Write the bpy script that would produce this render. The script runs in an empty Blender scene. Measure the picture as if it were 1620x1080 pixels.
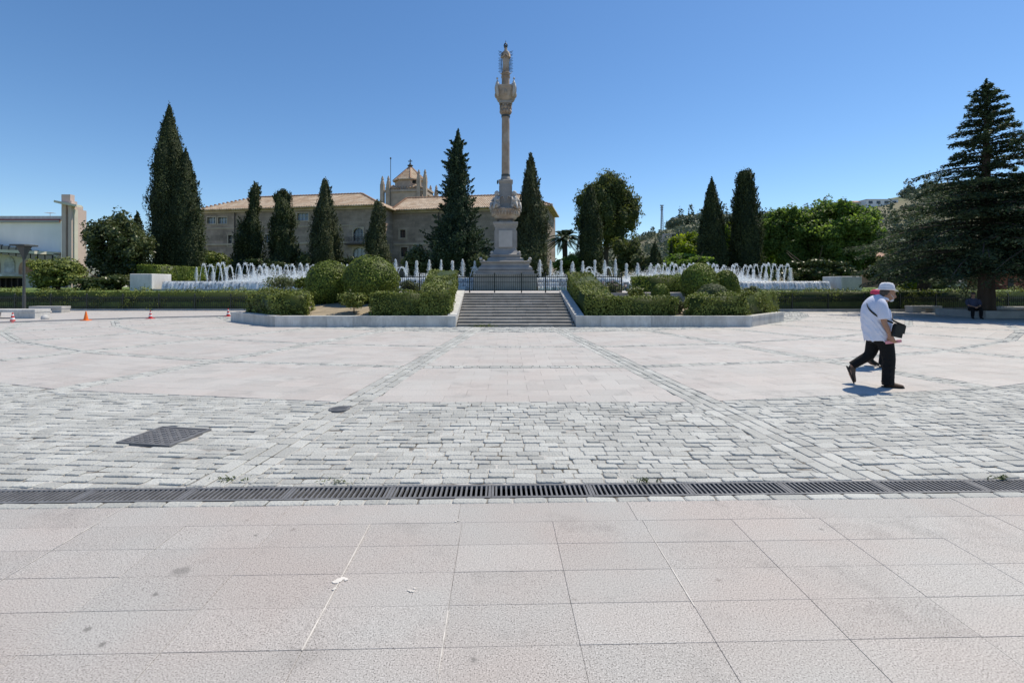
import bpy, math, random
import numpy as np
from mathutils import Vector, Matrix, Quaternion

scene = bpy.context.scene
COL = scene.collection
R = math.radians
random.seed(7)

# ------------------------------------------------------------------ camera, sky, sun, exposure
F_PX, HOR, PPX, EYE = 765.0, 450.0, 810.0, 1.65
cam_d = bpy.data.cameras.new('camera')
cam = bpy.data.objects.new('camera', cam_d)
COL.objects.link(cam)
cam.location = (0, 0, EYE)
cam.rotation_euler = (R(90), 0, 0)
cam_d.sensor_width = 36.0
cam_d.lens = F_PX / 1620.0 * 36.0
cam_d.shift_y = -90.0 / 1620.0
cam_d.clip_start = 0.05
cam_d.clip_end = 6000
scene.camera = cam

SUN_EL, SUN_AZ = 60.0, 55.0            # azimuth from +Y towards +X
world = bpy.data.worlds.new("World")
scene.world = world
world.use_nodes = True
wn = world.node_tree.nodes
wl = world.node_tree.links
wn.clear()
sky = wn.new('ShaderNodeTexSky')
sky.sky_type = 'NISHITA'
sky.sun_disc = False
sky.sun_elevation = R(SUN_EL)
sky.sun_rotation = R(SUN_AZ)
sky.altitude = 700
sky.air_density = 1.0
sky.dust_density = 0.25
sky.ozone_density = 3.2
bg = wn.new('ShaderNodeBackground')
bg.inputs[1].default_value = 0.145
wo = wn.new('ShaderNodeOutputWorld')
hsv = wn.new('ShaderNodeHueSaturation')
hsv.inputs['Saturation'].default_value = 1.16
wl.new(sky.outputs[0], hsv.inputs['Color'])
wl.new(hsv.outputs[0], bg.inputs[0])
wl.new(bg.outputs[0], wo.inputs[0])

sd = bpy.data.lights.new('sun', 'SUN')
sd.energy = 4.8
sd.angle = R(0.53)
sd.color = (1.0, 0.91, 0.75)
sun = bpy.data.objects.new('sun', sd)
COL.objects.link(sun)
SDIR = Vector((math.sin(R(SUN_AZ)) * math.cos(R(SUN_EL)), math.cos(R(SUN_AZ)) * math.cos(R(SUN_EL)), math.sin(R(SUN_EL))))
sun.rotation_euler = SDIR.to_track_quat('Z', 'Y').to_euler()
sun.location = (40, 30, 60)

scene.view_settings.view_transform = 'Standard'
scene.view_settings.look = 'None'
scene.view_settings.exposure = 0.0
scene.view_settings.gamma = 1.0
scene.render.engine = 'CYCLES'
scene.cycles.max_bounces = 6
scene.cycles.transparent_max_bounces = 12


# ------------------------------------------------------------------ helpers
def at(px, py, D):
    return Vector(((px - PPX) * D / F_PX, D, EYE + (HOR - py) * D / F_PX))


def gnd(px, py):
    D = EYE * F_PX / (py - HOR)
    return Vector(((px - PPX) * D / F_PX, D, 0.0))


WLOC = {}


def tag(o, label=None, cat=None, group=None, kind=None):
    if label: o['label'] = label
    if cat: o['category'] = cat
    if group: o['group'] = group
    if kind: o['kind'] = kind
    return o


def thing(name, label, cat, loc, group=None):
    o = bpy.data.objects.new(name, None)
    o.empty_display_size = 0.3
    COL.objects.link(o)
    o.location = loc
    WLOC[o.name] = Vector(loc)
    return tag(o, label, cat, group)


def link_mesh(name, me, mat, parent=None, origin=None):
    o = bpy.data.objects.new(name, me)
    COL.objects.link(o)
    if mat is not None:
        me.materials.append(mat)
    if parent is not None:
        o.parent = parent
        WLOC[o.name] = WLOC.get(parent.name, Vector((0, 0, 0)))
    else:
        o.location = origin if origin is not None else (0, 0, 0)
        WLOC[o.name] = Vector(o.location)
    return o


def np_mesh(name, V, Q, tint, mat, parent=None, origin=None, smooth=False):
    """V (n,3) world coordinates, Q (m,4) quads, tint (m,)"""
    V = np.asarray(V, dtype=np.float32)
    off = Vector((0, 0, 0))
    if parent is not None:
        off = WLOC.get(parent.name, off)
    elif origin is not None:
        off = Vector(origin)
    V = V - np.array(off, dtype=np.float32)
    me = bpy.data.meshes.new(name)
    m = len(Q)
    me.vertices.add(len(V))
    me.vertices.foreach_set('co', V.ravel())
    me.loops.add(m * 4)
    me.loops.foreach_set('vertex_index', np.asarray(Q, dtype=np.int32).ravel())
    me.polygons.add(m)
    me.polygons.foreach_set('loop_start', np.arange(m, dtype=np.int32) * 4)
    me.polygons.foreach_set('loop_total', np.full(m, 4, dtype=np.int32))
    me.update(calc_edges=True)
    a = me.attributes.new('tint', 'FLOAT', 'FACE')
    a.data.foreach_set('value', np.asarray(tint, dtype=np.float32))
    if smooth:
        me.polygons.foreach_set('use_smooth', np.ones(m, dtype=bool))
    return link_mesh(name, me, mat, parent, origin)


class MB:
    def __init__(s):
        s.v = []; s.f = []; s.t = []

    def add(s, vs, fs, tint=0.5):
        b = len(s.v)
        s.v.extend([tuple(v) for v in vs])
        for f in fs:
            s.f.append(tuple(b + i for i in f)); s.t.append(tint)
        return s

    def hexa(s, b4, t4, tint=0.5):
        s.add(list(b4) + list(t4), [(3, 2, 1, 0), (4, 5, 6, 7), (0, 1, 5, 4), (1, 2, 6, 5), (2, 3, 7, 6), (3, 0, 4, 7)], tint)
        return s

    def box(s, x0, x1, y0, y1, z0, z1, tint=0.5, bev=0.0):
        if bev > 0:
            b = bev
            s.prism([(x0 + b, y0), (x1 - b, y0), (x1, y0 + b), (x1, y1 - b), (x1 - b, y1), (x0 + b, y1), (x0, y1 - b), (x0, y0 + b)], z0, z1 - b, tint, top=False)
            lo = [(x0 + b, y0), (x1 - b, y0), (x1, y0 + b), (x1, y1 - b), (x1 - b, y1), (x0 + b, y1), (x0, y1 - b), (x0, y0 + b)]
            hi = [(x0 + b, y0 + b), (x1 - b, y0 + b), (x1 - b, y0 + b), (x1 - b, y1 - b), (x1 - b, y1 - b), (x0 + b, y1 - b), (x0 + b, y1 - b), (x0 + b, y0 + b)]
            vs = [(p[0], p[1], z1 - b) for p in lo] + [(p[0], p[1], z1) for p in hi]
            s.add(vs, [(i, (i + 1) % 8, 8 + (i + 1) % 8, 8 + i) for i in range(8)], tint)
            s.add([(x0 + b, y0 + b, z1), (x1 - b, y0 + b, z1), (x1 - b, y1 - b, z1), (x0 + b, y1 - b, z1)], [(0, 1, 2, 3)], tint)
            return s
        return s.hexa([(x0, y0, z0), (x1, y0, z0), (x1, y1, z0), (x0, y1, z0)], [(x0, y0, z1), (x1, y0, z1), (x1, y1, z1), (x0, y1, z1)], tint)

    def obox(s, M, x0, x1, y0, y1, z0, z1, tint=0.5):
        c = [(x0, y0, z0), (x1, y0, z0), (x1, y1, z0), (x0, y1, z0), (x0, y0, z1), (x1, y0, z1), (x1, y1, z1), (x0, y1, z1)]
        c = [M(*p) for p in c]
        return s.hexa(c[:4], c[4:], tint)

    def prism(s, poly, z0, z1, tint=0.5, top=True):
        n = len(poly)
        vs = [(p[0], p[1], z0) for p in poly] + [(p[0], p[1], z1) for p in poly]
        fs = [(i, (i + 1) % n, n + (i + 1) % n, n + i) for i in range(n)] + [tuple(range(n - 1, -1, -1))]
        if top: fs.append(tuple(range(n, 2 * n)))
        return s.add(vs, fs, tint)

    def lathe(s, prof, c=(0, 0, 0), n=20, tint=0.5, sx=1.0, sy=1.0, cap=True, rot=0.0):
        vs = []; m = len(prof)
        for r, z in prof:
            for k in range(n):
                a = 2 * math.pi * k / n + rot
                vs.append((c[0] + r * sx * math.cos(a), c[1] + r * sy * math.sin(a), c[2] + z))
        fs = []
        for j in range(m - 1):
            for k in range(n):
                k2 = (k + 1) % n
                fs.append((j * n + k, j * n + k2, (j + 1) * n + k2, (j + 1) * n + k))
        if cap:
            fs.append(tuple(range(n - 1, -1, -1))); fs.append(tuple((m - 1) * n + k for k in range(n)))
        return s.add(vs, fs, tint)

    def tube(s, pts, rad, n=8, tint=0.5, ry=None, side=None, cap=True):
        pts = [Vector(p) for p in pts]
        m = len(pts)
        if not hasattr(rad, '__len__'): rad = [rad] * m
        if ry is None: ry = rad
        vs = []
        prevS = None
        for i, p in enumerate(pts):
            T = (pts[min(i + 1, m - 1)] - pts[max(i - 1, 0)]).normalized()
            if side is not None: S = Vector(side)
            elif prevS is not None: S = prevS
            else: S = Vector((1, 0, 0)) if abs(T.x) < 0.8 else Vector((0, 1, 0))
            S = (S - S.dot(T) * T)
            if S.length < 1e-5: S = T.orthogonal()
            S.normalize(); prevS = S
            Fv = T.cross(S)
            for k in range(n):
                a = 2 * math.pi * k / n
                vs.append(p + S * rad[i] * math.cos(a) + Fv * ry[i] * math.sin(a))
        fs = []
        for j in range(m - 1):
            for k in range(n):
                k2 = (k + 1) % n
                fs.append((j * n + k, j * n + k2, (j + 1) * n + k2, (j + 1) * n + k))
        if cap:
            fs.append(tuple(range(n - 1, -1, -1))); fs.append(tuple((m - 1) * n + k for k in range(n)))
        return s.add(vs, fs, tint)

    def ell(s, c, rx, ry, rz, nu=16, nv=10, tint=0.5, M=None):
        vs = []; 
        for j in range(nv + 1):
            ph = -math.pi / 2 + math.pi * j / nv
            for k in range(nu):
                a = 2 * math.pi * k / nu
                p = Vector((rx * math.cos(ph) * math.cos(a), ry * math.cos(ph) * math.sin(a), rz * math.sin(ph)))
                if M is not None: p = M @ p
                vs.append(Vector(c) + p)
        fs = []
        for j in range(nv):
            for k in range(nu):
                k2 = (k + 1) % nu
                fs.append((j * nu + k, j * nu + k2, (j + 1) * nu + k2, (j + 1) * nu + k))
        return s.add(vs, fs, tint)

    def build(s, name, mat, parent=None, origin=None, smooth=False):
        off = Vector((0, 0, 0))
        if parent is not None: off = WLOC.get(parent.name, off)
        elif origin is not None: off = Vector(origin)
        me = bpy.data.meshes.new(name)
        me.from_pydata([(v[0] - off.x, v[1] - off.y, v[2] - off.z) for v in s.v], [], s.f)
        a = me.attributes.new('tint', 'FLOAT', 'FACE')
        a.data.foreach_set('value', s.t)
        if smooth:
            me.polygons.foreach_set('use_smooth', [True] * len(me.polygons))
        me.update()
        return link_mesh(name, me, mat, parent, origin)


def children_of(o):
    return [c for c in COL.objects if c.parent == o]


def dup(o, loc=None, label=None, group=None, rz=None, scale=None, parent=None):
    c = o.copy()
    COL.objects.link(c)
    if loc is not None: c.location = loc
    if rz is not None: c.rotation_euler = (0, 0, rz)
    if scale is not None: c.scale = scale
    if label: c['label'] = label
    if group: c['group'] = group
    if parent is not None: c.parent = parent
    for ch in children_of(o):
        dup(ch, parent=c)
    return c


# ------------------------------------------------------------------ materials
def M(name, col, rough=0.8, tint=0.0, var=0.0, nscale=3.0, bump=0.0, bscale=20.0, spec=0.3, stretch=(1, 1, 1), col2=None, metal=0.0, var2=0.0, nscale2=40.0):
    m = bpy.data.materials.new(name)
    m.use_nodes = True
    nt = m.node_tree; N = nt.nodes; L = nt.links
    bs = N['Principled BSDF']
    bs.inputs['Roughness'].default_value = rough
    bs.inputs['Specular IOR Level'].default_value = spec
    bs.inputs['Metallic'].default_value = metal
    tc = N.new('ShaderNodeTexCoord')
    mp = N.new('ShaderNodeMapping')
    mp.inputs['Scale'].default_value = stretch
    L.new(tc.outputs['Object'], mp.inputs[0])
    cur = None
    base = N.new('ShaderNodeRGB'); base.outputs[0].default_value = (*col, 1)
    cur = base.outputs[0]
    if col2 is not None:
        nz = N.new('ShaderNodeTexNoise'); nz.inputs['Scale'].default_value = nscale * 0.5; nz.inputs['Detail'].default_value = 6
        L.new(mp.outputs[0], nz.inputs['Vector'])
        rp = N.new('ShaderNodeValToRGB'); rp.color_ramp.elements[0].position = 0.4; rp.color_ramp.elements[1].position = 0.62
        L.new(nz.outputs[0], rp.inputs[0])
        mx = N.new('ShaderNodeMixRGB'); L.new(rp.outputs[0], mx.inputs[0]); L.new(cur, mx.inputs[1]); mx.inputs[2].default_value = (*col2, 1)
        cur = mx.outputs[0]

    def mul(val_socket, amt):
        nonlocal cur
        mr = N.new('ShaderNodeMapRange')
        mr.inputs['To Min'].default_value = 1 - amt; mr.inputs['To Max'].default_value = 1 + amt
        L.new(val_socket, mr.inputs['Value'])
        vm = N.new('ShaderNodeVectorMath'); vm.operation = 'SCALE'
        L.new(cur, vm.inputs[0]); L.new(mr.outputs[0], vm.inputs['Scale'])
        cur = vm.outputs[0]

    def noise(sc, det=5):
        nz = N.new('ShaderNodeTexNoise'); nz.inputs['Scale'].default_value = sc; nz.inputs['Detail'].default_value = det
        L.new(mp.outputs[0], nz.inputs['Vector'])
        return nz.outputs[0]
    if var:
        mul(noise(nscale), var * 1.8)
    if var2:
        mul(noise(nscale2, 3), var2 * 1.8)
    if tint:
        at_ = N.new('ShaderNodeAttribute'); at_.attribute_name = 'tint'
        mul(at_.outputs['Fac'], tint)
    L.new(cur, bs.inputs['Base Color'])
    if bump:
        bn = N.new('ShaderNodeBump'); bn.inputs['Strength'].default_value = min(1.0, bump); bn.inputs['Distance'].default_value = 0.02
        L.new(noise(bscale, 6), bn.inputs['Height'])
        L.new(bn.outputs[0], bs.inputs['Normal'])
    return m


def leaf_mat(name, c1, c2, trans=0.3, rough=0.55):
    m = bpy.data.materials.new(name)
    m.use_nodes = True
    nt = m.node_tree; N = nt.nodes; L = nt.links
    bs = N['Principled BSDF']
    bs.inputs['Roughness'].default_value = rough
    bs.inputs['Specular IOR Level'].default_value = 0.25
    a = N.new('ShaderNodeAttribute'); a.attribute_name = 'tint'
    rp = N.new('ShaderNodeValToRGB')
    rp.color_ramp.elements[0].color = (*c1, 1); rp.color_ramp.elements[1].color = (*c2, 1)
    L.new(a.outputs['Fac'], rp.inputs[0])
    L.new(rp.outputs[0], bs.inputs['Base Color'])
    tr = N.new('ShaderNodeBsdfTranslucent')
    hs = N.new('ShaderNodeHueSaturation'); hs.inputs['Saturation'].default_value = 1.15; hs.inputs['Value'].default_value = 1.3
    L.new(rp.outputs[0], hs.inputs['Color']); L.new(hs.outputs[0], tr.inputs[0])
    mx = N.new('ShaderNodeMixShader'); mx.inputs[0].default_value = trans
    L.new(bs.outputs[0], mx.inputs[1]); L.new(tr.outputs[0], mx.inputs[2])
    L.new(mx.outputs[0], N['Material Output'].inputs[0])
    return m


def granite_mat(name, c_lo, c_mid, c_hi, pink, speck=150.0, tint=0.06, stain=0.15, spots=()):
    m = bpy.data.materials.new(name)
    m.use_nodes = True
    nt = m.node_tree; N = nt.nodes; L = nt.links
    bs = N['Principled BSDF']; bs.inputs['Roughness'].default_value = 0.62; bs.inputs['Specular IOR Level'].default_value = 0.3
    tc = N.new('ShaderNodeTexCoord')

    def noise(sc, det, rough=0.5):
        nz = N.new('ShaderNodeTexNoise'); nz.inputs['Scale'].default_value = sc; nz.inputs['Detail'].default_value = det
        nz.inputs['Roughness'].default_value = rough
        L.new(tc.outputs['Object'], nz.inputs['Vector']); return nz.outputs[0]

    def ramp(src, stops):
        rp = N.new('ShaderNodeValToRGB')
        e = rp.color_ramp.elements
        e[0].position = stops[0][0]; e[0].color = (*stops[0][1], 1)
        e[1].position = stops[-1][0]; e[1].color = (*stops[-1][1], 1)
        for p, c in stops[1:-1]:
            q = e.new(p); q.color = (*c, 1)
        L.new(src, rp.inputs[0]); return rp.outputs[0]
    sp = ramp(noise(speck, 4, 0.7), [(0.38, c_lo), (0.45, c_mid), (0.54, c_mid), (0.63, c_hi)])
    pk = N.new('ShaderNodeMixRGB'); pk.blend_type = 'MULTIPLY'
    pr = ramp(noise(0.9, 3), [(0.38, (0, 0, 0)), (0.62, (1, 1, 1))])
    L.new(pr, pk.inputs[0]); L.new(sp, pk.inputs[1]); pk.inputs[2].default_value = (*pink, 1)
    st = N.new('ShaderNodeMixRGB'); st.blend_type = 'MULTIPLY'
    sr = ramp(noise(1.7, 8, 0.65), [(0.55, (0, 0, 0)), (0.78, (1, 1, 1))])
    L.new(sr, st.inputs[0]); L.new(pk.outputs[0], st.inputs[1]); st.inputs[2].default_value = (1 - stain * 2, 1 - stain * 2, 1 - stain * 2, 1)
    # scattered spots of dirt and gum
    vo = N.new('ShaderNodeTexVoronoi'); vo.inputs['Scale'].default_value = 2.3
    L.new(tc.outputs['Object'], vo.inputs['Vector'])
    sv = ramp(vo.outputs['Distance'], [(0.02, (1, 1, 1)), (0.055, (0, 0, 0))])
    s2 = N.new('ShaderNodeMixRGB'); s2.blend_type = 'MULTIPLY'
    L.new(sv, s2.inputs[0]); L.new(st.outputs[0], s2.inputs[1]); s2.inputs[2].default_value = (0.72, 0.71, 0.70, 1)
    for (sx_, sy_, rr_, dk) in spots:      # spills with a ragged outline
        nz = N.new('ShaderNodeTexNoise'); nz.inputs['Scale'].default_value = 9; nz.inputs['Detail'].default_value = 6
        L.new(tc.outputs['Object'], nz.inputs['Vector'])
        mx_ = N.new('ShaderNodeVectorMath'); mx_.operation = 'MULTIPLY_ADD'; mx_.inputs[1].default_value = (rr_ * 2.6,) * 3; mx_.inputs[2].default_value = (-rr_ * 1.3,) * 3
        L.new(nz.outputs[1], mx_.inputs[0])
        ad = N.new('ShaderNodeVectorMath'); L.new(mx_.outputs[0], ad.inputs[0]); L.new(tc.outputs['Object'], ad.inputs[1])
        ds = N.new('ShaderNodeVectorMath'); ds.operation = 'DISTANCE'; L.new(ad.outputs[0], ds.inputs[0]); ds.inputs[1].default_value = (sx_, sy_, 0)
        q = ramp(ds.outputs['Value'], [(rr_ * .5, (dk, dk, dk)), (rr_ * 1.1, (0, 0, 0))])
        m_ = N.new('ShaderNodeMixRGB'); L.new(q, m_.inputs[0]); L.new(s2.outputs[0], m_.inputs[1]); m_.inputs[2].default_value = (0.14, 0.135, 0.125, 1)
        s2 = m_
    at_ = N.new('ShaderNodeAttribute'); at_.attribute_name = 'tint'
    mr = N.new('ShaderNodeMapRange'); mr.inputs['To Min'].default_value = 1 - tint; mr.inputs['To Max'].default_value = 1 + tint
    L.new(at_.outputs['Fac'], mr.inputs['Value'])
    vm = N.new('ShaderNodeVectorMath'); vm.operation = 'SCALE'
    L.new(s2.outputs[0], vm.inputs[0]); L.new(mr.outputs[0], vm.inputs['Scale'])
    L.new(vm.outputs[0], bs.inputs['Base Color'])
    bn = N.new('ShaderNodeBump'); bn.inputs['Strength'].default_value = 0.10; bn.inputs['Distance'].default_value = 0.004
    L.new(noise(speck * 0.8, 4, 0.7), bn.inputs['Height']); L.new(bn.outputs[0], bs.inputs['Normal'])
    return m


def water_curtain_mat(name):
    m = bpy.data.materials.new(name)
    m.use_nodes = True
    nt = m.node_tree; N = nt.nodes; L = nt.links
    bs = N['Principled BSDF']; bs.inputs['Roughness'].default_value = 0.25
    tc = N.new('ShaderNodeTexCoord'); mp = N.new('ShaderNodeMapping'); mp.inputs['Scale'].default_value = (7, 7, 1.6)
    L.new(tc.outputs['Object'], mp.inputs[0])
    nz = N.new('ShaderNodeTexNoise'); nz.inputs['Scale'].default_value = 1.0; nz.inputs['Detail'].default_value = 8; nz.inputs['Roughness'].default_value = 0.7
    L.new(mp.outputs[0], nz.inputs['Vector'])
    rp = N.new('ShaderNodeValToRGB')
    rp.color_ramp.elements[0].position = 0.36; rp.color_ramp.elements[0].color = (0.16, 0.19, 0.21, 1)
    rp.color_ramp.elements[1].position = 0.52; rp.color_ramp.elements[1].color = (0.88, 0.92, 0.95, 1)
    L.new(nz.outputs[0], rp.inputs[0]); L.new(rp.outputs[0], bs.inputs['Base Color'])
    bn = N.new('ShaderNodeBump'); bn.inputs['Strength'].default_value = 0.8; bn.inputs['Distance'].default_value = 0.08
    L.new(nz.outputs[0], bn.inputs['Height']); L.new(bn.outputs[0], bs.inputs['Normal'])
    tr = N.new('ShaderNodeBsdfTranslucent'); L.new(rp.outputs[0], tr.inputs[0])
    mx = N.new('ShaderNodeMixShader'); mx.inputs[0].default_value = 0.35
    L.new(bs.outputs[0], mx.inputs[1]); L.new(tr.outputs[0], mx.inputs[2]); L.new(mx.outputs[0], N['Material Output'].inputs[0])
    return m


def spray_mat(name, alpha=0.8):
    m = bpy.data.materials.new(name)
    m.use_nodes = True
    nt = m.node_tree; N = nt.nodes; L = nt.links
    N.remove(N['Principled BSDF'])
    d = N.new('ShaderNodeBsdfDiffuse'); d.inputs[0].default_value = (0.9, 0.93, 0.96, 1)
    t = N.new('ShaderNodeBsdfTranslucent'); t.inputs[0].default_value = (0.92, 0.95, 0.97, 1)
    mx = N.new('ShaderNodeMixShader'); mx.inputs[0].default_value = 0.5
    L.new(d.outputs[0], mx.inputs[1]); L.new(t.outputs[0], mx.inputs[2])
    tp = N.new('ShaderNodeBsdfTransparent')
    m2 = N.new('ShaderNodeMixShader'); m2.inputs[0].default_value = alpha
    L.new(tp.outputs[0], m2.inputs[1]); L.new(mx.outputs[0], m2.inputs[2])
    L.new(m2.outputs[0], N['Material Output'].inputs[0])
    return m


def tile_mat(name, c1, c2, ang):
    """clay roof tiles: rows of half-round tiles as bump and tone bands"""
    m = M(name, c1, rough=0.85, var=0.22, nscale=1.2, col2=c2, var2=0.2, nscale2=7.0)
    nt = m.node_tree; N = nt.nodes; L = nt.links
    bs = N['Principled BSDF']
    tc = N.new('ShaderNodeTexCoord'); mp = N.new('ShaderNodeMapping'); mp.inputs['Rotation'].default_value = (0, 0, ang)
    L.new(tc.outputs['Object'], mp.inputs[0])
    wv = N.new('ShaderNodeTexWave'); wv.inputs['Scale'].default_value = 1.0; wv.inputs['Distortion'].default_value = 0.6
    wv.inputs['Detail Scale'].default_value = 2.0
    wv.bands_direction = 'X'
    L.new(mp.outputs[0], wv.inputs[0])
    bn = N.new('ShaderNodeBump'); bn.inputs['Strength'].default_value = 1.0; bn.inputs['Distance'].default_value = 0.15
    L.new(wv.outputs[1], bn.inputs['Height']); L.new(bn.outputs[0], bs.inputs['Normal'])
    return m


def masonry_mat(name, c1, c2, mortar, sx, sy, ang=0.0, bumpd=0.03):
    """coursed stone blocks; the wall's long axis is rotated by ang about z"""
    m = bpy.data.materials.new(name)
    m.use_nodes = True
    nt = m.node_tree; N = nt.nodes; L = nt.links
    bs = N['Principled BSDF']; bs.inputs['Roughness'].default_value = 0.9; bs.inputs['Specular IOR Level'].default_value = 0.2
    tc = N.new('ShaderNodeTexCoord'); mp = N.new('ShaderNodeMapping'); mp.vector_type = 'POINT'
    mp.inputs['Rotation'].default_value = (R(-90), 0, 0)
    m0 = N.new('ShaderNodeMapping'); m0.inputs['Rotation'].default_value = (0, 0, -ang)
    L.new(tc.outputs['Object'], m0.inputs[0]); L.new(m0.outputs[0], mp.inputs[0])
    br = N.new('ShaderNodeTexBrick'); br.inputs['Scale'].default_value = 1.0
    br.inputs['Brick Width'].default_value = sx; br.inputs['Row Height'].default_value = sy
    br.inputs['Mortar Size'].default_value = 0.012; br.inputs['Mortar Smooth'].default_value = 0.4
    br.inputs['Color1'].default_value = (*c1, 1); br.inputs['Color2'].default_value = (*c2, 1); br.inputs['Mortar'].default_value = (*mortar, 1)
    L.new(mp.outputs[0], br.inputs[0])
    nz = N.new('ShaderNodeTexNoise'); nz.inputs['Scale'].default_value = 0.45; nz.inputs['Detail'].default_value = 9; nz.inputs['Roughness'].default_value = 0.68
    L.new(tc.outputs['Object'], nz.inputs['Vector'])
    mr = N.new('ShaderNodeMapRange'); mr.inputs['From Min'].default_value = 0.3; mr.inputs['From Max'].default_value = 0.7; mr.inputs['To Min'].default_value = 0.62; mr.inputs['To Max'].default_value = 1.3
    L.new(nz.outputs[0], mr.inputs[0])
    vm = N.new('ShaderNodeVectorMath'); vm.operation = 'SCALE'; L.new(br.outputs[0], vm.inputs[0]); L.new(mr.outputs[0], vm.inputs['Scale'])
    L.new(vm.outputs[0], bs.inputs['Base Color'])
    n2 = N.new('ShaderNodeTexNoise'); n2.inputs['Scale'].default_value = 5; n2.inputs['Detail'].default_value = 6
    L.new(tc.outputs['Object'], n2.inputs['Vector'])
    bn = N.new('ShaderNodeBump'); bn.inputs['Strength'].default_value = 0.6; bn.inputs['Distance'].default_value = bumpd
    L.new(n2.outputs[0], bn.inputs['Height']); L.new(bn.outputs[0], bs.inputs['Normal'])
    return m


MT = {}
MT['slab'] = granite_mat('granite_slab', (0.11, 0.105, 0.10), (0.408, 0.394, 0.374), (0.61, 0.595, 0.575), (1.0, 0.935, 0.915), 140, 0.05, 0.15,
    spots=[(x, y, r_, k) for (x, y), r_, k in [(tuple(gnd(287, 902)[:2]), .055, .5), (tuple(gnd(246, 940)[:2]), .02, .7), (tuple(gnd(139, 995)[:2]), .02, .7), (tuple(gnd(162, 1019)[:2]), .02, .7), (tuple(gnd(750, 1042)[:2]), .016, .6), (tuple(gnd(405, 846)[:2]), .016, .7), (tuple(gnd(1300, 836)[:2]), .02, .6)]])
MT['field'] = granite_mat('granite_field', (0.25, 0.268, 0.258), (0.475, 0.455, 0.43), (0.57, 0.55, 0.53), (1.0, 0.96, 0.95), 60, 0.06, 0.17)
MT['sett'] = M('granite_sett', (0.425, 0.43, 0.41), 0.75, tint=0.15, var=0.16, nscale=1.2, bump=0.7, bscale=45, var2=0.10, nscale2=90)
MT['mortar'] = M('sandy_mortar', (0.52, 0.505, 0.48), 0.95, var=0.2, nscale=9, bump=0.4, bscale=80, col2=(0.09, 0.08, 0.065))  # dark noise patches paint in the shade of gaps where mortar is missing
MT['mortar_dark'] = M('dirty_mortar', (0.17, 0.16, 0.145), 0.95, var=0.35, nscale=3, bump=0.4, bscale=80)
MT['joint_white'] = M('white_mortar', (0.60, 0.57, 0.53), 0.9, var=0.25, nscale=9)
MT['iron'] = M('cast_iron', (0.15, 0.15, 0.155), 0.55, var=0.3, nscale=9, bump=0.3, bscale=60, spec=0.5)
MT['pit'] = M('dark_pit', (0.012, 0.012, 0.012), 0.95)
MT['earth'] = M('dry_ground', (0.22, 0.19, 0.13), 0.95, var=0.3, nscale=0.05, col2=(0.10, 0.12, 0.05))
MT['soil'] = M('dry_soil', (0.30, 0.25, 0.18), 0.95, var=0.35, nscale=2.0, bump=0.8, bscale=14)
MT['lawn'] = M('lawn', (0.10, 0.16, 0.035), 0.9, var=0.4, nscale=1.5, bump=0.8, bscale=30, col2=(0.15, 0.20, 0.05))
MT['wall_stone'] = M('pale_granite', (0.50, 0.495, 0.475), 0.7, var=0.24, nscale=3.4, bump=0.25, bscale=50, var2=0.12, nscale2=14, tint=0.12, stretch=(1, 1, .3))
MT['step'] = M('worn_step_stone', (0.30, 0.285, 0.265), 0.85, var=0.25, nscale=3.0, bump=0.3, bscale=30, tint=0.15)
MT['marble'] = M('grey_marble', (0.29, 0.275, 0.26), 0.6, var=0.22, nscale=1.4, bump=0.35, bscale=9, var2=0.10, nscale2=20)
MT['marble_warm'] = M('weathered_sandstone', (0.34, 0.255, 0.19), 0.75, var=0.3, nscale=2.2, bump=0.9, bscale=9, col2=(0.38, 0.315, 0.255))
MT['marble_pale'] = M('pale_marble', (0.43, 0.405, 0.38), 0.6, var=0.12, nscale=2, bump=0.2, bscale=12)
MT['bronze'] = M('dark_bronze', (0.05, 0.055, 0.05), 0.5, var=0.3, nscale=4, spec=0.5)
MT['fence'] = M('fence_paint', (0.018, 0.025, 0.022), 0.5, var=0.2, nscale=6, spec=0.4)
MT['lamp'] = M('lamp_paint', (0.07, 0.075, 0.075), 0.5, var=0.2, nscale=4)
MT['white_wall'] = M('white_render', (0.82, 0.81, 0.80), 0.85, var=0.08, nscale=0.8, stretch=(1, 1, .4), bump=0.1, bscale=20)
MT['white_wall2'] = M('grey_white_render', (0.62, 0.61, 0.59), 0.85, var=0.2, nscale=2.2, stretch=(1, 1, .3), var2=0.08, nscale2=12)
MT['water'] = M('pool_water', (0.22, 0.30, 0.33), 0.08, var=0.2, nscale=2, bump=0.5, bscale=6, spec=0.6)
MT['curtain'] = water_curtain_mat('falling_water')
MT['spray'] = spray_mat('water_spray', 0.62)
MT['mist'] = spray_mat('fine_mist', 0.6)
MT['trunk'] = M('bark', (0.085, 0.065, 0.05), 0.95, var=0.35, nscale=6, bump=1.0, bscale=25, stretch=(1, 1, 0.25))
MT['cypress'] = leaf_mat('cypress_leaf', (0.016, 0.029, 0.012), (0.105, 0.125, 0.048), 0.22, 0.7)
MT['cypress2'] = leaf_mat('olive_cypress_leaf', (0.030, 0.042, 0.020), (0.135, 0.145, 0.065), 0.18, 0.7)
MT['conifer'] = leaf_mat('conifer_leaf', (0.013, 0.030, 0.018), (0.070, 0.105, 0.05), 0.18, 0.7)
MT['cedar'] = leaf_mat('cedar_leaf', (0.020, 0.044, 0.024), (0.10, 0.135, 0.065), 0.25, 0.7)
MT['pine'] = leaf_mat('pine_leaf', (0.035, 0.055, 0.018), (0.19, 0.21, 0.065), 0.35, 0.7)
MT['box'] = leaf_mat('boxwood_leaf', (0.035, 0.060, 0.008), (0.27, 0.33, 0.055), 0.14)
MT['hedge'] = leaf_mat('hedge_leaf', (0.040, 0.062, 0.012), (0.28, 0.32, 0.075), 0.14)
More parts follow.
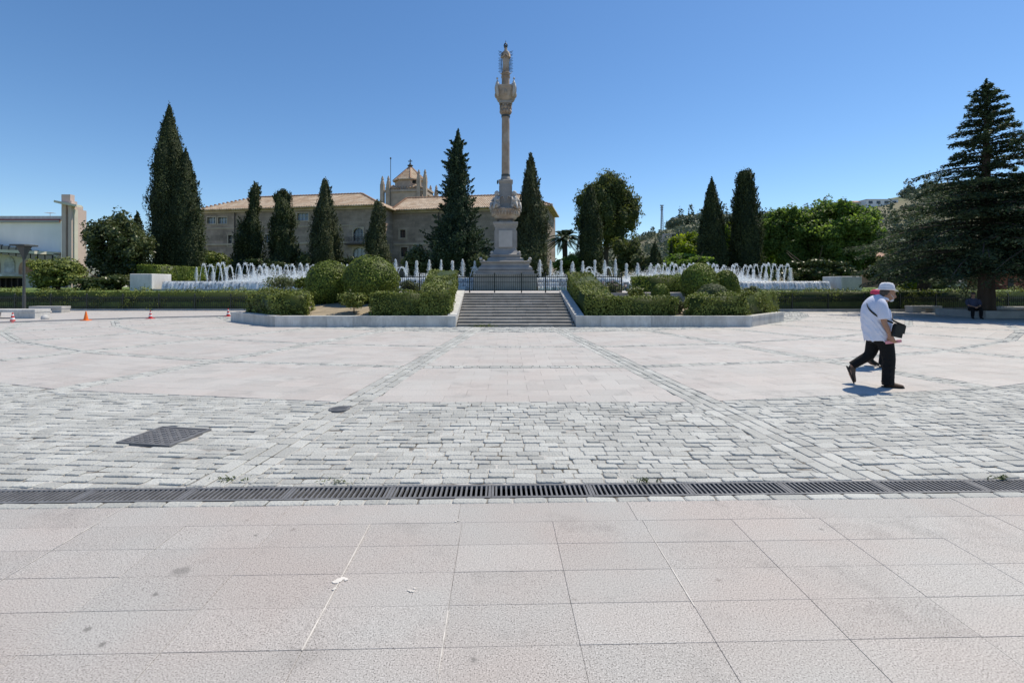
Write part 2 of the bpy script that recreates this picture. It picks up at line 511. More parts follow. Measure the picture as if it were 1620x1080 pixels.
MT['broad'] = leaf_mat('broad_leaf', (0.05, 0.10, 0.02), (0.28, 0.38, 0.10), 0.55)
MT['magnolia'] = leaf_mat('glossy_leaf', (0.028, 0.050, 0.016), (0.13, 0.15, 0.06), 0.2, 0.35)
MT['lime'] = leaf_mat('lime_leaf', (0.10, 0.16, 0.02), (0.34, 0.40, 0.07), 0.5)
MT['far'] = leaf_mat('far_leaf', (0.060, 0.088, 0.060), (0.14, 0.165, 0.105), 0.2)
MT['rose'] = leaf_mat('rose_leaf', (0.045, 0.065, 0.025), (0.19, 0.22, 0.10), 0.25)
MT['palm'] = leaf_mat('palm_leaf', (0.025, 0.05, 0.03), (0.09, 0.13, 0.075), 0.2, 0.4)
MT['stone_bldg'] = masonry_mat('hospital_stone', (0.36, 0.28, 0.235), (0.26, 0.205, 0.175), (0.23, 0.185, 0.16), 1.1, 0.45, R(-10.2))
MT['stone_trim'] = M('pale_trim_stone', (0.42, 0.345, 0.28), 0.85, var=0.25, nscale=0.8, bump=0.4, bscale=3)
MT['tile'] = tile_mat('clay_tile', (0.52, 0.37, 0.25), (0.62, 0.49, 0.36), R(10.2))
MT['glass'] = M('dark_glass', (0.03, 0.035, 0.045), 0.08, spec=0.7)
MT['glass_blue'] = M('pale_blind_glass', (0.20, 0.23, 0.28), 0.12, spec=0.6, var=0.3, nscale=3)
MT['wood_dark'] = M('dark_joinery', (0.06, 0.045, 0.04), 0.6)
MT['cone_orange'] = M('cone_orange', (0.80, 0.18, 0.03), 0.5, var=0.1, nscale=10)
MT['cone_red'] = M('cone_red', (0.55, 0.045, 0.045), 0.5, var=0.15, nscale=10)
MT['cone_white'] = M('cone_white', (0.75, 0.75, 0.75), 0.5)
MT['skin'] = M('skin', (0.36, 0.20, 0.135), 0.55, var=0.1, nscale=12)
MT['shirt'] = M('white_cotton', (0.66, 0.68, 0.80), 0.9, var=0.07, nscale=9, bump=0.35, bscale=14)
MT['shirt2'] = M('dark_blue_cotton', (0.06, 0.07, 0.12), 0.9, var=0.15, nscale=9, bump=0.3, bscale=14)
MT['trousers'] = M('black_cloth', (0.008, 0.008, 0.009), 0.9, var=0.3, nscale=8, bump=0.5, bscale=12)
MT['shoe'] = M('brown_leather', (0.10, 0.065, 0.045), 0.6, var=0.2, nscale=9)
MT['sole'] = M('dark_rubber', (0.03, 0.028, 0.025), 0.8)
MT['hat'] = M('white_straw', (0.74, 0.75, 0.80), 0.85, var=0.06, nscale=30, bump=0.5, bscale=160)
MT['hatband'] = M('hat_band', (0.55, 0.56, 0.60), 0.8)
MT['bag'] = M('black_bag', (0.014, 0.016, 0.015), 0.5, var=0.3, nscale=9)
MT['pink'] = M('pink_paper', (0.70, 0.30, 0.34), 0.7, var=0.1, nscale=9)
MT['redcap'] = M('red_cap', (0.55, 0.05, 0.11), 0.8, var=0.1, nscale=12)
MT['hair'] = M('dark_grey_hair', (0.07, 0.06, 0.055), 0.8, var=0.3, nscale=60)
MT['eye'] = M('eye', (0.05, 0.035, 0.03), 0.2)
MT['mask'] = M('white_mask', (0.60, 0.63, 0.68), 0.9)
MT['concrete'] = M('concrete', (0.40, 0.39, 0.37), 0.85, var=0.18, nscale=2.5, bump=0.3, bscale=30)
MT['mural'] = M('brown_mural', (0.38, 0.20, 0.13), 0.85, var=0.3, nscale=1.2, col2=(0.50, 0.36, 0.26))
MT['mural_grey'] = M('grey_mural', (0.42, 0.43, 0.42), 0.85, var=0.3, nscale=1.6, col2=(0.55, 0.55, 0.52))
MT['cream'] = M('cream_render', (0.60, 0.57, 0.48), 0.85, var=0.08, nscale=0.8)
MT['pinkish'] = M('pink_render', (0.58, 0.46, 0.41), 0.85, var=0.08, nscale=0.6)
MT['darkred'] = M('dark_red_trim', (0.25, 0.06, 0.06), 0.7)
MT['redwall'] = M('dull_red_wall', (0.28, 0.09, 0.06), 0.85, var=0.2, nscale=1.0)
MT['orangewall'] = M('orange_render', (0.50, 0.26, 0.15), 0.85, var=0.15, nscale=0.4)
MT['grey_trim'] = M('grey_trim', (0.36, 0.36, 0.36), 0.8, var=0.1, nscale=1)
MT['black'] = M('black_void', (0.012, 0.011, 0.010), 0.8)
MT['hillsoil'] = M('dry_hillside', (0.20, 0.18, 0.12), 0.95, var=0.35, nscale=0.03, col2=(0.11, 0.13, 0.07), var2=0.3, nscale2=0.3)
MT['red_roof'] = M('red_roof', (0.40, 0.25, 0.17), 0.85, var=0.2, nscale=0.5)
MT['mast'] = M('mast_steel', (0.35, 0.36, 0.38), 0.6)

# ------------------------------------------------------------------ ground
g = MB()
g.add([(-3000, -200, -0.08), (3000, -200, -0.08), (3000, 5000, -0.08), (-3000, 5000, -0.08)], [(0, 1, 2, 3)])
tag(g.build('ground', MT['earth']), kind='structure')

def clip(poly, nx, ny, c):
    out = []
    n = len(poly)
    for i in range(n):
        a = poly[i]; b = poly[(i + 1) % n]
        da = nx * a[0] + ny * a[1] - c; db = nx * b[0] + ny * b[1] - c
        if da <= 0: out.append(a)
        if (da < 0 < db) or (db < 0 < da):
            t = da / (da - db)
            out.append((a[0] + (b[0] - a[0]) * t, a[1] + (b[1] - a[1]) * t))
    return out


def area(p):
    return 0.5 * sum(p[i][0] * p[(i + 1) % len(p)][1] - p[(i + 1) % len(p)][0] * p[i][1] for i in range(len(p)))


def inset(poly, d):
    n = len(poly); out = []
    for i in range(n):
        p0 = poly[i - 1]; p = poly[i]; p1 = poly[(i + 1) % n]
        e0 = Vector((p[0] - p0[0], p[1] - p0[1])); e1 = Vector((p1[0] - p[0], p1[1] - p[1]))
        if e0.length < 1e-6 or e1.length < 1e-6: return None
        e0.normalize(); e1.normalize()
        n0 = Vector((-e0.y, e0.x)); n1 = Vector((-e1.y, e1.x))
        k = 1 + n0.dot(n1)
        if k < 0.3: return None
        q = Vector(p) + (n0 + n1) * (d / k)
        out.append((q.x, q.y))
    return out if area(out) > 1e-4 else None


rs = random.Random(11)
MH = [gnd(183, 701.5), gnd(268, 707), gnd(329, 680.5), gnd(257, 676)]
RCV = gnd(537, 647)


def under_cover(x, y):
    if math.hypot(x - RCV.x, y - RCV.y) < .12: return True
    return all((MH[(i + 1) % 4].x - MH[i].x) * (y - MH[i].y) - (MH[(i + 1) % 4].y - MH[i].y) * (x - MH[i].x) > -.01 for i in range(4))



def chop(a):
    out = []
    n = len(a)
    for i in range(n):
        p0, p, p1 = a[i - 1], a[i], a[(i + 1) % n]
        for q in (p0, p1):
            L_ = math.hypot(q[0] - p[0], q[1] - p[1])
            k = min(.3, rs.uniform(.008, .022) / max(L_, 1e-4))
            out.append((p[0] + (q[0] - p[0]) * k, p[1] + (q[1] - p[1]) * k))
    return out


def stone(mb, poly, gap, bev, bevz, zj=0.0, tilt=0.0, jit=0.0, tint=None, zoff=0.0):
    if len(poly) < 3 or area(poly) < 0.0012: return
    if under_cover(sum(p[0] for p in poly) / len(poly), sum(p[1] for p in poly) / len(poly)): return
    a = inset(poly, gap)
    if a is None: return
    if jit: a = chop(a)
    if jit: a = [(x + rs.uniform(-jit, jit), y + rs.uniform(-jit, jit)) for x, y in a]
    b = inset(a, bev)
    if b is None: return
    n = len(a)
    cx = sum(p[0] for p in a) / n; cy = sum(p[1] for p in a) / n
    tl_ = tilt if isinstance(tilt, tuple) else (tilt, tilt)
    z0 = zoff + rs.uniform(-zj, zj); tx = rs.uniform(-tl_[0], tl_[0]); ty = rs.uniform(-tl_[1], tl_[1])
    zt = lambda p, off: z0 + off + (p[0] - cx) * tx + (p[1] - cy) * ty
    vs = [(p[0], p[1], -0.03) for p in a] + [(p[0], p[1], zt(p, -bevz)) for p in a] + [(p[0], p[1], zt(p, 0)) for p in b]
    fs = [(i, (i + 1) % n, n + (i + 1) % n, n + i) for i in range(n)]
    fs += [(n + i, n + (i + 1) % n, 2 * n + (i + 1) % n, 2 * n + i) for i in range(n)]
    fs.append(tuple(2 * n + i for i in range(n)))
    mb.add(vs, fs, rs.random() if tint is None else tint)


# drain / front slab line (slightly turned against the camera)
FA = R(1.5)
fd = Vector((math.cos(FA), math.sin(FA))); fn = Vector((-math.sin(FA), math.cos(FA)))
def FP(a, b):  # a along the drain, b across; b=0 is the far edge of the front slabs
    p = Vector((0, 3.655)) + fd * a + fn * b
    return (p.x, p.y)
DR0, DR1 = 0.105, 0.350                # near and far edge of the drain

g = MB()
def quad_at(mb, q, z): mb.add([(x, y, z) for x, y in q], [(0, 1, 2, 3)])
quad_at(g, [FP(-48, -11), FP(48, -11), FP(48, DR0 - .002), FP(-48, DR0 - .002)], -0.0135)
quad_at(g, [FP(-48, DR1 + .002), FP(48, DR1 + .002), FP(48, 30), FP(-48, 30)], -0.019)
tag(g.build('pavement_bedding', MT['mortar_dark']), kind='structure')
g = MB()
quad_at(g, [FP(-16, -11), FP(16, -11), FP(16, 0), FP(-16, 0)], -0.004)
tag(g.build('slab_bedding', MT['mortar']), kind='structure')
slabs = MB()
ROW = 0.289
for i in range(0, 22):
    b1 = -i * ROW; b0 = b1 - ROW
    w = 0.63
    k = -16
    while k < 16:
        x0 = -0.985 + k * w
        step = 2 if i == 0 else 1
        if i == 0: x0 += 0.63 * 0.95
        x1 = x0 + w * step
        stone(slabs, [FP(x0, b0), FP(x1, b0), FP(x1, b1), FP(x0, b1)], 0.0010, 0.0012, 0.0012, 0.0010, 0.0008)
        k += step
tag(slabs.build('pavement_slabs', MT['slab']), kind='structure')
# white pointing in a few joints
wj = MB()
for a, b0, b1 in [(-0.985, -1.45, -ROW), (-0.985, -2.9, -1.62), (0.905, -1.2, -0.42), (-2.875, -1.0, 0.0), (-3.505, -0.9, -0.3), (-0.355, -1.9, -1.2)]:
    nseg = 14
    for s_ in range(nseg):
        t0 = b0 + (b1 - b0) * s_ / nseg; t1 = b0 + (b1 - b0) * (s_ + 1) / nseg
        w0 = rs.uniform(0.0014, 0.0038)
        q = [FP(a - w0, t0), FP(a + w0, t0), FP(a + w0, t1), FP(a - w0, t1)]
        wj.add([(x, y, 0.0035) for x, y in q], [(0, 1, 2, 3)])
for cx, cy, rr in [(541, 917, 0.036), (652, 933, 0.022), (724, 824, 0.018), (532, 931, 0.016)]:
    p = gnd(cx, cy)
    for _ in range(5):
        qx = p.x + rs.uniform(-rr, rr) * 0.8; qy = p.y + rs.uniform(-rr, rr) * 0.6; r_ = rr * rs.uniform(0.25, 0.6)
        poly = [(qx + r_ * rs.uniform(.6, 1.2) * math.cos(t * math.pi / 4), qy + r_ * rs.uniform(.6, 1.2) * math.sin(t * math.pi / 4)) for t in range(8)]
        wj.prism(poly, 0.001, 0.0035 + rs.uniform(0, 0.002))
tag(wj.build('mortar_patches', MT['joint_white']), kind='structure')

CEN = Vector((0.0, 35.0))
setts = MB(); fields = MB()
SECT = R(10.0); OFF = R(0.5); HB = 0.23   # sector angle, offset, half width of a radial band


def in_view(pt, marg=260):
    if pt[1] < 1.0: return False
    px = PPX + pt[0] * F_PX / pt[1]
    return -marg < px < 1620 + marg and pt[1] < 32


def drain_clip(poly):
    # keep what is beyond the drain's far edge
    o = FP(0, DR1 + 0.004)
    return clip(poly, -fn.x, -fn.y, -(fn.x * o[0] + fn.y * o[1]))


def lay(mb, kind, er, et, u0, u1, half_lo, rowd, wid, stag):
    """rows of stones between radii u0..u1 of one sector, cut to its two slanted edges"""
    u = u0; i = 0
    tn = math.tan(SECT / 2)
    while u < u1 - 0.02:
        d = rowd * (rs.uniform(0.85, 1.15) if kind == 'sett' else 1.0)
        ue = min(u + d, u1)
        zrow = rs.uniform(-.007, .008)
        vmax = ue * tn - half_lo / math.cos(SECT / 2)
        v = -vmax - rs.uniform(0, wid) if stag else -math.ceil(vmax / wid) * wid - (wid / 2 if i % 2 else 0)
        while v < vmax:
            w = wid * (rs.uniform(0.65, 1.35) if kind == 'sett' else 1.0)
            P = CEN + er * ((u + ue) / 2) + et * (v + w / 2)
            if in_view(P):
                # local polygon (v,u); counter clockwise in world because er points away
                e_ = .0022 if kind == 'sett' and u0 > 28 else 0
                poly = [(v - e_, u), (v + w + e_, u), (v + w + e_, ue), (v - e_, ue)]
                c = math.cos(SECT / 2); s = math.sin(SECT / 2)
                poly = clip(poly, c, -s, -half_lo); 
                poly = clip(poly, -c, -s, -half_lo)
                if len(poly) >= 3:
                    wp = [(CEN.x + er.x * b + et.x * a, CEN.y + er.y * b + et.y * a) for a, b in poly]
                    if area(wp) < 0: wp.reverse()
                    if kind == 'sett':
                        wp = drain_clip(wp)
                        if len(wp) >= 3:
                            stone(mb, wp, rs.uniform(.003, .0065), 0.006, 0.005, 0.0025, (0.02, 0.08), 0.002, zoff=zrow)
                    else:
                        stone(mb, wp, 0.0012, 0.0015, 0.0015, 0.0008, 0.0006)
            v += w
        u = ue; i += 1


def lay_outer(a, er, et):
    """setts between the fields and the drain: courses turn only part of the way with the circle"""
    b = a * 0.42
    fr = Vector((math.sin(b), -math.cos(b))); ft = Vector((math.cos(b), math.sin(b)))
    c = math.cos(SECT / 2); s_ = math.sin(SECT / 2)
    P0 = CEN + er * 28.2
    u = -3.2
    while u < 9:
        d = 0.116 * rs.uniform(.85, 1.18)
        zrow = rs.uniform(-.002, .002)
        v = -5.5 - rs.uniform(0, .2)
        while v < 5.5:
            w = 0.19 * rs.uniform(.65, 1.4)
            Pm = P0 + fr * (u + d / 2) + ft * (v + w / 2)
            if in_view(Pm) and Pm.y > 3.5:
                wp = [P0 + ft * q + fr * p for q, p in [(v - .002, u), (v + w + .002, u), (v + w + .002, u + d), (v - .002, u + d)]]
                # into the sector frame for the cuts, then back
                loc = [((p - CEN).dot(et), (p - CEN).dot(er)) for p in wp]
                if area(loc) < 0: loc.reverse()
                loc = clip(loc, c, -s_, -HB)
                loc = clip(loc, -c, -s_, -HB) if len(loc) >= 3 else loc
                loc = clip(loc, 0, -1, -28.2) if len(loc) >= 3 else loc
                if len(loc) >= 3:
                    wp = [(CEN.x + er.x * y + et.x * x, CEN.y + er.y * y + et.y * x) for x, y in loc]
                    if area(wp) < 0: wp.reverse()
                    wp = drain_clip(wp)
                    if len(wp) >= 3:
                        stone(setts, wp, rs.uniform(.003, .0072), 0.006, 0.006, 0.0065, (0.02, 0.10), 0.0025, zoff=zrow)
            v += w
        u += d


g = MB()
for k in range(-8, 9):
    a = k * SECT + OFF
    er = Vector((math.sin(a), -math.cos(a))); et = Vector((math.cos(a), math.sin(a)))
    tn = math.tan(SECT / 2)
    wp = [(CEN.x + er.x * b + et.x * q, CEN.y + er.y * b + et.y * q) for q, b in [(-28.15 * tn, 28.15), (28.15 * tn, 28.15), (40 * tn, 40), (-40 * tn, 40)]]
    if area(wp) < 0: wp.reverse()
    wp = drain_clip(wp)
    if len(wp) >= 3: g.add([(x, y, -.0095) for x, y in wp], [tuple(range(len(wp)))])
quad_at(g, [FP(-10, 0.001), FP(10, 0.001), FP(10, DR0 - .003), FP(-10, DR0 - .003)], -.0095)
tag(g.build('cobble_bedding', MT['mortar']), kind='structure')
for k in range(-8, 9):
    a = k * SECT + OFF
    er = Vector((math.sin(a), -math.cos(a))); et = Vector((math.cos(a), math.sin(a)))
    lay_outer(a, er, et)
    lay(setts, 'sett', er, et, 25.16, 25.44, HB, 0.14, 0.20, True)
    lay(setts, 'sett', er, et, 22.06, 22.34, HB, 0.14, 0.20, True)
    lay(setts, 'sett', er, et, 15.9, 18.3, HB, 0.125, 0.22, True)
    lay(fields, 'slab', er, et, 18.3, 22.06, HB, 0.376, 0.62, False)
    lay(fields, 'slab', er, et, 22.34, 25.16, HB, 0.403, 0.62, False)
    lay(fields, 'slab', er, et, 25.44, 28.2, HB, 0.3943, 0.62, False)
# radial bands of three rows laid lengthwise
for k in range(-8, 8):
    a = (k + 0.5) * SECT + OFF
    er = Vector((math.sin(a), -math.cos(a))); et = Vector((math.cos(a), math.sin(a)))
    for j in range(3):
        v0 = -HB + j * HB * 2 / 3; v1 = v0 + HB * 2 / 3
        u = 15.9 + rs.uniform(0, 0.2)
        while u < 33.4:
            d = rs.uniform(0.16, 0.34)
            P = CEN + er * (u + d / 2) + et * ((v0 + v1) / 2)
            if in_view(P):
                wp = [(CEN.x + er.x * b + et.x * q, CEN.y + er.y * b + et.y * q) for q, b in [(v0, u), (v1, u), (v1, u + d), (v0, u + d)]]
                if area(wp) < 0: wp.reverse()
                wp = drain_clip(wp)
                if len(wp) >= 3: stone(setts, wp, 0.007, 0.007, 0.005, 0.004, 0.03, 0.002)
            u += d
# the single row of setts on the near side of the drain
x = -8.0
while x < 8:
    w = rs.uniform(0.16, 0.30)
    stone(setts, [FP(x, 0.003), FP(x + w, 0.003), FP(x + w, DR0 - 0.004), FP(x, DR0 - 0.004)], 0.006, 0.009, 0.006, 0.003, 0.02, 0.003)
    x += w
tag(setts.build('cobble_paving', MT['sett']), kind='structure')
tag(fields.build('pavement_fields', MT['field']), kind='structure')

# outer plaza surface beyond the pattern, left and right
# (low raised apron in front of the fences)
g = MB()
pl = [gnd(-140, 516), gnd(0, 511), gnd(120, 507), gnd(250, 503), gnd(366, 500.5)]
poly = [(p.x, p.y) for p in pl] + [(-13.5, 29.6), (-46, 29.6)]
g.prism(poly, -0.02, 0.06)
tag(g.build('raised_pavement', MT['field']), kind='structure')

# drain grates
grp = 'cast iron grates of the drain line'
def make_grate(L=0.80):
    mb = MB()
    W = DR1 - DR0
    z1, z0 = 0.0, -0.028
    mb.box(-L / 2 + 0.002, L / 2 - 0.002, 0, 0.026, z0, z1)
    mb.box(-L / 2 + 0.002, L / 2 - 0.002, W - 0.026, W, z0, z1)
    n = 20
    mb.box(-L / 2 + 0.002, -L / 2 + 0.022, 0.0265, W - 0.0265, z0, z1 - 0.001)
    mb.box(L / 2 - 0.022, L / 2 - 0.002, 0.0265, W - 0.0265, z0, z1 - 0.001)
    for i in range(1, n):
        x = -L / 2 + L * i / n
        mb.box(x - 0.0075, x + 0.0075, 0.0265, W - 0.0265, z0, z1 - 0.0015)
    return mb
gr = make_grate().build('drain_grate', MT['iron'])
first = True
for i in range(-11, 12):
    p = FP(i * 0.80 + 0.24, DR0)
    o = gr if first else dup(gr)
    o.location = (p[0], p[1], -0.002); o.rotation_euler = (0, 0, FA)
    tag(o, 'black slotted iron grate in the long drain line across the paving', 'drain grate', grp)
    first = False
t = MB()
q0 = [FP(-30, DR0 - 0.001), FP(30, DR0 - 0.001), FP(30, DR1 + 0.001), FP(-30, DR1 + 0.001)]
t.add([(x, y, -.075) for x, y in q0] + [(x, y, -.006) for x, y in q0], [(0, 1, 2, 3), (0, 1, 5, 4), (2, 3, 7, 6)])
tag(t.build('drain_trough', MT['pit']), kind='structure')

# square manhole grate and small round cover
c = MH
ux = (c[1] - c[0]); uy = (c[3] - c[0])
base = (c[0] + c[2]) / 2
mh = thing('manhole_grate', 'square dark iron grating set in the grey cobbles', 'manhole', (base.x, base.y, 0))
Mq = lambda a, b, z: c[0] + ux * a + uy * b + Vector((0, 0, z))
mb = MB()
for a0, a1, b0, b1 in [(0, 1, 0, .05), (0, 1, .95, 1), (0, .05, .0505, .9495), (.95, 1, .0505, .9495)]:
    mb.obox(Mq, a0, a1, b0, b1, -0.02, 0.018)
mb.build('frame', MT['iron'], mh)
mb = MB()
mb.obox(Mq, .051, .949, .051, .949, -0.02, 0.0105)
for i in range(9):
    for j in range(9):
        a = .075 + i * .095; b = .075 + j * .095
        if (i + j) % 2 == 0: mb.obox(Mq, a, a + .08, b + .02, b + .05, 0.0103, 0.0165)
        else: mb.obox(Mq, a + .025, a + .055, b, b + .075, 0.0103, 0.0165)
mb.build('grating', MT['iron'], mh)
p = gnd(537, 647)
rc = thing('round_drain_cover', 'small round iron cover in the cobbles by the band of long setts', 'drain cover', (p.x, p.y, 0))
MB().lathe([(0.135, -0.02), (0.135, 0.012), (0.115, 0.015), (0.110, 0.011)], (p.x, p.y, 0), 24).build('rim', MT['iron'], rc)
mb = MB(); mb.lathe([(0.108, -0.02), (0.108, 0.010)], (p.x, p.y, 0), 20)
for i in range(-3, 4):
    h = math.sqrt(max(0.001, 0.1 ** 2 - (i * .03) ** 2))
    mb.box(p.x - h, p.x + h, p.y + i * .03 - .008, p.y + i * .03 + .008, 0.0102, 0.0145)
mb.build('lid', MT['iron'], rc)


# ------------------------------------------------------------------ foliage helpers
def rng(seed): return np.random.default_rng(seed)


def leaf_quads(r, P, Nrm, size, asp=1.7, axis=None, tint=None):
    n = len(P)
    Nrm = Nrm / (np.linalg.norm(Nrm, axis=1, keepdims=True) + 1e-9)
    t = r.normal(size=(n, 3))
    if axis is not None: t = t * 0.45 + axis
    t -= Nrm * np.sum(t * Nrm, axis=1, keepdims=True)
    t /= np.linalg.norm(t, axis=1, keepdims=True) + 1e-9
    b = np.cross(Nrm, t)
    s = (size * r.uniform(0.6, 1.3, n))[:, None] if np.isscalar(size) else (size * r.uniform(0.7, 1.3, n))[:, None]
    V = np.empty((n, 4, 3))
    V[:, 0] = P - t * s * 0.5; V[:, 1] = P + b * s * 0.5 / asp + t * s * 0.08
    V[:, 2] = P + t * s * 0.5; V[:, 3] = P - b * s * 0.5 / asp + t * s * 0.08
    Q = np.arange(n * 4).reshape(n, 4)
    if tint is None: tint = r.random(n)
    return V.reshape(-1, 3), Q, tint


def cat(parts):
    V = []; Q = []; T = []; b = 0
    for v, q, t in parts:
        V.append(v); Q.append(q + b); T.append(t); b += len(v)
    return np.concatenate(V), np.concatenate(Q), np.concatenate(T)


def wob(r, n=7, kmax=6, mmax=14):
    A = r.uniform(0.3, 1.0, n); K = r.integers(1, kmax, n); Mm = r.uniform(-mmax, mmax, n); Ph = r.uniform(0, 6.28, n)
    nrm = np.sqrt(np.sum(A ** 2) / 2)
    return lambda th, t: sum(A[i] * np.sin(K[i] * th + Mm[i] * t + Ph[i]) for i in range(n)) / nrm


def clump_tint(r, P, sc, base=0.45, amp=0.3, leaf=0.25):
    k = r.normal(size=(6, 3)) * sc; ph = r.uniform(0, 6.28, 6)
    v = sum(np.sin(P @ k[i] + ph[i]) for i in range(6)) / 2.45
    return np.clip(base + amp * v * 0.6 + r.normal(size=len(P)) * leaf * 0.6, 0, 1)


def trunk_mb(x, y, z0, z1, r0, r1, lean=(0, 0), n=9, limbs=0, seed=1, spread=1.0):
    rr = random.Random(seed)
    mb = MB()
    pts = []; rad = []
    m = 7
    for i in range(m):
        t = i / (m - 1)
        pts.append((x + lean[0] * t * t + rr.uniform(-.5, .5) * r0 * t, y + lean[1] * t * t, z0 - 0.1 + (z1 - z0 + .1) * t)); rad.append(r0 * (1.25 if i == 0 else 1) * (1 - t) + r1 * t)
    mb.tube(pts, rad, n)
    for i in range(limbs):
        t = rr.uniform(0.35, 0.95)
        zz = z0 + (z1 - z0) * t
        a = rr.uniform(0, 6.28); ln = spread * rr.uniform(0.5, 1.0)
        b = Vector((x + lean[0] * t * t, y, zz))
        e = b + Vector((math.cos(a) * ln, math.sin(a) * ln, ln * rr.uniform(0.4, 0.9)))
        mid = (b + e) / 2 + Vector((0, 0, -0.1 * ln))
        rb = (r0 * (1 - t) + r1 * t) * 0.6
        mb.tube([b, mid, e], [rb, rb * .65, rb * .25], 6)
    return mb


def spire(name, label, px, ytop, wpx, D, mat='cypress', seed=1, zb=1.2, prof=None, lean=0.0, n=8000, size=0.26, rough=0.17, group=None,
          extra=None, cat_='cypress tree', tuft=0.0, ybase=None, kmax=6, mmax=14, lz=0.6, tl=.55, ho=.42, rise=.95, nt=240):
    """column-shaped evergreen: short trunk, lumpy core and leaf sprays all over it"""
    r = rng(seed)
    b = at(px, HOR, D); x0, y0 = b.x, b.y
    zt = at(px, ytop, D).z
    Rm = wpx * 0.5 * D / F_PX * 0.93
    size *= 0.70; n = int(n * 1.3)
    root = thing(name, label, cat_, (x0, y0, zb), group)
    z0 = zb + 0.35
    H = zt - z0
    cols = [(0.0, 1.0, 1.0)] + (extra or [])     # (x shift in m, height factor, width factor)
    prof = prof or [(0, .72), (.08, .95), (.25, 1.0), (.5, .84), (.72, .56), (.88, .3), (.96, .12), (1, .02)]
    pt = np.array([p[0] for p in prof]); pr = np.array([p[1] for p in prof])
    parts = []
    tot = sum(c[1] * c[2] for c in cols)
    for dx, hf, wf in cols:
        w1 = wob(r, 9, kmax, mmax); w2 = wob(r, 9, 12, 40)
        Hc = H * hf; Rc = Rm * wf

        def rad(th, t):
            return Rc * np.interp(t, pt, pr) * (1 + rough * w1(th, t) * 0.7 + rough * 0.5 * w2(th, t))
        # core
        nu, nv = 20, 30
        T, TH = np.meshgrid(np.linspace(0, 0.985, nv), np.linspace(0, 2 * np.pi, nu, endpoint=False), indexing='ij')
        rr_ = rad(TH, T) * 0.80
        Vc = np.stack([x0 + dx + lean * T ** 1.5 + rr_ * np.cos(TH), y0 + rr_ * np.sin(TH), z0 + Hc * T], -1).reshape(-1, 3)
        j, k = np.meshgrid(np.arange(nv - 1), np.arange(nu), indexing='ij')
        Qc = np.stack([j * nu + k, j * nu + (k + 1) % nu, (j + 1) * nu + (k + 1) % nu, (j + 1) * nu + k], -1).reshape(-1, 4)
        parts.append((Vc, Qc, np.full(len(Qc), 0.15)))
        m = int(n * hf * wf / tot)
        # sample t with density by radius
        t = r.random(m * 3); keep = r.random(m * 3) < (np.interp(t, pt, pr) + 0.06); t = t[keep][:m]
        th = r.uniform(0, 2 * np.pi, len(t))
        rr_ = rad(th, t) * r.uniform(0.80, 1.06, len(t))
        if tuft:
            rr_ *= 1 + tuft * np.maximum(0, r.normal(size=len(t))) * 0.35
        P = np.stack([x0 + dx + lean * t ** 1.5 + rr_ * np.cos(th), y0 + rr_ * np.sin(th), z0 + Hc * t + r.normal(size=len(t)) * .1], -1)
        out = np.stack([np.cos(th), np.sin(th), np.full(len(t), .25)], -1)
        Nn = out + r.normal(size=out.shape) * 0.55
        ax = np.stack([np.cos(th) * .5, np.sin(th) * .5, np.full(len(t), 1.0)], -1) * (1.0 if not tuft else 1.0)
        if tuft: ax[:, 2] = lz
        parts.append(leaf_quads(r, P, Nn, size, 2.0, ax, clump_tint(r, P, 1.6)))
        K = int(nt * (hf * wf / tot))
        tt = r.random(K * 4); tt = tt[r.random(K * 4) < (np.interp(tt, pt, pr) + .10)][:K]; K = len(tt)
        ta_ = r.uniform(0, 2 * np.pi, K)
        pf = np.interp(tt, pt, pr)
        rb = rad(ta_, tt) * r.uniform(.60, .85, K)
        Lk = tl * Rc * (.35 + .65 * pf) * r.uniform(.55, 1.25, K)
        Bp_ = np.stack([x0 + dx + lean * tt ** 1.5 + rb * np.cos(ta_), y0 + rb * np.sin(ta_), z0 + Hc * tt * .97], -1)
        dr = np.stack([np.cos(ta_) * ho, np.sin(ta_) * ho, np.full(K, rise)], -1) + r.normal(size=(K, 3)) * .12
        dr /= np.linalg.norm(dr, axis=1, keepdims=True)
        m2 = max(8, int(n * 1.3 * hf * wf / tot / K))
        u = r.random((K, m2)) ** .8
        off = r.normal(size=(K, m2, 3)) * (.20 * Lk[:, None] * (1.02 - u))[:, :, None]
        P = (Bp_[:, None, :] + dr[:, None, :] * (Lk[:, None] * u)[:, :, None] + off).reshape(-1, 3)
        Nn = (off / (.2 * Lk[:, None, None] + 1e-6) + r.normal(size=off.shape) * .8).reshape(-1, 3)
        tk = np.clip(np.repeat(r.normal(.42, .24, K), m2) + r.normal(size=K * m2) * .16, 0, 1)
        parts.append(leaf_quads(r, P, Nn, size * .9, 2.0, np.repeat(dr, m2, 0), tk))
    V, Q, Tn = cat(parts)
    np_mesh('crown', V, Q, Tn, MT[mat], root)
    trunk_mb(x0, y0, zb, zb + H * 0.5, max(.14, Rm * .16), .06, seed=seed).build('trunk', MT['trunk'], root, smooth=True)
    return root


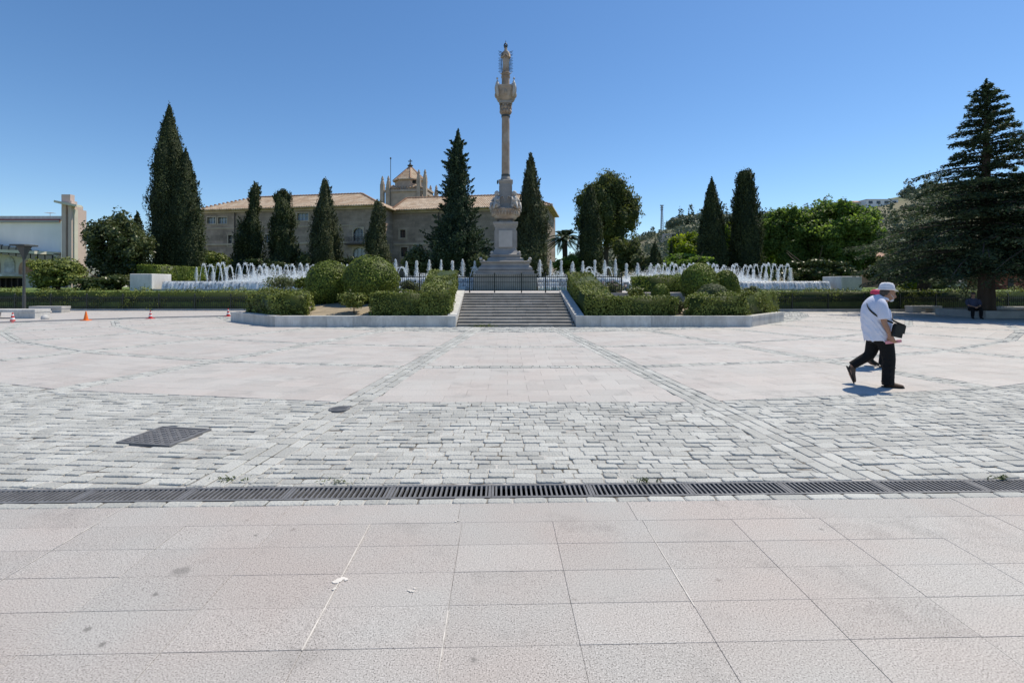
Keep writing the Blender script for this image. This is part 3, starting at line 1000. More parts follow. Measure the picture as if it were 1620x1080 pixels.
def clumps_crown(r, clumps, per, size, asp=1.5, sc=1.5, base=0.45, amp=0.3, flat=1.0, core=True, up=0.35):
    """clumps: list of (x,y,z,rx,ry,rz); leaves over each clump's lumpy shell"""
    parts = []
    for (cx, cy, cz, rx, ry, rz) in clumps:
        m = per
        d = r.normal(size=(m, 3)); d /= np.linalg.norm(d, axis=1, keepdims=True)
        w = wob(r, 6, 5, 5)
        th = np.arctan2(d[:, 1], d[:, 0])
        k = (1 + 0.17 * w(th, d[:, 2] * 2)) * r.uniform(0.72, 1.05, m) ** 0.7
        P = np.stack([cx + d[:, 0] * rx * k, cy + d[:, 1] * ry * k, cz + d[:, 2] * rz * k], -1)
        Nn = d * 0.7 + r.normal(size=d.shape) * 0.6 + np.array([0, 0, up])
        parts.append(leaf_quads(r, P, Nn, size, asp, None, clump_tint(r, P, sc, np.clip(base + r.normal() * .08, 0.1, 0.9), amp)))
        if core:
            nu, nv = 10, 7
            PH, TH = np.meshgrid(np.linspace(-np.pi / 2, np.pi / 2, nv), np.linspace(0, 2 * np.pi, nu, endpoint=False), indexing='ij')
            kk = 0.62
            Vc = np.stack([cx + kk * rx * np.cos(PH) * np.cos(TH), cy + kk * ry * np.cos(PH) * np.sin(TH), cz + kk * rz * np.sin(PH)], -1).reshape(-1, 3)
            j, q = np.meshgrid(np.arange(nv - 1), np.arange(nu), indexing='ij')
            Qc = np.stack([j * nu + q, j * nu + (q + 1) % nu, (j + 1) * nu + (q + 1) % nu, (j + 1) * nu + q], -1).reshape(-1, 4)
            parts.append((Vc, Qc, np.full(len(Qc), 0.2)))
    return cat(parts)


def broad(name, label, px, ytop, ybot, wpx, D, mat='broad', seed=1, zb=1.2, nc=40, per=130, size=0.28, cr=0.30, group=None, cat_='tree', depth=None,
          shape=None, core=True, trunkr=None, sc=1.2):
    r = rng(seed)
    c = at(px, (ytop + ybot) / 2, D)
    rx = wpx * .5 * D / F_PX; rz = (ybot - ytop) * .5 * D / F_PX; ry = depth or rx
    root = thing(name, label, cat_, (c.x, c.y, zb), group)
    cl = []
    for i in range(nc):
        d = r.normal(size=3); d /= np.linalg.norm(d)
        q = r.uniform(0.25, 1.0) ** 0.5 * (1 - cr * .8)
        if shape: q *= shape(d[2])
        rr_ = cr * r.uniform(.65, 1.15)
        cl.append((c.x + d[0] * rx * q, c.y + d[1] * ry * q, c.z + d[2] * rz * q, rx * rr_, ry * rr_, rz * rr_ * r.uniform(.7, 1.0)))
    V, Q, T = clumps_crown(r, cl, per, size, sc=sc, core=core)
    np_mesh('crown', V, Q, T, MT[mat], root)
    tr_ = trunkr or max(.05, rx * .07)
    trunk_mb(c.x, c.y, zb, max(zb + .3, c.z + rz * .3), tr_, tr_ * .4, limbs=6, seed=seed, spread=rx * .7).build('trunk', MT['trunk'], root, smooth=True)
    return root


def topiary_ball(label, px, ytop, ybot, wpx, D, seed, zb, mat='box', cat_='shrub', name='topiary_dome', group=None, size=0.085, n=9000, squash=1.0):
    r = rng(seed)
    Rr = wpx * .5 * D / F_PX
    zt = at(px, ytop, D).z
    x = at(px, 0, D).x
    zlow = at(px, ybot, D).z
    rz = (zt - zlow) * 0.5 if squash == 1.0 else Rr * squash
    zc = zt - rz
    root = thing(name, label, cat_, (x, D, zb), group)
    d = r.normal(size=(n, 3)); d /= np.linalg.norm(d, axis=1, keepdims=True)
    w = wob(r, 8, 6, 6); w2 = wob(r, 8, 14, 22)
    th = np.arctan2(d[:, 1], d[:, 0])
    k = (1 + 0.018 * w(th, d[:, 2] * 2) + .013 * w2(th, d[:, 2] * 2)) * (1 + r.normal(size=n) * .016 + (r.random(n) < .01) * r.random(n) * .06)
    # straighter flanks: superellipse
    P = np.stack([x + d[:, 0] * Rr * k, D + d[:, 1] * Rr * k, zc + d[:, 2] * rz * k], -1)
    keep = P[:, 2] > zb - .05
    P = P[keep]; d = d[keep]
    Nn = d + r.normal(size=d.shape) * .42
    parts = [leaf_quads(r, P, Nn, size, 1.5, None, clump_tint(r, P, 3.0, .5, .22))]
    nu, nv = 28, 16
    PH, TH = np.meshgrid(np.linspace(-np.pi / 2, np.pi / 2, nv), np.linspace(0, 2 * np.pi, nu, endpoint=False), indexing='ij')
    kk = .965
    Vc = np.stack([x + kk * Rr * np.cos(PH) * np.cos(TH), D + kk * Rr * np.cos(PH) * np.sin(TH), np.maximum(zb - .05, zc + kk * rz * np.sin(PH))], -1).reshape(-1, 3)
    j, q = np.meshgrid(np.arange(nv - 1), np.arange(nu), indexing='ij')
    Qc = np.stack([j * nu + q, j * nu + (q + 1) % nu, (j + 1) * nu + (q + 1) % nu, (j + 1) * nu + q], -1).reshape(-1, 4)
    parts.append((Vc, Qc, np.full(len(Qc), .05)))
    V, Q, T = cat(parts)
    np_mesh('foliage', V, Q, T, MT[mat], root)
    trunk_mb(x, D, zb, zc, .07, .04, seed=seed).build('stem', MT['trunk'], root)
    return root


def hedge_block(name, label, quads8, seed, mat='hedge', dens=420, size=0.085, group=None, cat_='hedge', rough=.05, base=.5, parent=None, part_name=None):
    """clipped hedge from hexahedra given as (4 bottom, 4 top) corner lists"""
    r = rng(seed)
    parts = []
    allp = [Vector(p) for q in quads8 for p in q[0]]
    c = sum(allp, Vector()) / len(allp)
    zb = min(p.z for p in allp)
    if parent is None:
        root = tag_root = None
    for b4, t4 in quads8:
        b4 = [Vector(p) for p in b4]; t4 = [Vector(p) for p in t4]
        fs = [(t4[0], t4[1], t4[2], t4[3])] + [(b4[i], b4[(i + 1) % 4], t4[(i + 1) % 4], t4[i]) for i in range(4)]
        cc = (sum(b4, Vector()) + sum(t4, Vector())) / 8
        for A, B, C_, D_ in fs:
            nrm = (B - A).cross(D_ - A)
            ar = ((B - A).cross(C_ - A).length + (C_ - A).cross(D_ - A).length) / 2
            if ar < 1e-4: continue
            nrm.normalize()
            if nrm.dot((A + B + C_ + D_) / 4 - cc) < 0: nrm = -nrm
            m = int(ar * dens)
            if m < 1: continue
            u = r.random(m)[:, None]; v = r.random(m)[:, None]
            A_, B_, Cn, Dn = [np.array(q) for q in (A, B, C_, D_)]
            P = A_ * (1 - u) * (1 - v) + B_ * u * (1 - v) + Cn * u * v + Dn * (1 - u) * v
            kk = r.normal(size=(5, 3)) * 3.0; ph = r.uniform(0, 6.28, 5)
            lump = sum(np.sin(P @ kk[i] + ph[i]) for i in range(5)) / 2.2
            P = P + np.array(nrm)[None, :] * (rough * (lump + r.normal(size=m) * .55) - rough * .3)[:, None]
            stray = r.random(m) < .012
            P[stray] += np.array(nrm)[None, :] * (r.random(stray.sum()) * .14)[:, None] + r.normal(size=(stray.sum(), 3)) * .02
            k2 = r.normal(size=(6, 3)) * 7.0; p2 = r.uniform(0, 6.28, 6)
            hole = sum(np.sin(P @ k2[i] + p2[i]) for i in range(6)) / 2.45
            keep = (hole < 1.25) | stray
            P = P[keep]; m = len(P)
            # round the edges a little by pulling towards the centre
            Nn = np.array(nrm)[None, :] + r.normal(size=(m, 3)) * .6
            parts.append(leaf_quads(r, P, Nn, size, 1.5, None, clump_tint(r, P, 2.5, base, .25)))
        k = .06
        sb = [p + (cc - p).normalized() * .1 for p in b4]; st = [p + (cc - p).normalized() * .1 for p in t4]
        Vc = np.array([tuple(p) for p in sb + st])
        Qc = np.array([(3, 2, 1, 0), (4, 5, 6, 7), (0, 1, 5, 4), (1, 2, 6, 5), (2, 3, 7, 6), (3, 0, 4, 7)])
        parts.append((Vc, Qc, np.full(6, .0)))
    V, Q, T = cat(parts)
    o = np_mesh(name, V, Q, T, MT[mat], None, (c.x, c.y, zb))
    return tag(o, label, cat_, group)


def hexpx(x0, x1, D0, D1, z0, z1, z0b=None, z1b=None):
    """axis box between metres"""
    z0b = z0 if z0b is None else z0b; z1b = z1 if z1b is None else z1b
    return ([(x0, D0, z0), (x1, D0, z0), (x1, D1, z0b), (x0, D1, z0b)], [(x0, D0, z1), (x1, D0, z1), (x1, D1, z1b), (x0, D1, z1b)])

# ------------------------------------------------------------------ terraces and raised ground
TZ = 1.25
YS0, YS1 = 18.84, 23.3                  # foot and head of the stairs
SL0, SR0 = at(722, 0, YS0).x, at(910, 0, YS0).x
SL1, SR1 = at(735, 0, YS1).x, at(885, 0, YS1).x
PLx, PRx = at(435, 0, YS0).x, at(1190, 0, YS0).x
CL, CR = gnd(365, 508), gnd(1240, 508)

g = MB()
g.box(-9.0, 9.2, YS1, 31.6, -0.05, TZ)
tag(g.build('terrace', MT['field']), kind='structure')
g = MB()
g.box(-160, 160, 31.6, 260, -0.05, TZ - 0.02)
tag(g.build('garden_ground', MT['lawn']), kind='structure')
g = MB()
for x0, x1 in [(-60, CL.x), (CR.x, 60)]:
    g.hexa([(x0, 29.75, -.05), (x1, 29.75, -.05), (x1, 31.6, -.05), (x0, 31.6, -.05)], [(x0, 29.75, .55), (x1, 29.75, .55), (x1, 31.6, TZ - .02), (x0, 31.6, TZ - .02)])
tag(g.build('lawn_bank', MT['lawn']), kind='structure')
# kerbs under the fences
g = MB()
g.box(-60, CL.x - .1, 29.45, 29.70, -.03, .16); g.box(CR.x + .1, 60, 29.45, 29.70, -.03, .16)
tag(g.build('kerb', MT['concrete']), kind='structure')

# ------------------------------------------------------------------ stairs
NST = 12
st = thing('stone_stairs', 'wide flight of worn grey stone steps between the two planters', 'stairs', ((SL0 + SR0) / 2, YS0, 0))
for i in range(NST):
    t0 = i / NST; t1 = (i + 1) / NST
    y0 = YS0 + 0.03 + (YS1 - YS0) * t0; y1 = YS0 + (YS1 - YS0) * t1 + 0.03
    h = TZ / NST
    xl = SL0 + (SL1 - SL0) * t0 + .02; xr = SR0 + (SR1 - SR0) * t0 - .02
    m = MB()
    # several stones per step, each with a rounded nosing
    x = xl
    while x < xr - .05:
        w = min(rs.uniform(.9, 1.5), xr - x)
        if xr - (x + w) < .3: w = xr - x
        z1 = h * (i + 1) + rs.uniform(-.003, .003)
        ti = rs.random()
        a, b = x + .003, x + w - .003
        m.add([(a, y0 + .02, h * i - .02), (b, y0 + .02, h * i - .02), (b, y0 + .02, z1 - .045), (a, y0 + .02, z1 - .045),
               (a, y0 - .012, z1 - .04), (b, y0 - .012, z1 - .04), (b, y0 - .012, z1 - .012), (a, y0 - .012, z1 - .012),
               (a, y0 + .004, z1), (b, y0 + .004, z1), (b, y1 + .02, z1), (a, y1 + .02, z1)],
              [(0, 1, 2, 3), (3, 2, 5, 4), (4, 5, 6, 7), (7, 6, 9, 8), (8, 9, 10, 11), (0, 3, 4, 7, 8, 11), (1, 10, 9, 6, 5, 2)], ti)
        x += w
    m.build('step', MT['step'], st)

# ------------------------------------------------------------------ planters
WH = 0.42
def planter(side):
    if side < 0:
        c0 = Vector((SL0, YS0, 0)); c1 = Vector((PLx, YS0, 0)); c2 = Vector((CL.x, CL.y, 0)); s1 = Vector((SL1, YS1, 0))
        lab = 'long low granite planter with the two largest domes, between stairs and traffic cones'
    else:
        c0 = Vector((SR0, YS0, 0)); c1 = Vector((PRx, YS0, 0)); c2 = Vector((CR.x, CR.y, 0)); s1 = Vector((SR1, YS1, 0))
        lab = 'long low granite planter behind the walking man in the white hat'
    root = thing('planter', lab, 'planter', ((c0.x + c1.x) / 2, YS0, 0), 'granite planters flanking the stairs')
    sg = side
    # front wall in blocks with coping
    def wall_run(name, A, B, n, th=.30):
        d = (B - A).normalized(); nn = Vector((-d.y, d.x, 0))
        if nn.y < 0: nn = -nn
        L = (B - A).length
        body = MB(); cop = MB()
        for i in range(n):
            a = A + d * (L * i / n + .0025); b = A + d * (L * (i + 1) / n - .0025)
            ti = rs.random()
            ai, bi = a + nn * th, b + nn * th
            q = [a, b, bi, ai] if (b - a).cross(ai - a).z > 0 else [b, a, ai, bi]
            body.hexa([p + Vector((0, 0, -.03)) for p in q], [p + Vector((0, 0, WH - .09)) for p in q], ti)
            a2, b2 = a - nn * .015, b - nn * .015; ai2, bi2 = a + nn * (th + .02), b + nn * (th + .02)
            q = [a2, b2, bi2, ai2] if (b2 - a2).cross(ai2 - a2).z > 0 else [b2, a2, ai2, bi2]
            cop.hexa([p + Vector((0, 0, WH - .088)) for p in q], [p + Vector((0, 0, WH)) for p in q], ti)
        body.build('wall', MT['wall_stone'], root); cop.build('coping', MT['wall_stone'], root)
    wall_run('front', c0 + Vector((sg * .02, 0, 0)), c1, 7)
    wall_run('end', c1 + Vector((sg * .012, .012, 0)), c2, 3)
    # sloping flank along the stairs
    W_ = 0.36
    fl = MB()
    a0 = c0 + Vector((sg * .02, .32, 0)); a1 = s1
    zt0, zt1 = WH + .03, TZ + .12
    pts_in = [a0, a1]; pts_out = [a0 + Vector((sg * W_, 0, 0)), a1 + Vector((sg * W_, 0, 0))]
    def hx(p0, p1, q0, q1, zb, z0, z1):
        b = [p0, q0, q1, p1]
        zz = [z0, z0, z1, z1]
        if (q0 - p0).cross(p1 - p0).z < 0: b = [q0, p0, p1, q1]
        fl.hexa([(p.x, p.y, zb) for p in b], [(p.x, p.y, z) for p, z in zip(b, zz)], rs.random())
    hx(a0, a1, pts_out[0], pts_out[1], -.03, zt0, zt1)
    fl.build('flank_wall', MT['wall_stone'], root)
    # soil, rising to the terrace
    so = MB()
    i0 = c0 + Vector((sg * .4, .3, 0)); i1 = c1 + Vector((-sg * .1, .3, 0)); i2 = c2 + Vector((-sg * .25, .1, 0))
    k0 = Vector((s1.x + sg * .37, YS1 + .2, 0)); bk = Vector((c2.x - sg * .25, 29.6, 0)); bk2 = Vector((s1.x + sg * .37, 29.6, 0))
    top = [(i0, .36), (i1, .36), (i2, .36), (bk, .9), (bk2, TZ - .01), (k0, 1.16)]
    cxy = sum((p for p, z in top), Vector()) / 6
    n_ = 6
    vs = [(p.x, p.y, z) for p, z in top] + [(cxy.x, cxy.y, .95)] + [(p.x, p.y, -.04) for p, z in top]
    fs = [((i, (i + 1) % n_, 6) if sg > 0 else ((i + 1) % n_, i, 6)) for i in range(n_)] + [(i, 7 + i, 7 + (i + 1) % n_, (i + 1) % n_) for i in range(n_)]
    so.add(vs, fs)
    so.build('soil', MT['soil'], root)
    return root
planter(-1); planter(1)

# ------------------------------------------------------------------ railing at the head of the stairs
def railing():
    D = YS1 + .35
    root = thing('iron_railing', 'black iron railing of thin upright bars at the head of the stairs', 'railing', (0, D, TZ))
    xs = [at(p, 0, D).x for p in (625, 664, 703.5, 743, 782.5, 825, 863, 903, 943, 983)]
    zt = TZ + .86
    for x in xs:
        m = MB(); m.box(x - .028, x + .028, D - .028, D + .028, TZ - .02, zt + .07); m.lathe([(.03, 0), (.036, .03), (.0, .07)], (x, D, zt + .07), 8, cap=False)
        m.build('post', MT['fence'], root)
    for a, b in zip(xs[:-1], xs[1:]):
        m = MB()
        m.box(a + .029, b - .029, D - .016, D + .016, zt - .12, zt - .075)
        m.box(a + .029, b - .029, D - .012, D + .012, TZ + .50, TZ + .525)
        m.box(a + .029, b - .029, D - .016, D + .016, TZ + .09, TZ + .125)
        n = 13
        for i in range(1, n):
            x = a + (b - a) * i / n
            m.tube([(x, D, TZ + .09), (x, D, zt)], .013, 5)
            m.lathe([(.016, 0), (.0, .05)], (x, D, zt), 5, cap=False)
        m.build('bar_panel', MT['fence'], root)
railing()

def picket_fence(xs, D, label):
    root = thing('picket_fence', label, 'fence', (sum(xs) / len(xs), D, 0), 'dark iron picket fences along the garden')
    for x in xs:
        m = MB(); m.box(x - .035, x + .035, D - .035, D + .035, .1, 1.02); m.lathe([(.045, 0), (.03, .05), (0, .09)], (x, D, 1.02), 8, cap=False)
        m.build('post', MT['fence'], root)
    for a, b in zip(xs[:-1], xs[1:]):
        m = MB()
        m.box(a + .036, b - .036, D - .02, D + .02, .24, .28)
        m.box(a + .036, b - .036, D - .02, D + .02, .82, .86)
        n = max(3, int(round((b - a) / .125)))
        for i in range(1, n):
            x = a + (b - a) * i / n
            m.box(x - .016, x + .016, D - .012, D + .012, .17, .90)
            m.lathe([(.026, 0), (0, .11)], (x, D, .90), 4, cap=False)
        m.build('picket_panel', MT['fence'], root)
FY = 29.58
picket_fence([-37 + i * 2.2 for i in range(0, 12)], FY, 'dark picket fence behind the orange traffic cones and street lamp')
picket_fence([CR.x + .5 + i * 2.2 for i in range(0, 13)], FY, 'dark picket fence behind the walking man and the cedar trunk')

# shrubs clipped behind the fences (seen through the pickets and over them)
hedge_block('clipped_hedge', 'low clipped hedge filling the strip behind the fence with the traffic cones', [hexpx(-38, CL.x + .2, 29.85, 31.2, .1, 1.17)], 31, dens=300, size=.10, rough=.17)
hedge_block('clipped_hedge', 'low clipped hedge behind the fence, seen past the walking man', [hexpx(CR.x - .2, 40, 29.85, 31.2, .1, 1.19)], 32, dens=300, size=.10, rough=.17)

# ------------------------------------------------------------------ hedges in the planters
def hz(px, py, D): return at(px, py, D).z
yF = YS0 + .42
# left L-shaped hedge by the stairs
xa, xb = at(584, 0, yF).x, at(712, 0, yF).x
xi = at(664, 0, yF).x
zF, zBk = hz(650, 463, yF), hz(690, 427, YS1 + .6)
xb1 = SL1 - .42; xi1 = xb1 - 1.35
hedge_block('clipped_hedge', 'L-shaped clipped hedge beside the steps, near the largest dome, its stair side sunlit', [
    ([(xa, yF, .3), (xb - .9, yF, .3), (xb - .9, yF + 1.1, .4), (xa, yF + 1.1, .4)], [(xa, yF, zF), (xb - .9, yF, zF), (xb - .9, yF + 1.1, zF), (xa, yF + 1.1, zF)]),
    ([(xi, yF, .3), (xb, yF, .3), (xb1, YS1 + .6, .9), (xi1, YS1 + .6, .9)], [(xi, yF, zF + .02), (xb, yF, zF + .02), (xb1, YS1 + .6, zBk), (xi1, YS1 + .6, zBk)])], 41, dens=650)
# right L-shaped hedge by the stairs
xa, xb = at(925, 0, yF).x, at(1072, 0, yF).x
xi = at(972, 0, yF).x
xa1 = SR1 + .42; xi1 = xa1 + 1.2
zF, zBk = hz(1000, 470, yF), hz(905, 431, YS1 + .6)
hedge_block('clipped_hedge', 'L-shaped clipped hedge by the stairs whose long face towards the steps lies in shade', [
    ([(xa + .9, yF, .3), (xb, yF, .3), (xb, yF + 1.1, .4), (xa + .9, yF + 1.1, .4)], [(xa + .9, yF, zF), (xb, yF, zF), (xb, yF + 1.1, zF), (xa + .9, yF + 1.1, zF)]),
    ([(xa, yF, .3), (xi, yF, .3), (xi1, YS1 + .6, .9), (xa1, YS1 + .6, .9)], [(xa, yF, zF + .02), (xi, yF, zF + .02), (xi1, YS1 + .6, zBk), (xa1, YS1 + .6, zBk)])], 42, dens=650)
# outer hedge blocks
p0, p1 = at(388, 0, 21.3), at(490, 0, yF)
hedge_block('clipped_hedge', 'dense low hedge block at the outer corner of the planter near the last traffic cone', [
    ([(at(430, 0, 19.7).x, 19.7, .3), (at(487, 0, 19.5).x, 19.5, .3), (at(492, 0, 21).x, 21.0, .3), (at(387, 0, 22.0).x, 22.2, .3)],
     [(at(430, 0, 19.7).x, 19.7, hz(430, 466, 19.7)), (at(487, 0, 19.5).x, 19.5, hz(487, 466, 19.5)), (at(492, 0, 21).x, 21.0, hz(490, 461, 21)), (at(387, 0, 22.0).x, 22.2, hz(390, 462, 22.2))])], 43, dens=600, rough=.1)
hedge_block('clipped_hedge', "low hedge block at the planter's outer end behind the walking man, end face sunlit", [
    ([(at(1088, 0, yF).x, yF, .3), (at(1176, 0, yF + .1).x, yF + .1, .3), (at(1176, 0, 21).x, 21.0, .3), (at(1088, 0, 21).x, 20.6, .3)],
     [(at(1088, 0, yF).x, yF, hz(1, 471, yF)), (at(1176, 0, yF + .1).x, yF + .1, hz(1, 467, yF)), (at(1176, 0, 21).x, 21.0, hz(1, 465, 21)), (at(1088, 0, 20.6).x, 20.6, hz(1, 469, 20.6))]),
    ([(at(1174, 0, yF + .1).x, yF + .12, .3), (at(1181, 0, yF + .2).x, yF + .2, .3), (at(1232, 0, 22.4).x, 22.4, .3), (at(1180, 0, 22.6).x, 22.6, .3)],
     [(at(1174, 0, yF + .1).x, yF + .12, hz(1, 466, yF)), (at(1181, 0, yF + .2).x, yF + .2, hz(1, 466, yF)), (at(1232, 0, 22.4).x, 22.4, hz(1, 464, 22.4)), (at(1180, 0, 22.6).x, 22.6, hz(1, 464, 22.6))])], 44, dens=600, rough=.1)
hedge_block('clipped_hedge', 'dark clipped hedge block behind the pair of domes, next to the rose bushes', [hexpx(at(1008, 0, 25).x, at(1082, 0, 25).x, 25, 26.4, .7, hz(1, 437, 25))], 45, mat='box', dens=420, rough=.08)

topiary_ball('slightly smaller boxwood dome overlapped by the largest dome, near the arched jets', 522, 413, 488, 74, 23.6, 51, .6)
topiary_ball('largest boxwood dome, sunlit on top, in front of the stone building', 587, 405, 486, 86, 23.0, 52, .6)
topiary_ball('high boxwood dome with a small grey-green mound at its foot', 1106, 417, 482, 58, 23.4, 53, .6)
topiary_ball('boxwood dome partly hidden behind a taller dome, next to the falling water', 1148, 428, 482, 40, 24.2, 54, .6)
topiary_ball('small flat grey-green mound in front of the tall dome', 1127, 449, 486, 48, 21.2, 55, .45, mat='rose', size=.07, n=5000, name='low_mound', cat_='shrub')
topiary_ball('small round bush beside the dark hedge block and the roses', 1045, 449, 484, 28, 22.4, 56, .5, size=.08, n=3500, name='round_bush')

# loose shrubs in the planters
def shrub(name, label, px, ytop, ybot, wpx, D, mat, seed, zb, size=.11, nc=14, per=120, cr=.42, cat_='shrub', group=None, core=False):
    return broad(name, label, px, ytop, ybot, wpx, D, mat, seed, zb, nc, per, size, cr, group, cat_, core=core, trunkr=.03, sc=2.5)
shrub('small_shrub', 'small spreading shrub with bright top on bare soil below the largest dome', 560, 457, 495, 50, 20.0, 'hedge', 61, .35, .085, 20, 150)
shrub('loose_shrub', 'loose airy shrub with long arching twigs in front of the wide falling water', 446, 431, 464, 62, 24.5, 'rose', 62, .6, .10, 26, 60)
shrub('loose_shrub', 'leafy green shrub tucked against the lower dome', 480, 437, 464, 36, 24.2, 'box', 63, .6, .10, 16, 130)
shrub('rose_bush', 'rose bush with pale blooms just behind the hedge arm that climbs by the stairs', 966, 443, 470, 44, 24.2, 'rose', 64, .8, .09, 22, 90)
shrub('rose_bush', 'lower green rose bush between the pale blooms and the round bush', 1006, 452, 476, 42, 22.8, 'hedge', 65, .6, .09, 18, 100)
shrub('rose_bush', 'dark-leaved rose bush behind the L-shaped hedge, below the plumes of water', 650, 441, 464, 40, 24.5, 'rose', 66, .9, .09, 20, 90)
shrub('loose_shrub', 'feathery grey-green shrub in front of the falling water next to the domes', 1188, 446, 470, 26, 24.6, 'rose', 67, .6, .10, 14, 60)
shrub('small_shrub', 'sparse little shrub in the gap between the two hedge blocks', 1075, 468, 497, 26, 19.9, 'rose', 68, .35, .07, 12, 90)
# pale rose flowers
def flowers(label, spots, D, seed):
    rr = random.Random(seed); mb = MB()
    mb.tube([at(spots[0][0], spots[0][1], D)] + [at(a, b, D) for a, b in sorted(spots)], .006, 4)
    for px, py in spots:
        p = at(px, py, D + rr.uniform(-.02, .02))
        for _ in range(5):
            mb.ell(p + Vector((rr.uniform(-.06, .06), rr.uniform(-.06, .06), rr.uniform(-.05, .05))), .05, .05, .035, 7, 4)
    o = mb.build('rose_blooms', MT['pinkish'], None, at(spots[0][0], spots[0][1], D))
    return tag(o, label, 'flowers')
flowers('cluster of pale rose blooms above the hedge that climbs beside the steps', [(953, 447), (960, 455), (968, 446), (975, 452), (948, 456), (981, 460), (990, 452)], 23.9, 3)

# ------------------------------------------------------------------ monument
MX, MY = at(800, 0, 35.0).x, 35.0
SC = MY / F_PX
mz = lambda py: EYE + (HOR - py) * SC
mw = lambda px: px * SC
mon = thing('column_monument', 'tall marble column monument with a crowned robed statue on top', 'monument', (MX, MY, TZ))
def stack(name, mat, levels, parent=mon, sy=1.0, smooth=False):
    """square mouldings: list of (half width px, y px) from bottom to top"""
    mb = MB()
    mb.lathe([(mw(w) * math.sqrt(2), mz(y)) for w, y in levels], (MX, MY, 0), 4, rot=math.pi / 4, sx=1, sy=sy)
    return mb.build(name, mat, parent)
stack('plinth', MT['marble'], [(47, 462), (47, 436.5), (48.5, 436), (48.5, 434)])
stack('base_step', MT['marble'], [(43, 434), (43, 430.2), (43.5, 430), (43.5, 429)])
stack('base_block', MT['marble'], [(40, 429), (41, 427), (40, 424), (36.5, 421), (36, 418), (38.5, 416.5), (39, 415), (38, 414.4)])
stack('base_tier', MT['marble'], [(28, 414.4), (27, 410), (22.5, 408), (24, 405.5), (24.5, 404), (22, 403)])
# small corner scrolls
for sx in (-1, 1):
    for sy_ in (-1, 1):
        for (w, y0, y1, r) in [(37, 414, 409, 2.6), (21, 403, 398.5, 2.4)]:
            mb = MB(); mb.ell((MX + sx * mw(w), MY + sy_ * mw(w), mz((y0 + y1) / 2)), mw(r), mw(r), mw((y0 - y1) / 2), 10, 8)
            mb.build('scroll', MT['marble_pale'], mon, smooth=True)
stack('pedestal_foot', MT['marble'], [(22, 403), (19.5, 400), (17.5, 397), (17.2, 395.5), (16.4, 395)])
stack('pedestal', MT['marble'], [(16.2, 395), (16.2, 362), (17, 361), (17.3, 359), (19, 356.5), (19.4, 354), (19, 353.2)])
# plaque on each face
for k in range(4):
    a = k * math.pi / 2
    mb = MB()
    ca, sa = math.cos(a), math.sin(a)
    h = mw(16.2)
    def PM(x, y, z): return (MX + ca * x - sa * (y), MY + sa * x + ca * (y), z)
    mb.obox(PM, -mw(11.4), mw(11.4), -h - .05, -h - .002, mz(393), mz(365.5))
    fr = mb.build('plaque_frame', MT['marble'], mon)
    mb = MB(); mb.obox(PM, -mw(10.4), mw(10.4), -h - .075, -h - .0502, mz(392), mz(366.5))
    # rows of worn carving
    for i in range(7):
        zz = mz(369.5 + i * 3.2); rr = random.Random(i * 7 + k)
        x = -mw(8.2)
        while x < mw(8.0):
            w = rr.uniform(.02, .09)
            mb.obox(PM, x, min(x + w, mw(8.4)), -h - .080, -h - .0751, zz - .022, zz + .018)
            x += w + rr.uniform(.02, .05)
    mb.build('plaque', MT['marble_pale'], fr)
# neck and carved bowl
stack('neck', MT['marble'], [(13, 353.2), (10, 351), (10.5, 349.5), (13.5, 349)])
mb = MB()
prof = [(13.5, 349), (17, 347), (21, 342), (22.6, 337), (23.6, 334), (23.4, 332), (20, 331.4)]
mb.lathe([(mw(w * .94), mz(y)) for w, y in prof], (MX, MY, 0), 32)
for k in range(28):
    a = 2 * math.pi * k / 28
    mb.ell((MX + math.cos(a) * mw(20.5), MY + math.sin(a) * mw(20.5), mz(338.5)), .10, .10, .20, 8, 6)
    mb.ell((MX + math.cos(a + .11) * mw(21.7), MY + math.sin(a + .11) * mw(21.7), mz(333.5)), .07, .07, .07, 6, 4)
mb.build('carved_bowl', MT['marble_warm'], mon, smooth=True)
stack('bowl_top', MT['marble'], [(14, 331.4), (13, 329), (11.5, 328), (11.2, 326.5)])
stack('column_pedestal', MT['marble'], [(10.6, 326.5), (10.2, 325), (9.7, 324), (9.5, 291.5), (10.4, 290.5), (11.2, 288.5), (11.4, 287), (10, 286.2)])
for k in range(4):
    a = k * math.pi / 2; ca, sa = math.cos(a), math.sin(a); h = mw(9.6)
    def PM(x, y, z): return (MX + ca * x - sa * (y), MY + sa * x + ca * (y), z)
    mb = MB(); mb.obox(PM, -mw(6.6), mw(6.6), -h - .03, -h + .01, mz(321), mz(295)); mb.build('panel', MT['marble'], mon)
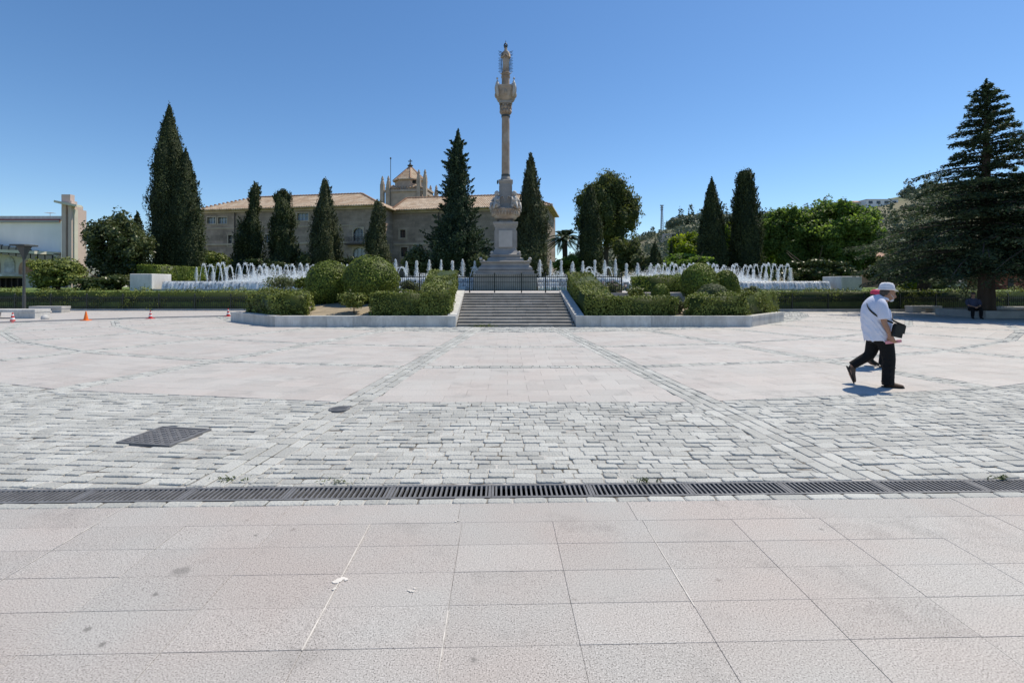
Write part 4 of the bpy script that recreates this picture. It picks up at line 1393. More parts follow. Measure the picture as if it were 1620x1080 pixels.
# seated cherubs on the bowl
def figure_small(name, x, y, z, h, face, mat, seed):
    """small carved seated figure with torso, head, raised arm, wing and folded legs"""
    mb = MB(); s = h
    ca, sa = math.cos(face), math.sin(face)
    def P(a, b, c): return Vector((x + (ca * a - sa * b) * s, y + (sa * a + ca * b) * s, z + c * s))
    mb.ell(P(0, 0, .16), .24 * s, .24 * s, .18 * s, 12, 8)
    mb.tube([P(0, 0, .15), P(-.02, 0, .38), P(0, 0, .62), P(.02, 0, .72)], [.2 * s, .19 * s, .17 * s, .08 * s], 10)
    mb.ell(P(.03, 0, .86), .115 * s, .105 * s, .135 * s, 12, 8)
    mb.ell(P(-.02, 0, .90), .125 * s, .12 * s, .12 * s, 10, 7)
    for q in (-1, 1):
        mb.tube([P(.02, q * .12, .2), P(.30, q * .15, .26), P(.36, q * .14, .02), P(.42, q * .14, -.06)], [.11 * s, .09 * s, .06 * s, .04 * s], 8)
        mb.tube([P(0, q * .18, .62), P(.1, q * .27, .45), P(.25, q * .16, .42)], [.075 * s, .06 * s, .045 * s], 8)
        mb.tube([P(-.12, q * .08, .62), P(-.3, q * .22, .72), P(-.34, q * .3, .42)], [.05 * s, .13 * s, .02 * s], 8, ry=[.03 * s, .04 * s, .01 * s])
    return mb.build(name, mat, mon, smooth=True)
for k, (sx, sy_) in enumerate([(-1, -1), (1, -1), (1, 1), (-1, 1)]):
    figure_small('cherub', MX + sx * mw(13.8), MY + sy_ * mw(12), mz(331.5), mw(27), math.atan2(sy_, sx), MT['marble_pale'], k)
    mb = MB()
    rr = random.Random(k)
    for _ in range(9):
        mb.ell((MX + sx * mw(17.5 + rr.uniform(-4, 4)), MY + sy_ * mw(14 + rr.uniform(-4, 4)), mz(331 - rr.uniform(0, 4))), mw(2.2), mw(2.2), mw(1.8), 8, 6)
    mb.build('garland', MT['marble_warm'], mon, smooth=True)
# small dark wreath on the pedestal edge
mb = MB(); mb.ell((MX - mw(12.6), MY - mw(6), mz(289.5)), mw(1.3), mw(1.6), mw(3.4), 10, 8); mb.build('wreath', MT['bronze'], mon, smooth=True)
# column
mb = MB(); mb.lathe([(mw(w), mz(y)) for w, y in [(8.2, 286.2), (8.4, 284.8), (8.2, 283.4), (7.2, 282.6), (7.4, 281.2), (7.0, 280.4), (6.5, 279.6)]], (MX, MY, 0), 28); mb.build('column_base', MT['marble'], mon, smooth=True)
mb = MB(); mb.lathe([(mw(6.9), mz(279.6)), (mw(6.9), mz(276.5))], (MX, MY, 0), 28); mb.build('bronze_ring', MT['bronze'], mon)
# fluted shaft with a band of leaf carving
mb = MB()
nf = 18; nu = nf * 4; nv = 60
vs = []; fs = []
for j in range(nv + 1):
    t = j / nv; y = 276.5 + (186 - 276.5) * t
    Rr = mw(6.45 - 0.35 * t)
    for k in range(nu):
        a = 2 * math.pi * k / nu
        lob = abs(math.sin(nf * a / 2 + (9 * t if t > .0 else 0)))
        rr_ = Rr * (1 - .06 * (1 - lob) + .012 * math.sin(31 * t * 6 + 3 * a))
        vs.append((MX + rr_ * math.cos(a), MY + rr_ * math.sin(a), mz(y)))
for j in range(nv):
    for k in range(nu):
        k2 = (k + 1) % nu
        fs.append((j * nu + k, j * nu + k2, (j + 1) * nu + k2, (j + 1) * nu + k))
mb.add(vs, fs); mb.build('shaft', MT['marble_warm'], mon, smooth=True)
mb = MB(); mb.lathe([(mw(6.8), mz(186)), (mw(7), mz(185)), (mw(6.8), mz(183))], (MX, MY, 0), 28); mb.build('bronze_ring', MT['bronze'], mon)
# capital with leaves
mb = MB(); mb.lathe([(mw(w), mz(y)) for w, y in [(6.0, 183), (6.3, 178), (6.8, 172), (8.2, 167)]], (MX, MY, 0), 24)
for tier, (n, yb, yt, ro) in enumerate([(10, 181, 174, 7.6), (10, 176, 169, 8.4)]):
    for k in range(n):
        a = 2 * math.pi * (k + .5 * tier) / n
        p = lambda r_, y: Vector((MX + math.cos(a) * mw(r_), MY + math.sin(a) * mw(r_), mz(y)))
        mb.tube([p(6.2, yb), p(7.0, (yb + yt) / 2), p(ro, yt), p(ro + .7, yt + 1.2)], [.08, .13, .10, .03], 6, ry=[.03, .05, .05, .02])
for k in range(8):
    a = 2 * math.pi * k / 8 + math.pi / 8
    mb.ell((MX + math.cos(a) * mw(8.8), MY + math.sin(a) * mw(8.8), mz(167.5)), mw(1.5), mw(1.5), mw(1.7), 8, 6)
mb.build('capital', MT['marble_warm'], mon, smooth=True)
stack('abacus', MT['marble'], [(8.6, 166), (9.6, 165), (9.6, 163), (10.5, 162)])
# balcony block, flaring
mb = MB()
mb.lathe([(mw(w) * 1.09, mz(y)) for w, y in [(10, 162), (11.5, 160), (14, 156), (15.6, 150), (16.2, 145), (17, 143), (17, 140.5), (16, 140)]], (MX, MY, 0), 8, rot=math.pi / 8)
for k in range(8):
    a = 2 * math.pi * k / 8
    mb.ell((MX + math.cos(a) * mw(15), MY + math.sin(a) * mw(15), mz(151)), mw(2.6), mw(2.6), mw(4.5), 9, 7)
mb.build('balcony', MT['marble_warm'], mon)
for k in range(4):
    a = math.pi / 4 + k * math.pi / 2
    x, y = MX + math.cos(a) * mw(18.2), MY + math.sin(a) * mw(18.2)
    # winged angel leaning on the balcony corner
    mb = MB()
    o_ = Vector((math.cos(a), math.sin(a), 0)); q_ = Vector((-math.sin(a), math.cos(a), 0))
    P = lambda f, s_, yy: Vector((x, y, mz(yy))) + o_ * mw(f) + q_ * mw(s_)
    mb.tube([P(-2, 0, 157), P(0, 0, 151), P(.6, 0, 144), P(0, 0, 137), P(-.4, 0, 133)], [mw(1.2), mw(2.6), mw(2.6), mw(2.5), mw(1.1)], 10)
    mb.ell(P(.2, 0, 130), mw(1.5), mw(1.5), mw(2.0), 10, 8)
    for s_ in (-1, 1):
        mb.tube([P(-1.2, s_ * 1.5, 138), P(-2.2, s_ * 4.2, 140), P(-2.6, s_ * 4.6, 148)], [mw(1.0), mw(1.9), mw(.4)], 8, ry=[mw(.5), mw(.6), mw(.2)])
        mb.tube([P(.2, s_ * 2.2, 137), P(1.5, s_ * 2.8, 142), P(2.4, s_ * .8, 145)], [mw(.9), mw(.8), mw(.6)], 8)
    mb.build('angel', MT['marble_pale'], mon, smooth=True)
mb = MB(); mb.lathe([(mw(w), mz(y)) for w, y in [(7.6, 140), (7.6, 138.5), (6.8, 137.5), (6.3, 135), (6.2, 125), (6.9, 123.5), (7.1, 121.5), (6.3, 121)]], (MX, MY, 0), 24); mb.build('drum', MT['marble_warm'], mon, smooth=False)
mb = MB(); mb.lathe([(mw(6.3), mz(121)), (mw(6.8), mz(117.5)), (mw(5.2), mz(114.5))], (MX, MY, 0), 20)
for k in range(12):
    a = 2 * math.pi * k / 12; mb.ell((MX + math.cos(a) * mw(5.6), MY + math.sin(a) * mw(5.6), mz(117)), mw(1.9), mw(1.9), mw(1.9), 8, 6)
mb.build('cloud_base', MT['marble_warm'], mon, smooth=True)
mb = MB()
pts = [(MX + mw(10.6) * math.sin(t), MY - mw(2.5), mz(119.5 - 7 * (1 - math.cos(t)) * .9)) for t in np.linspace(-1.15, 1.15, 13)]
mb.tube(pts, [mw(.25 + .75 * math.cos(t / 1.15 * 1.45)) for t in np.linspace(-1.15, 1.15, 13)], 8); mb.build('crescent', MT['marble_pale'], mon, smooth=True)
# robed statue: one continuous body
stt = MB()
nu = 28
prof = [(0, 5.4, 4.6), (.1, 5.7, 4.8), (.28, 5.4, 4.4), (.45, 5.5, 4.3), (.60, 6.1, 4.4), (.72, 6.4, 4.3), (.82, 5.4, 3.6), (.875, 3.0, 2.6), (.90, 2.35, 2.3), (.93, 2.6, 2.7), (.97, 2.5, 2.7), (1.0, 1.2, 1.4)]
YB, YTOP = 115.0, 75.5
vs = []; fs = []
for j, (t, wx, wy) in enumerate(prof):
    y = YB + (YTOP - YB) * t
    for k in range(nu):
        a = 2 * math.pi * k / nu
        fold = 1 + (.07 * math.sin(9 * a + 5 * t) + .04 * math.sin(14 * a - 3 * t)) * (1 if t < .84 else .1)
        vs.append((MX + mw(wx * .90) * fold * math.cos(a) + mw(.5 * math.sin(t * 3)), MY + mw(wy) * fold * math.sin(a), mz(y)))
m_ = len(prof)
for j in range(m_ - 1):
    for k in range(nu):
        k2 = (k + 1) % nu; fs.append((j * nu + k, j * nu + k2, (j + 1) * nu + k2, (j + 1) * nu + k))
fs.append(tuple((m_ - 1) * nu + k for k in range(nu)))
stt.add(vs, fs)
for s_ in (-1, 1):
    P = lambda a, b, y: Vector((MX + mw(a) * s_, MY - mw(b), mz(y)))
    stt.tube([P(5.2, .5, 85.5), P(6.3, 2.5, 92.5), P(3.0, 5.2, 91), P(.5, 6.0, 88.5)], [mw(1.9), mw(1.8), mw(1.3), mw(.8)], 9)
stt.ell((MX + mw(.4), MY - mw(2.5), mz(77.6)), mw(.4), mw(.7), mw(.6), 6, 5)
statue = stt.build('robed_statue', MT['marble_warm'], mon, smooth=True)
cr = MB()
cr.lathe([(mw(2.6), mz(75.6)), (mw(2.9), mz(74.8)), (mw(2.9), mz(74)), (mw(3.3), mz(73.2))], (MX, MY, 0), 16)
for k in range(6):
    a = math.pi * k / 6
    cr.tube([(MX + math.cos(a) * mw(3.1) * math.cos(q), MY + math.sin(a) * mw(3.1) * math.cos(q), mz(73.4 - 5.0 * math.sin(q))) for q in np.linspace(0, math.pi, 11)], mw(.3), 5)
cr.ell((MX, MY, mz(67.9)), mw(.7), mw(.7), mw(.7), 8, 6)
cr.box(MX - mw(.2), MX + mw(.2), MY - .01, MY + .01, mz(67.3), mz(64.3)); cr.box(MX - mw(.9), MX + mw(.9), MY - .009, MY + .009, mz(66), mz(65.5))
cr.build('crown', MT['bronze'], mon)
ry_ = MB()
for i in range(15):
    for s_ in (-1, 1):
        y = 112.5 - i * 2.1; t = i / 14
        L_ = 11.6 if i % 2 == 0 else 10.4
        up = (-2.2 + 5 * t) if t > .72 else -.4
        x0 = 5.2 if t < .9 else 4.2
        ry_.tube([(MX + s_ * mw(x0), MY + mw(1), mz(y)), (MX + s_ * mw(L_), MY + mw(1), mz(y - up))], [mw(.55), mw(.36)], 5)
for s_ in (-1, 1):
    ry_.tube([(MX + s_ * mw(6.2), MY + mw(1.0), mz(113)), (MX + s_ * mw(6.9), MY + mw(1.0), mz(98)), (MX + s_ * mw(5.2), MY + mw(1.0), mz(83))], mw(.3), 5)
ry_.build('halo_rays', MT['bronze'], mon)

# ------------------------------------------------------------------ fountains
def stone_rim(mb, x0, x1, y0, y1, z0, z1, w=.3):
    mb.box(x0, x1, y0, y0 + w, z0, z1); mb.box(x0, x1, y1 - w, y1, z0, z1)
    mb.box(x0, x0 + w, y0 + w + .002, y1 - w - .002, z0, z1); mb.box(x1 - w, x1, y0 + w + .002, y1 - w - .002, z0, z1)

def curtain(name, label, x0, x1, y, z0, z1, bulge=.16, seed=1, dens=26, parent=None):
    r = rng(seed)
    n = int((x1 - x0) * dens); m = 7
    X = np.linspace(x0, x1, n + 1); T = np.linspace(0, 1, m)
    w = sum(np.sin(X * k + p) * a for k, p, a in [(2.1, 1, .03), (5.3, 2, .03), (11.7, .3, .025), (23, 1.7, .02)])
    V = []
    for t in T:
        V.append(np.stack([X, y - bulge * np.sqrt(t) + w * (.3 + t), np.full(n + 1, z1 + (z0 - z1) * t)], -1))
    for t in T[::-1]:
        V.append(np.stack([X, np.full(n + 1, y + .0), np.full(n + 1, z1 + (z0 - z1) * t - .004)], -1))
    V = np.concatenate(V); q = n + 1
    j, k = np.meshgrid(np.arange(2 * m - 1), np.arange(n), indexing='ij')
    Q = np.stack([j * q + k, j * q + k + 1, (j + 1) * q + k + 1, (j + 1) * q + k], -1).reshape(-1, 4)
    o = np_mesh(name, V, Q, np.full(len(Q), .5), MT['curtain'], parent, (x0, y, z0) if parent is None else None, smooth=True)
    if parent is None: tag(o, label, 'waterfall')
    return o

def droplets(r, P, size, jit=.35):
    return leaf_quads(r, P, r.normal(size=P.shape), size, 1.3)

def mist(label, x0, x1, y0, y1, z0, h, n, seed, size=.07):
    r = rng(seed)
    x = r.uniform(x0, x1, n); y = r.uniform(y0, y1, n)
    bump = .8 + .2 * np.sin(x * 2.3 + 1) + .15 * np.sin(x * 5.1 + seed)
    edge = np.clip(np.minimum(x - x0, x1 - x) / 1.5, .15, 1)
    z = z0 + np.minimum(r.exponential(.34, n), 1.0 + .25 * r.random(n)) * h * bump * edge
    V, Q, T = droplets(r, np.stack([x, y, z], -1), size)
    o = np_mesh('water_mist', V, Q, T, MT['mist'], None, ((x0 + x1) / 2, (y0 + y1) / 2, z0))
    return tag(o, label, 'water spray', kind='stuff')

def foam(mb_parts, r, x0, x1, y0, y1, z, n, s):
    P = np.stack([r.uniform(x0, x1, n), r.uniform(y0, y1, n), z + np.abs(r.normal(size=n)) * .03], -1)
    mb_parts.append(leaf_quads(r, P, r.normal(size=P.shape) * .4 + np.array([0, 0, 1.]), s, 1.2))

RIMZ = at(0, 445.5, 33).z
def side_pool(x0, x1, label, seed, flabel, mlabel):
    Y0, Y1 = 33.0, 41.0
    root = thing('fountain_pool', label, 'fountain', ((x0 + x1) / 2, Y0, TZ), 'long fountain pools either side of the monument')
    mb = MB(); stone_rim(mb, x0, x1, Y0 + .05, Y1, TZ - .3, RIMZ - .02); mb.build('rim', MT['grey_trim'], root)
    mb = MB(); mb.box(x0 + .3, x1 - .3, Y0 + .36, Y1 - .31, RIMZ - .5, RIMZ - .05); mb.build('water_surface', MT['water'], root)
    mb = MB(); mb.box(x0, x1, Y0 - .9, Y0 - .62, TZ - .3, TZ + .1); mb.build('catch_kerb', MT['grey_trim'], root)
    mb = MB(); mb.box(x0, x1, Y0 - .61, Y0 + .04, TZ - .3, TZ + .03); mb.build('catch_water', MT['water'], root)
    c_ = curtain('waterfall', None, x0 + .1, x1 - .1, Y0 + .04, TZ + .03, RIMZ + .03, .3, seed, parent=root)
    tag(mist(mlabel, x0 + 2.2 if x0 < 0 else x0 + .3, x1 - .2 if x0 < 0 else x1 - 2.4, 36.0, 39.5, RIMZ - .05, .95, 85000, seed + 5, .055))
    return root
XL0, XL1 = at(256, 0, 33).x, at(618, 0, 33).x
XR0, XR1 = at(992, 0, 33).x, at(1314, 0, 33).x
side_pool(XL0, XL1, 'long pool with arched jets and falling water by the tall double cypress', 71, '', 'low white mist under the arched jets beside the tall double cypress')
side_pool(XR0, XR1, 'long pool with arched jets and falling water behind the pair of smaller domes', 72, '', 'low white mist under the arched jets behind the two smaller domes')

# one arched jet and one plume, then copies
def arch_jet_mesh(seed, h=1.42, span=.40, depth=.35):
    r = rng(seed)
    mb = MB()
    n = 30
    pts = []; rad = []
    for i in range(n + 1):
        t = i / n
        u = 2 * t - 1
        pts.append((span * u * .5, depth * (t - .5), h * (1 - u * u) ** .8 if abs(u) < 1 else 0)); rad.append(.015 + .016 * t + .005 * math.sin(i * 1.9 + seed))
    mb.tube(pts, rad, 7)
    rr = random.Random(seed)
    for _ in range(90):
        t = rr.uniform(.35, 1); u = 2 * t - 1
        p = Vector((span * u * .5, depth * (t - .5), h * max(0, 1 - u * u) ** .8)) + Vector((rr.gauss(0, .04), rr.gauss(0, .06), rr.gauss(0, .05)))
        s = rr.uniform(.012, .028)
        mb.ell(p, s, s, s * 1.5, 5, 4)
    return mb

def plume_mesh(seed, h=1.35, w=.22):
    rr = random.Random(seed)
    mb = MB()
    n = 16
    pts = [(.025 * math.sin(i * 1.1 + seed), .025 * math.cos(i * 1.7), h * .94 * i / n) for i in range(n + 1)]
    mb.tube(pts, [.016 + .022 * (i / n) + .010 * math.sin(i * 2.3 + seed) for i in range(n + 1)], 6)
    for _ in range(1300):
        t = rr.random() ** .75
        spread = abs(rr.gauss(0, 1)) * w * ((.36 + .12 * math.sin(7 * t + seed)) * max(0, 1 - max(0, (t - .72) / .29) ** 2) ** .5 + .30 * max(0, .22 - t) * 4)
        spread = min(spread, w * 1.1)
        a = rr.uniform(0, 6.28)
        s = rr.uniform(.006, .017)
        mb.ell((spread * math.cos(a), spread * math.sin(a), max(.02, h * t)), s, s, s * rr.uniform(1.2, 2.6), 5, 3)
    for _ in range(14):
        a = rr.uniform(0, 6.28); s = rr.uniform(.025, .045); q = rr.uniform(0, .06)
        mb.ell((q * math.cos(a), q * math.sin(a), h * rr.uniform(.86, .99)), s, s, s * 1.5, 6, 4)
    return mb

arch = [arch_jet_mesh(s).build('arched_water_jet', MT['spray'], smooth=True) for s in (1, 2, 3)]
plume = [plume_mesh(s).build('water_plume', MT['spray'], smooth=True) for s in (4, 5, 6)]
used = set()
def put(protos, i, loc, label, cat_, group, rz=0, scale=(1, 1, 1)):
    p = protos[i % len(protos)]
    if p.name not in used:
        used.add(p.name); o = p
    else:
        o = p.copy(); COL.objects.link(o)
    o.location = loc; o.rotation_euler = (0, 0, rz); o.scale = scale
    tag(o, label, cat_, group)
    return o
DJ = 37.0
WZ = RIMZ - .06
i = 0
px = 324.0
while px < 620:
    b = at(px, 0, DJ)
    put(arch, i, (b.x + rs.gauss(0, .06), DJ + rs.gauss(0, .1), WZ), 'thin arch of water in the jet row by the tall double cypress', 'water jet', 'arched jets of the pool by the double cypress', rz=-.1 + rs.gauss(0, .22), scale=(rs.uniform(.8, 1.15), 1, rs.uniform(.90, 1.06)))
    if i % 2 == 0:
        b = at(px + 13, 0, DJ + 1.2)
        put(plume, i, (b.x, DJ + 1.2, WZ), 'foaming water column among the arched jets by the tall double cypress', 'water jet', 'foaming columns of the pool by the double cypress', rz=rs.uniform(0, 6), scale=(rs.uniform(.8, 1.3), rs.uniform(.8, 1.3), rs.uniform(.68, .97)))
    px += 10.7; i += 1
b = at(311, 0, DJ)
put(plume, 1, (b.x, DJ, WZ - .1), 'solitary foaming water column against the foot of the tall double cypress', 'water jet', None, scale=(.75, .75, .95))
px = 1032.0
while px < 1252:
    b = at(px, 0, DJ)
    put(arch, i, (b.x + rs.gauss(0, .06), DJ + rs.gauss(0, .1), WZ), 'thin arch of water in the jet row behind the two small domes', 'water jet', 'arched jets of the pool behind the small domes', rz=.1 + rs.gauss(0, .22), scale=(-rs.uniform(.8, 1.15), 1, rs.uniform(.90, 1.06)))
    if i % 2 == 0:
        b = at(px + 5, 0, DJ + 1.2)
        put(plume, i, (b.x, DJ + 1.2, WZ), 'foaming water column among the arched jets behind the two small domes', 'water jet', 'foaming columns of the pool behind the small domes', rz=rs.uniform(0, 6), scale=(rs.uniform(.8, 1.3), rs.uniform(.8, 1.3), rs.uniform(.68, .97)))
    px += 9.7; i += 1

# central cascade around the monument
CX0, CX1 = at(630, 0, 33.9).x, at(985, 0, 33.9).x
cas = thing('cascade_pool', 'stepped cascade pool round the monument with a row of foaming plumes', 'fountain', ((CX0 + CX1) / 2, 33.9, TZ))
PXH = mw(47) + .06
ztop = at(0, 441, 34.3).z
for (a, b) in [(CX0, MX - PXH), (MX + PXH, CX1)]:
    for j in range(3):
        y0 = 33.2 + j * .38; z0 = TZ - .1; z1 = TZ + (ztop - TZ) * (j + 1) / 3
        mb = MB(); mb.box(a, b, y0, y0 + .376 if j < 2 else 36.2, z0, z1 - .03); mb.build('cascade_step', MT['grey_trim'], cas)
        curtain('water_sheet', None, a + .02, b - .02, y0 - .004, z1 - (ztop - TZ) / 3 - .02, z1 + .01, .10, 80 + j, parent=cas)
    mb = MB(); mb.box(a + .02, b - .02, 34.0, 36.15, ztop - .1, ztop + .005); mb.build('water_surface', MT['water'], cas)
r = rng(99)
for k, px in enumerate([625, 642, 658, 678, 697, 715, 731, 750, 767, 853, 870, 887, 905, 921, 940, 956, 973, 990, 1008]):
    D_ = 34.7
    b = at(px + 1.0, 0, D_)
    hh = {990: .85, 1008: .8, 767: .85}.get(px, 1.0) * rs.uniform(.90, 1.05)
    lab = 'foaming plume of water in the row around the monument'
    put(plume, k, (b.x, D_, ztop), lab, 'water jet', 'foaming plumes of the cascade round the monument', rz=rs.uniform(0, 6), scale=(rs.uniform(.75, 1.05), rs.uniform(.75, 1.05), hh))
for px, fl, lab in [(751, 1, 'low curling arch of water close to the monument plinth, over the railing'), (636, 1, 'low curling arch of water behind the hedge arm by the largest dome'), (932, -1, 'low curling arch of water above the shaded hedge arm'), (962, -1, 'low curling arch of water above the rose blooms')]:
    b = at(px, 0, 34.2)
    put(arch, 1, (b.x, 34.2, ztop), lab, 'water jet', None, rz=0, scale=(1.6 * fl, .4, .58))
mist('spray and foam at the foot of the plumes round the monument', CX0, MX - PXH, 34.1, 35.6, ztop, .45, 9000, 91)
mist('spray and foam at the foot of the plumes beside the rose bushes', MX + PXH, CX1, 34.1, 35.6, ztop, .45, 9000, 92)

# white end blocks of the pools
def end_block(x0, x1, y0, y1, z1, label):
    mb = MB(); mb.box(x0, x1, y0, y1, TZ - .4, z1, bev=.03)
    o = mb.build('fountain_end_block', MT['white_wall2'], None, ((x0 + x1) / 2, y0, TZ - .4))
    return tag(o, label, 'wall block')
b = at(240, 433, 32.6)
end_block(at(205, 0, 32.6).x, b.x, 32.6, 34.5, b.z, 'white rendered block at the end of the falling water, under the dark box hedge')
b = at(1331, 437, 32.6)
end_block(b.x, at(1364, 0, 32.6).x, 32.6, 34.6, b.z, 'white rendered block ending the falling water, above the hedge near the walking man')
hedge_block('clipped_hedge', 'tall dark box-cut hedge standing behind the white block, by the tall double cypress', [hexpx(at(216, 0, 36).x, at(246, 0, 36).x, 36, 42, TZ, hz(1, 419, 36))], 46, mat='box', dens=200, size=.13, rough=.05)

# ------------------------------------------------------------------ the long stone building
BA = R(-10.2)
du = Vector((math.cos(BA), math.sin(BA), 0)); dv = Vector((-math.sin(BA), math.cos(BA), 0))
DB = 80.7
P1 = at(318, 0, DB); P1.z = 0
def B(u, v, z):
    p = P1 + du * u + dv * v
    return Vector((p.x, p.y, z))
def fac(px, py, v0=0.0):
    k = (px - PPX) / F_PX
    q = P1 + dv * v0
    u = (k * q.y - q.x) / (du.x - k * du.y)
    Y = q.y + u * du.y
    return u, EYE + (HOR - py) * Y / F_PX

def wall_holes(mb, u0, u1, z0, z1, v, holes, depth=.45):
    us = sorted(set([u0, u1] + [h[0] for h in holes] + [h[1] for h in holes])); zs = sorted(set([z0, z1] + [h[2] for h in holes] + [h[3] for h in holes]))
    us = [u for u in us if u0 <= u <= u1]; zs = [z for z in zs if z0 <= z <= z1]
    for a, b in zip(us[:-1], us[1:]):
        for c_, d in zip(zs[:-1], zs[1:]):
            if any(h[0] - 1e-6 <= a and b <= h[1] + 1e-6 and h[2] - 1e-6 <= c_ and d <= h[3] + 1e-6 for h in holes): continue
            mb.add([B(a, v, c_), B(b, v, c_), B(b, v, d), B(a, v, d)], [(0, 1, 2, 3)])
    for a, b, c_, d in holes:
        mb.add([B(a, v, c_), B(b, v, c_), B(b, v, d), B(a, v, d), B(a, v + depth, c_), B(b, v + depth, c_), B(b, v + depth, d), B(a, v + depth, d)],
               [(0, 1, 5, 4), (1, 2, 6, 5), (2, 3, 7, 6), (3, 0, 4, 7)])

HE = 13.95
VB = 5.5
uA1 = fac(598, 330)[0]
uB0 = uA1; uB1 = fac(866, 330, VB)[0]
hosp = thing('stone_hospital', 'long brown stone historic building with clay tiled roof behind the cypresses', 'building', tuple(B(30, 0, TZ)))
def rect(x0, x1, y0, y1, v):
    a = fac(x0, y1, v); b = fac(x1, y0, v)
    return (a[0], b[0], a[1], b[1])
winA = [rect(328, 341, 343.5, 354, 0), rect(345, 359, 343.5, 354, 0), rect(470, 488, 337, 349, 0), rect(361, 367.5, 372, 389, 0), rect(420, 428, 371, 388, 0), rect(497, 503, 371, 388, 0),
        rect(559, 574.5, 360.5, 385, 0), rect(558, 577, 391.5, 409, 0), rect(440, 458, 340, 351, 0), rect(526, 533, 371, 389, 0)]
winB = [rect(633, 641.5, 363.5, 376, VB), rect(689, 697, 361, 381, VB), rect(634, 645, 391, 406, VB), rect(688, 699, 390, 408, VB), rect(752, 760, 362, 378, VB)]
mb = MB(); wall_holes(mb, 0, uA1, TZ - .3, HE, 0, winA)
mb.add([B(0, 0, TZ - .3), B(0, 14, TZ - .3), B(0, 14, HE), B(0, 0, HE)], [(0, 3, 2, 1)])
mb.add([B(uA1, 0, TZ - .3), B(uA1, 14, TZ - .3), B(uA1, 14, HE), B(uA1, 0, HE)], [(0, 1, 2, 3)])
mb.add([B(0, 14, TZ - .3), B(uA1, 14, TZ - .3), B(uA1, 14, HE), B(0, 14, HE)], [(0, 3, 2, 1)])
mb.build('wall', MT['stone_bldg'], hosp)
mb = MB(); wall_holes(mb, uB0 + .01, uB1, TZ - .3, HE, VB, winB)
mb.add([B(uB1, VB, TZ - .3), B(uB1, VB + 14, TZ - .3), B(uB1, VB + 14, HE), B(uB1, VB, HE)], [(0, 1, 2, 3)])
mb.add([B(uB0, VB + 14, TZ - .3), B(uB1, VB + 14, TZ - .3), B(uB1, VB + 14, HE), B(uB0, VB + 14, HE)], [(0, 3, 2, 1)])
mb.build('wall', MT['stone_bldg'], hosp)
for k, (lst, v) in enumerate([(winA, 0), (winB, VB)]):
    for q, (a, b, c_, d) in enumerate(lst):
        small = (k == 1 and q == 0)
        mb = MB()
        w = .16 if not small else .32
        o_ = .05
        for (ua, ub, za, zb_) in [(a - w, a - .004, c_ - w, d + w), (b + .004, b + w, c_ - w, d + w), (a - .003, b + .003, d + .004, d + w), (a - .003, b + .003, c_ - w, c_ - .004)]:
            mb.obox(B, ua, ub, v - o_, v + .03, za, zb_)
        fr = mb.build('window', MT['stone_trim'], hosp)
        mb = MB(); mb.add([B(a, v + .3, c_), B(b, v + .3, c_), B(b, v + .3, d), B(a, v + .3, d)], [(0, 1, 2, 3)])
        mb.build('pane', MT['glass_blue'] if (k == 0 and q in (0, 1, 2, 4, 7, 8)) else MT['glass'], fr)
        mb = MB()
        nb = 3 if (b - a) > 1.2 else 2
        for i in range(1, nb):
            u = a + (b - a) * i / nb; mb.obox(B, u - .04, u + .04, v + .2, v + .28, c_ + .02, d - .02)
        mb.obox(B, a + .01, b - .01, v + .205, v + .275, c_ + (d - c_) * .6 - .04, c_ + (d - c_) * .6 + .04)
        mb.build('glazing_bar', MT['wood_dark'] if k else MT['grey_trim'], fr)
        if q in (6, 7) and k == 0:
            # rounded head: stone filling the two upper corners
            mb = MB(); um = (a + b) / 2; rr_ = (b - a) / 2
            for s_ in (-1, 1):
                arc = [(um + s_ * rr_ * math.cos(t), d - rr_ * .8 + rr_ * .8 * math.sin(t)) for t in np.linspace(0, math.pi / 2, 7)]
                poly = arc + [(um + s_ * rr_, d)]
                vs = [B(u, v - .02, z) for u, z in poly] + [B(u, v + .28, z) for u, z in poly]
                n = len(poly)
                mb.add(vs, [tuple(range(n)), tuple(range(2 * n - 1, n - 1, -1))] + [(i, (i + 1) % n, n + (i + 1) % n, n + i) for i in range(n)])
            mb.build('arch_head', MT['stone_trim'], fr)
a, b, c_, d = winA[6]
mb = MB(); mb.obox(B, a - 1.0, b + .6, -.95, -.002, c_ - .28, c_ - .05)
for i in range(16):
    u = a - .95 + (b + .6 - a + .95 - .05) * i / 15; mb.obox(B, u - .02, u + .02, -.93, -.89, c_ - .05, c_ + .85)
mb.obox(B, a - 1.0, b + .6, -.95, -.88, c_ + .85, c_ + .92)
mb.build('balcony', MT['wood_dark'], hosp)
# rain pipes and gutters
for u, v in [(6.5, 0), (uA1 * .48, 0), (uA1 - .7, 0), (uB0 + 8, VB), (uB0 + 19, VB)]:
    a = B(u, v - .16, TZ); b = B(u, v - .16, HE - .5)
    MB().tube([a, b], .08, 8).build('rain_pipe', MT['wood_dark'], hosp)
# string courses
mb = MB()
zc = fac(450, 385)[1]; zc2 = fac(400, 360)[1]
mb.obox(B, -.1, uA1 + .1, -.14, -.003, zc - .15, zc + .15); mb.obox(B, -.1, winA[6][0] - .2, -.08, -.003, zc2 - .08, zc2 + .08)
mb.obox(B, -.15, uA1 + .15, -.25, -.003, HE - .5, HE - .12)
mb.build('string_course', MT['stone_trim'], hosp)
mb = MB()
zc = fac(700, 385, VB)[1]
mb.obox(B, uB0 + .15, uB1 + .1, VB - .14, VB - .003, zc - .15, zc + .15)
mb.obox(B, uB0 + .15, uB1 + .15, VB - .25, VB - .003, HE - .5, HE - .12)
mb.build('string_course', MT['stone_trim'], hosp)

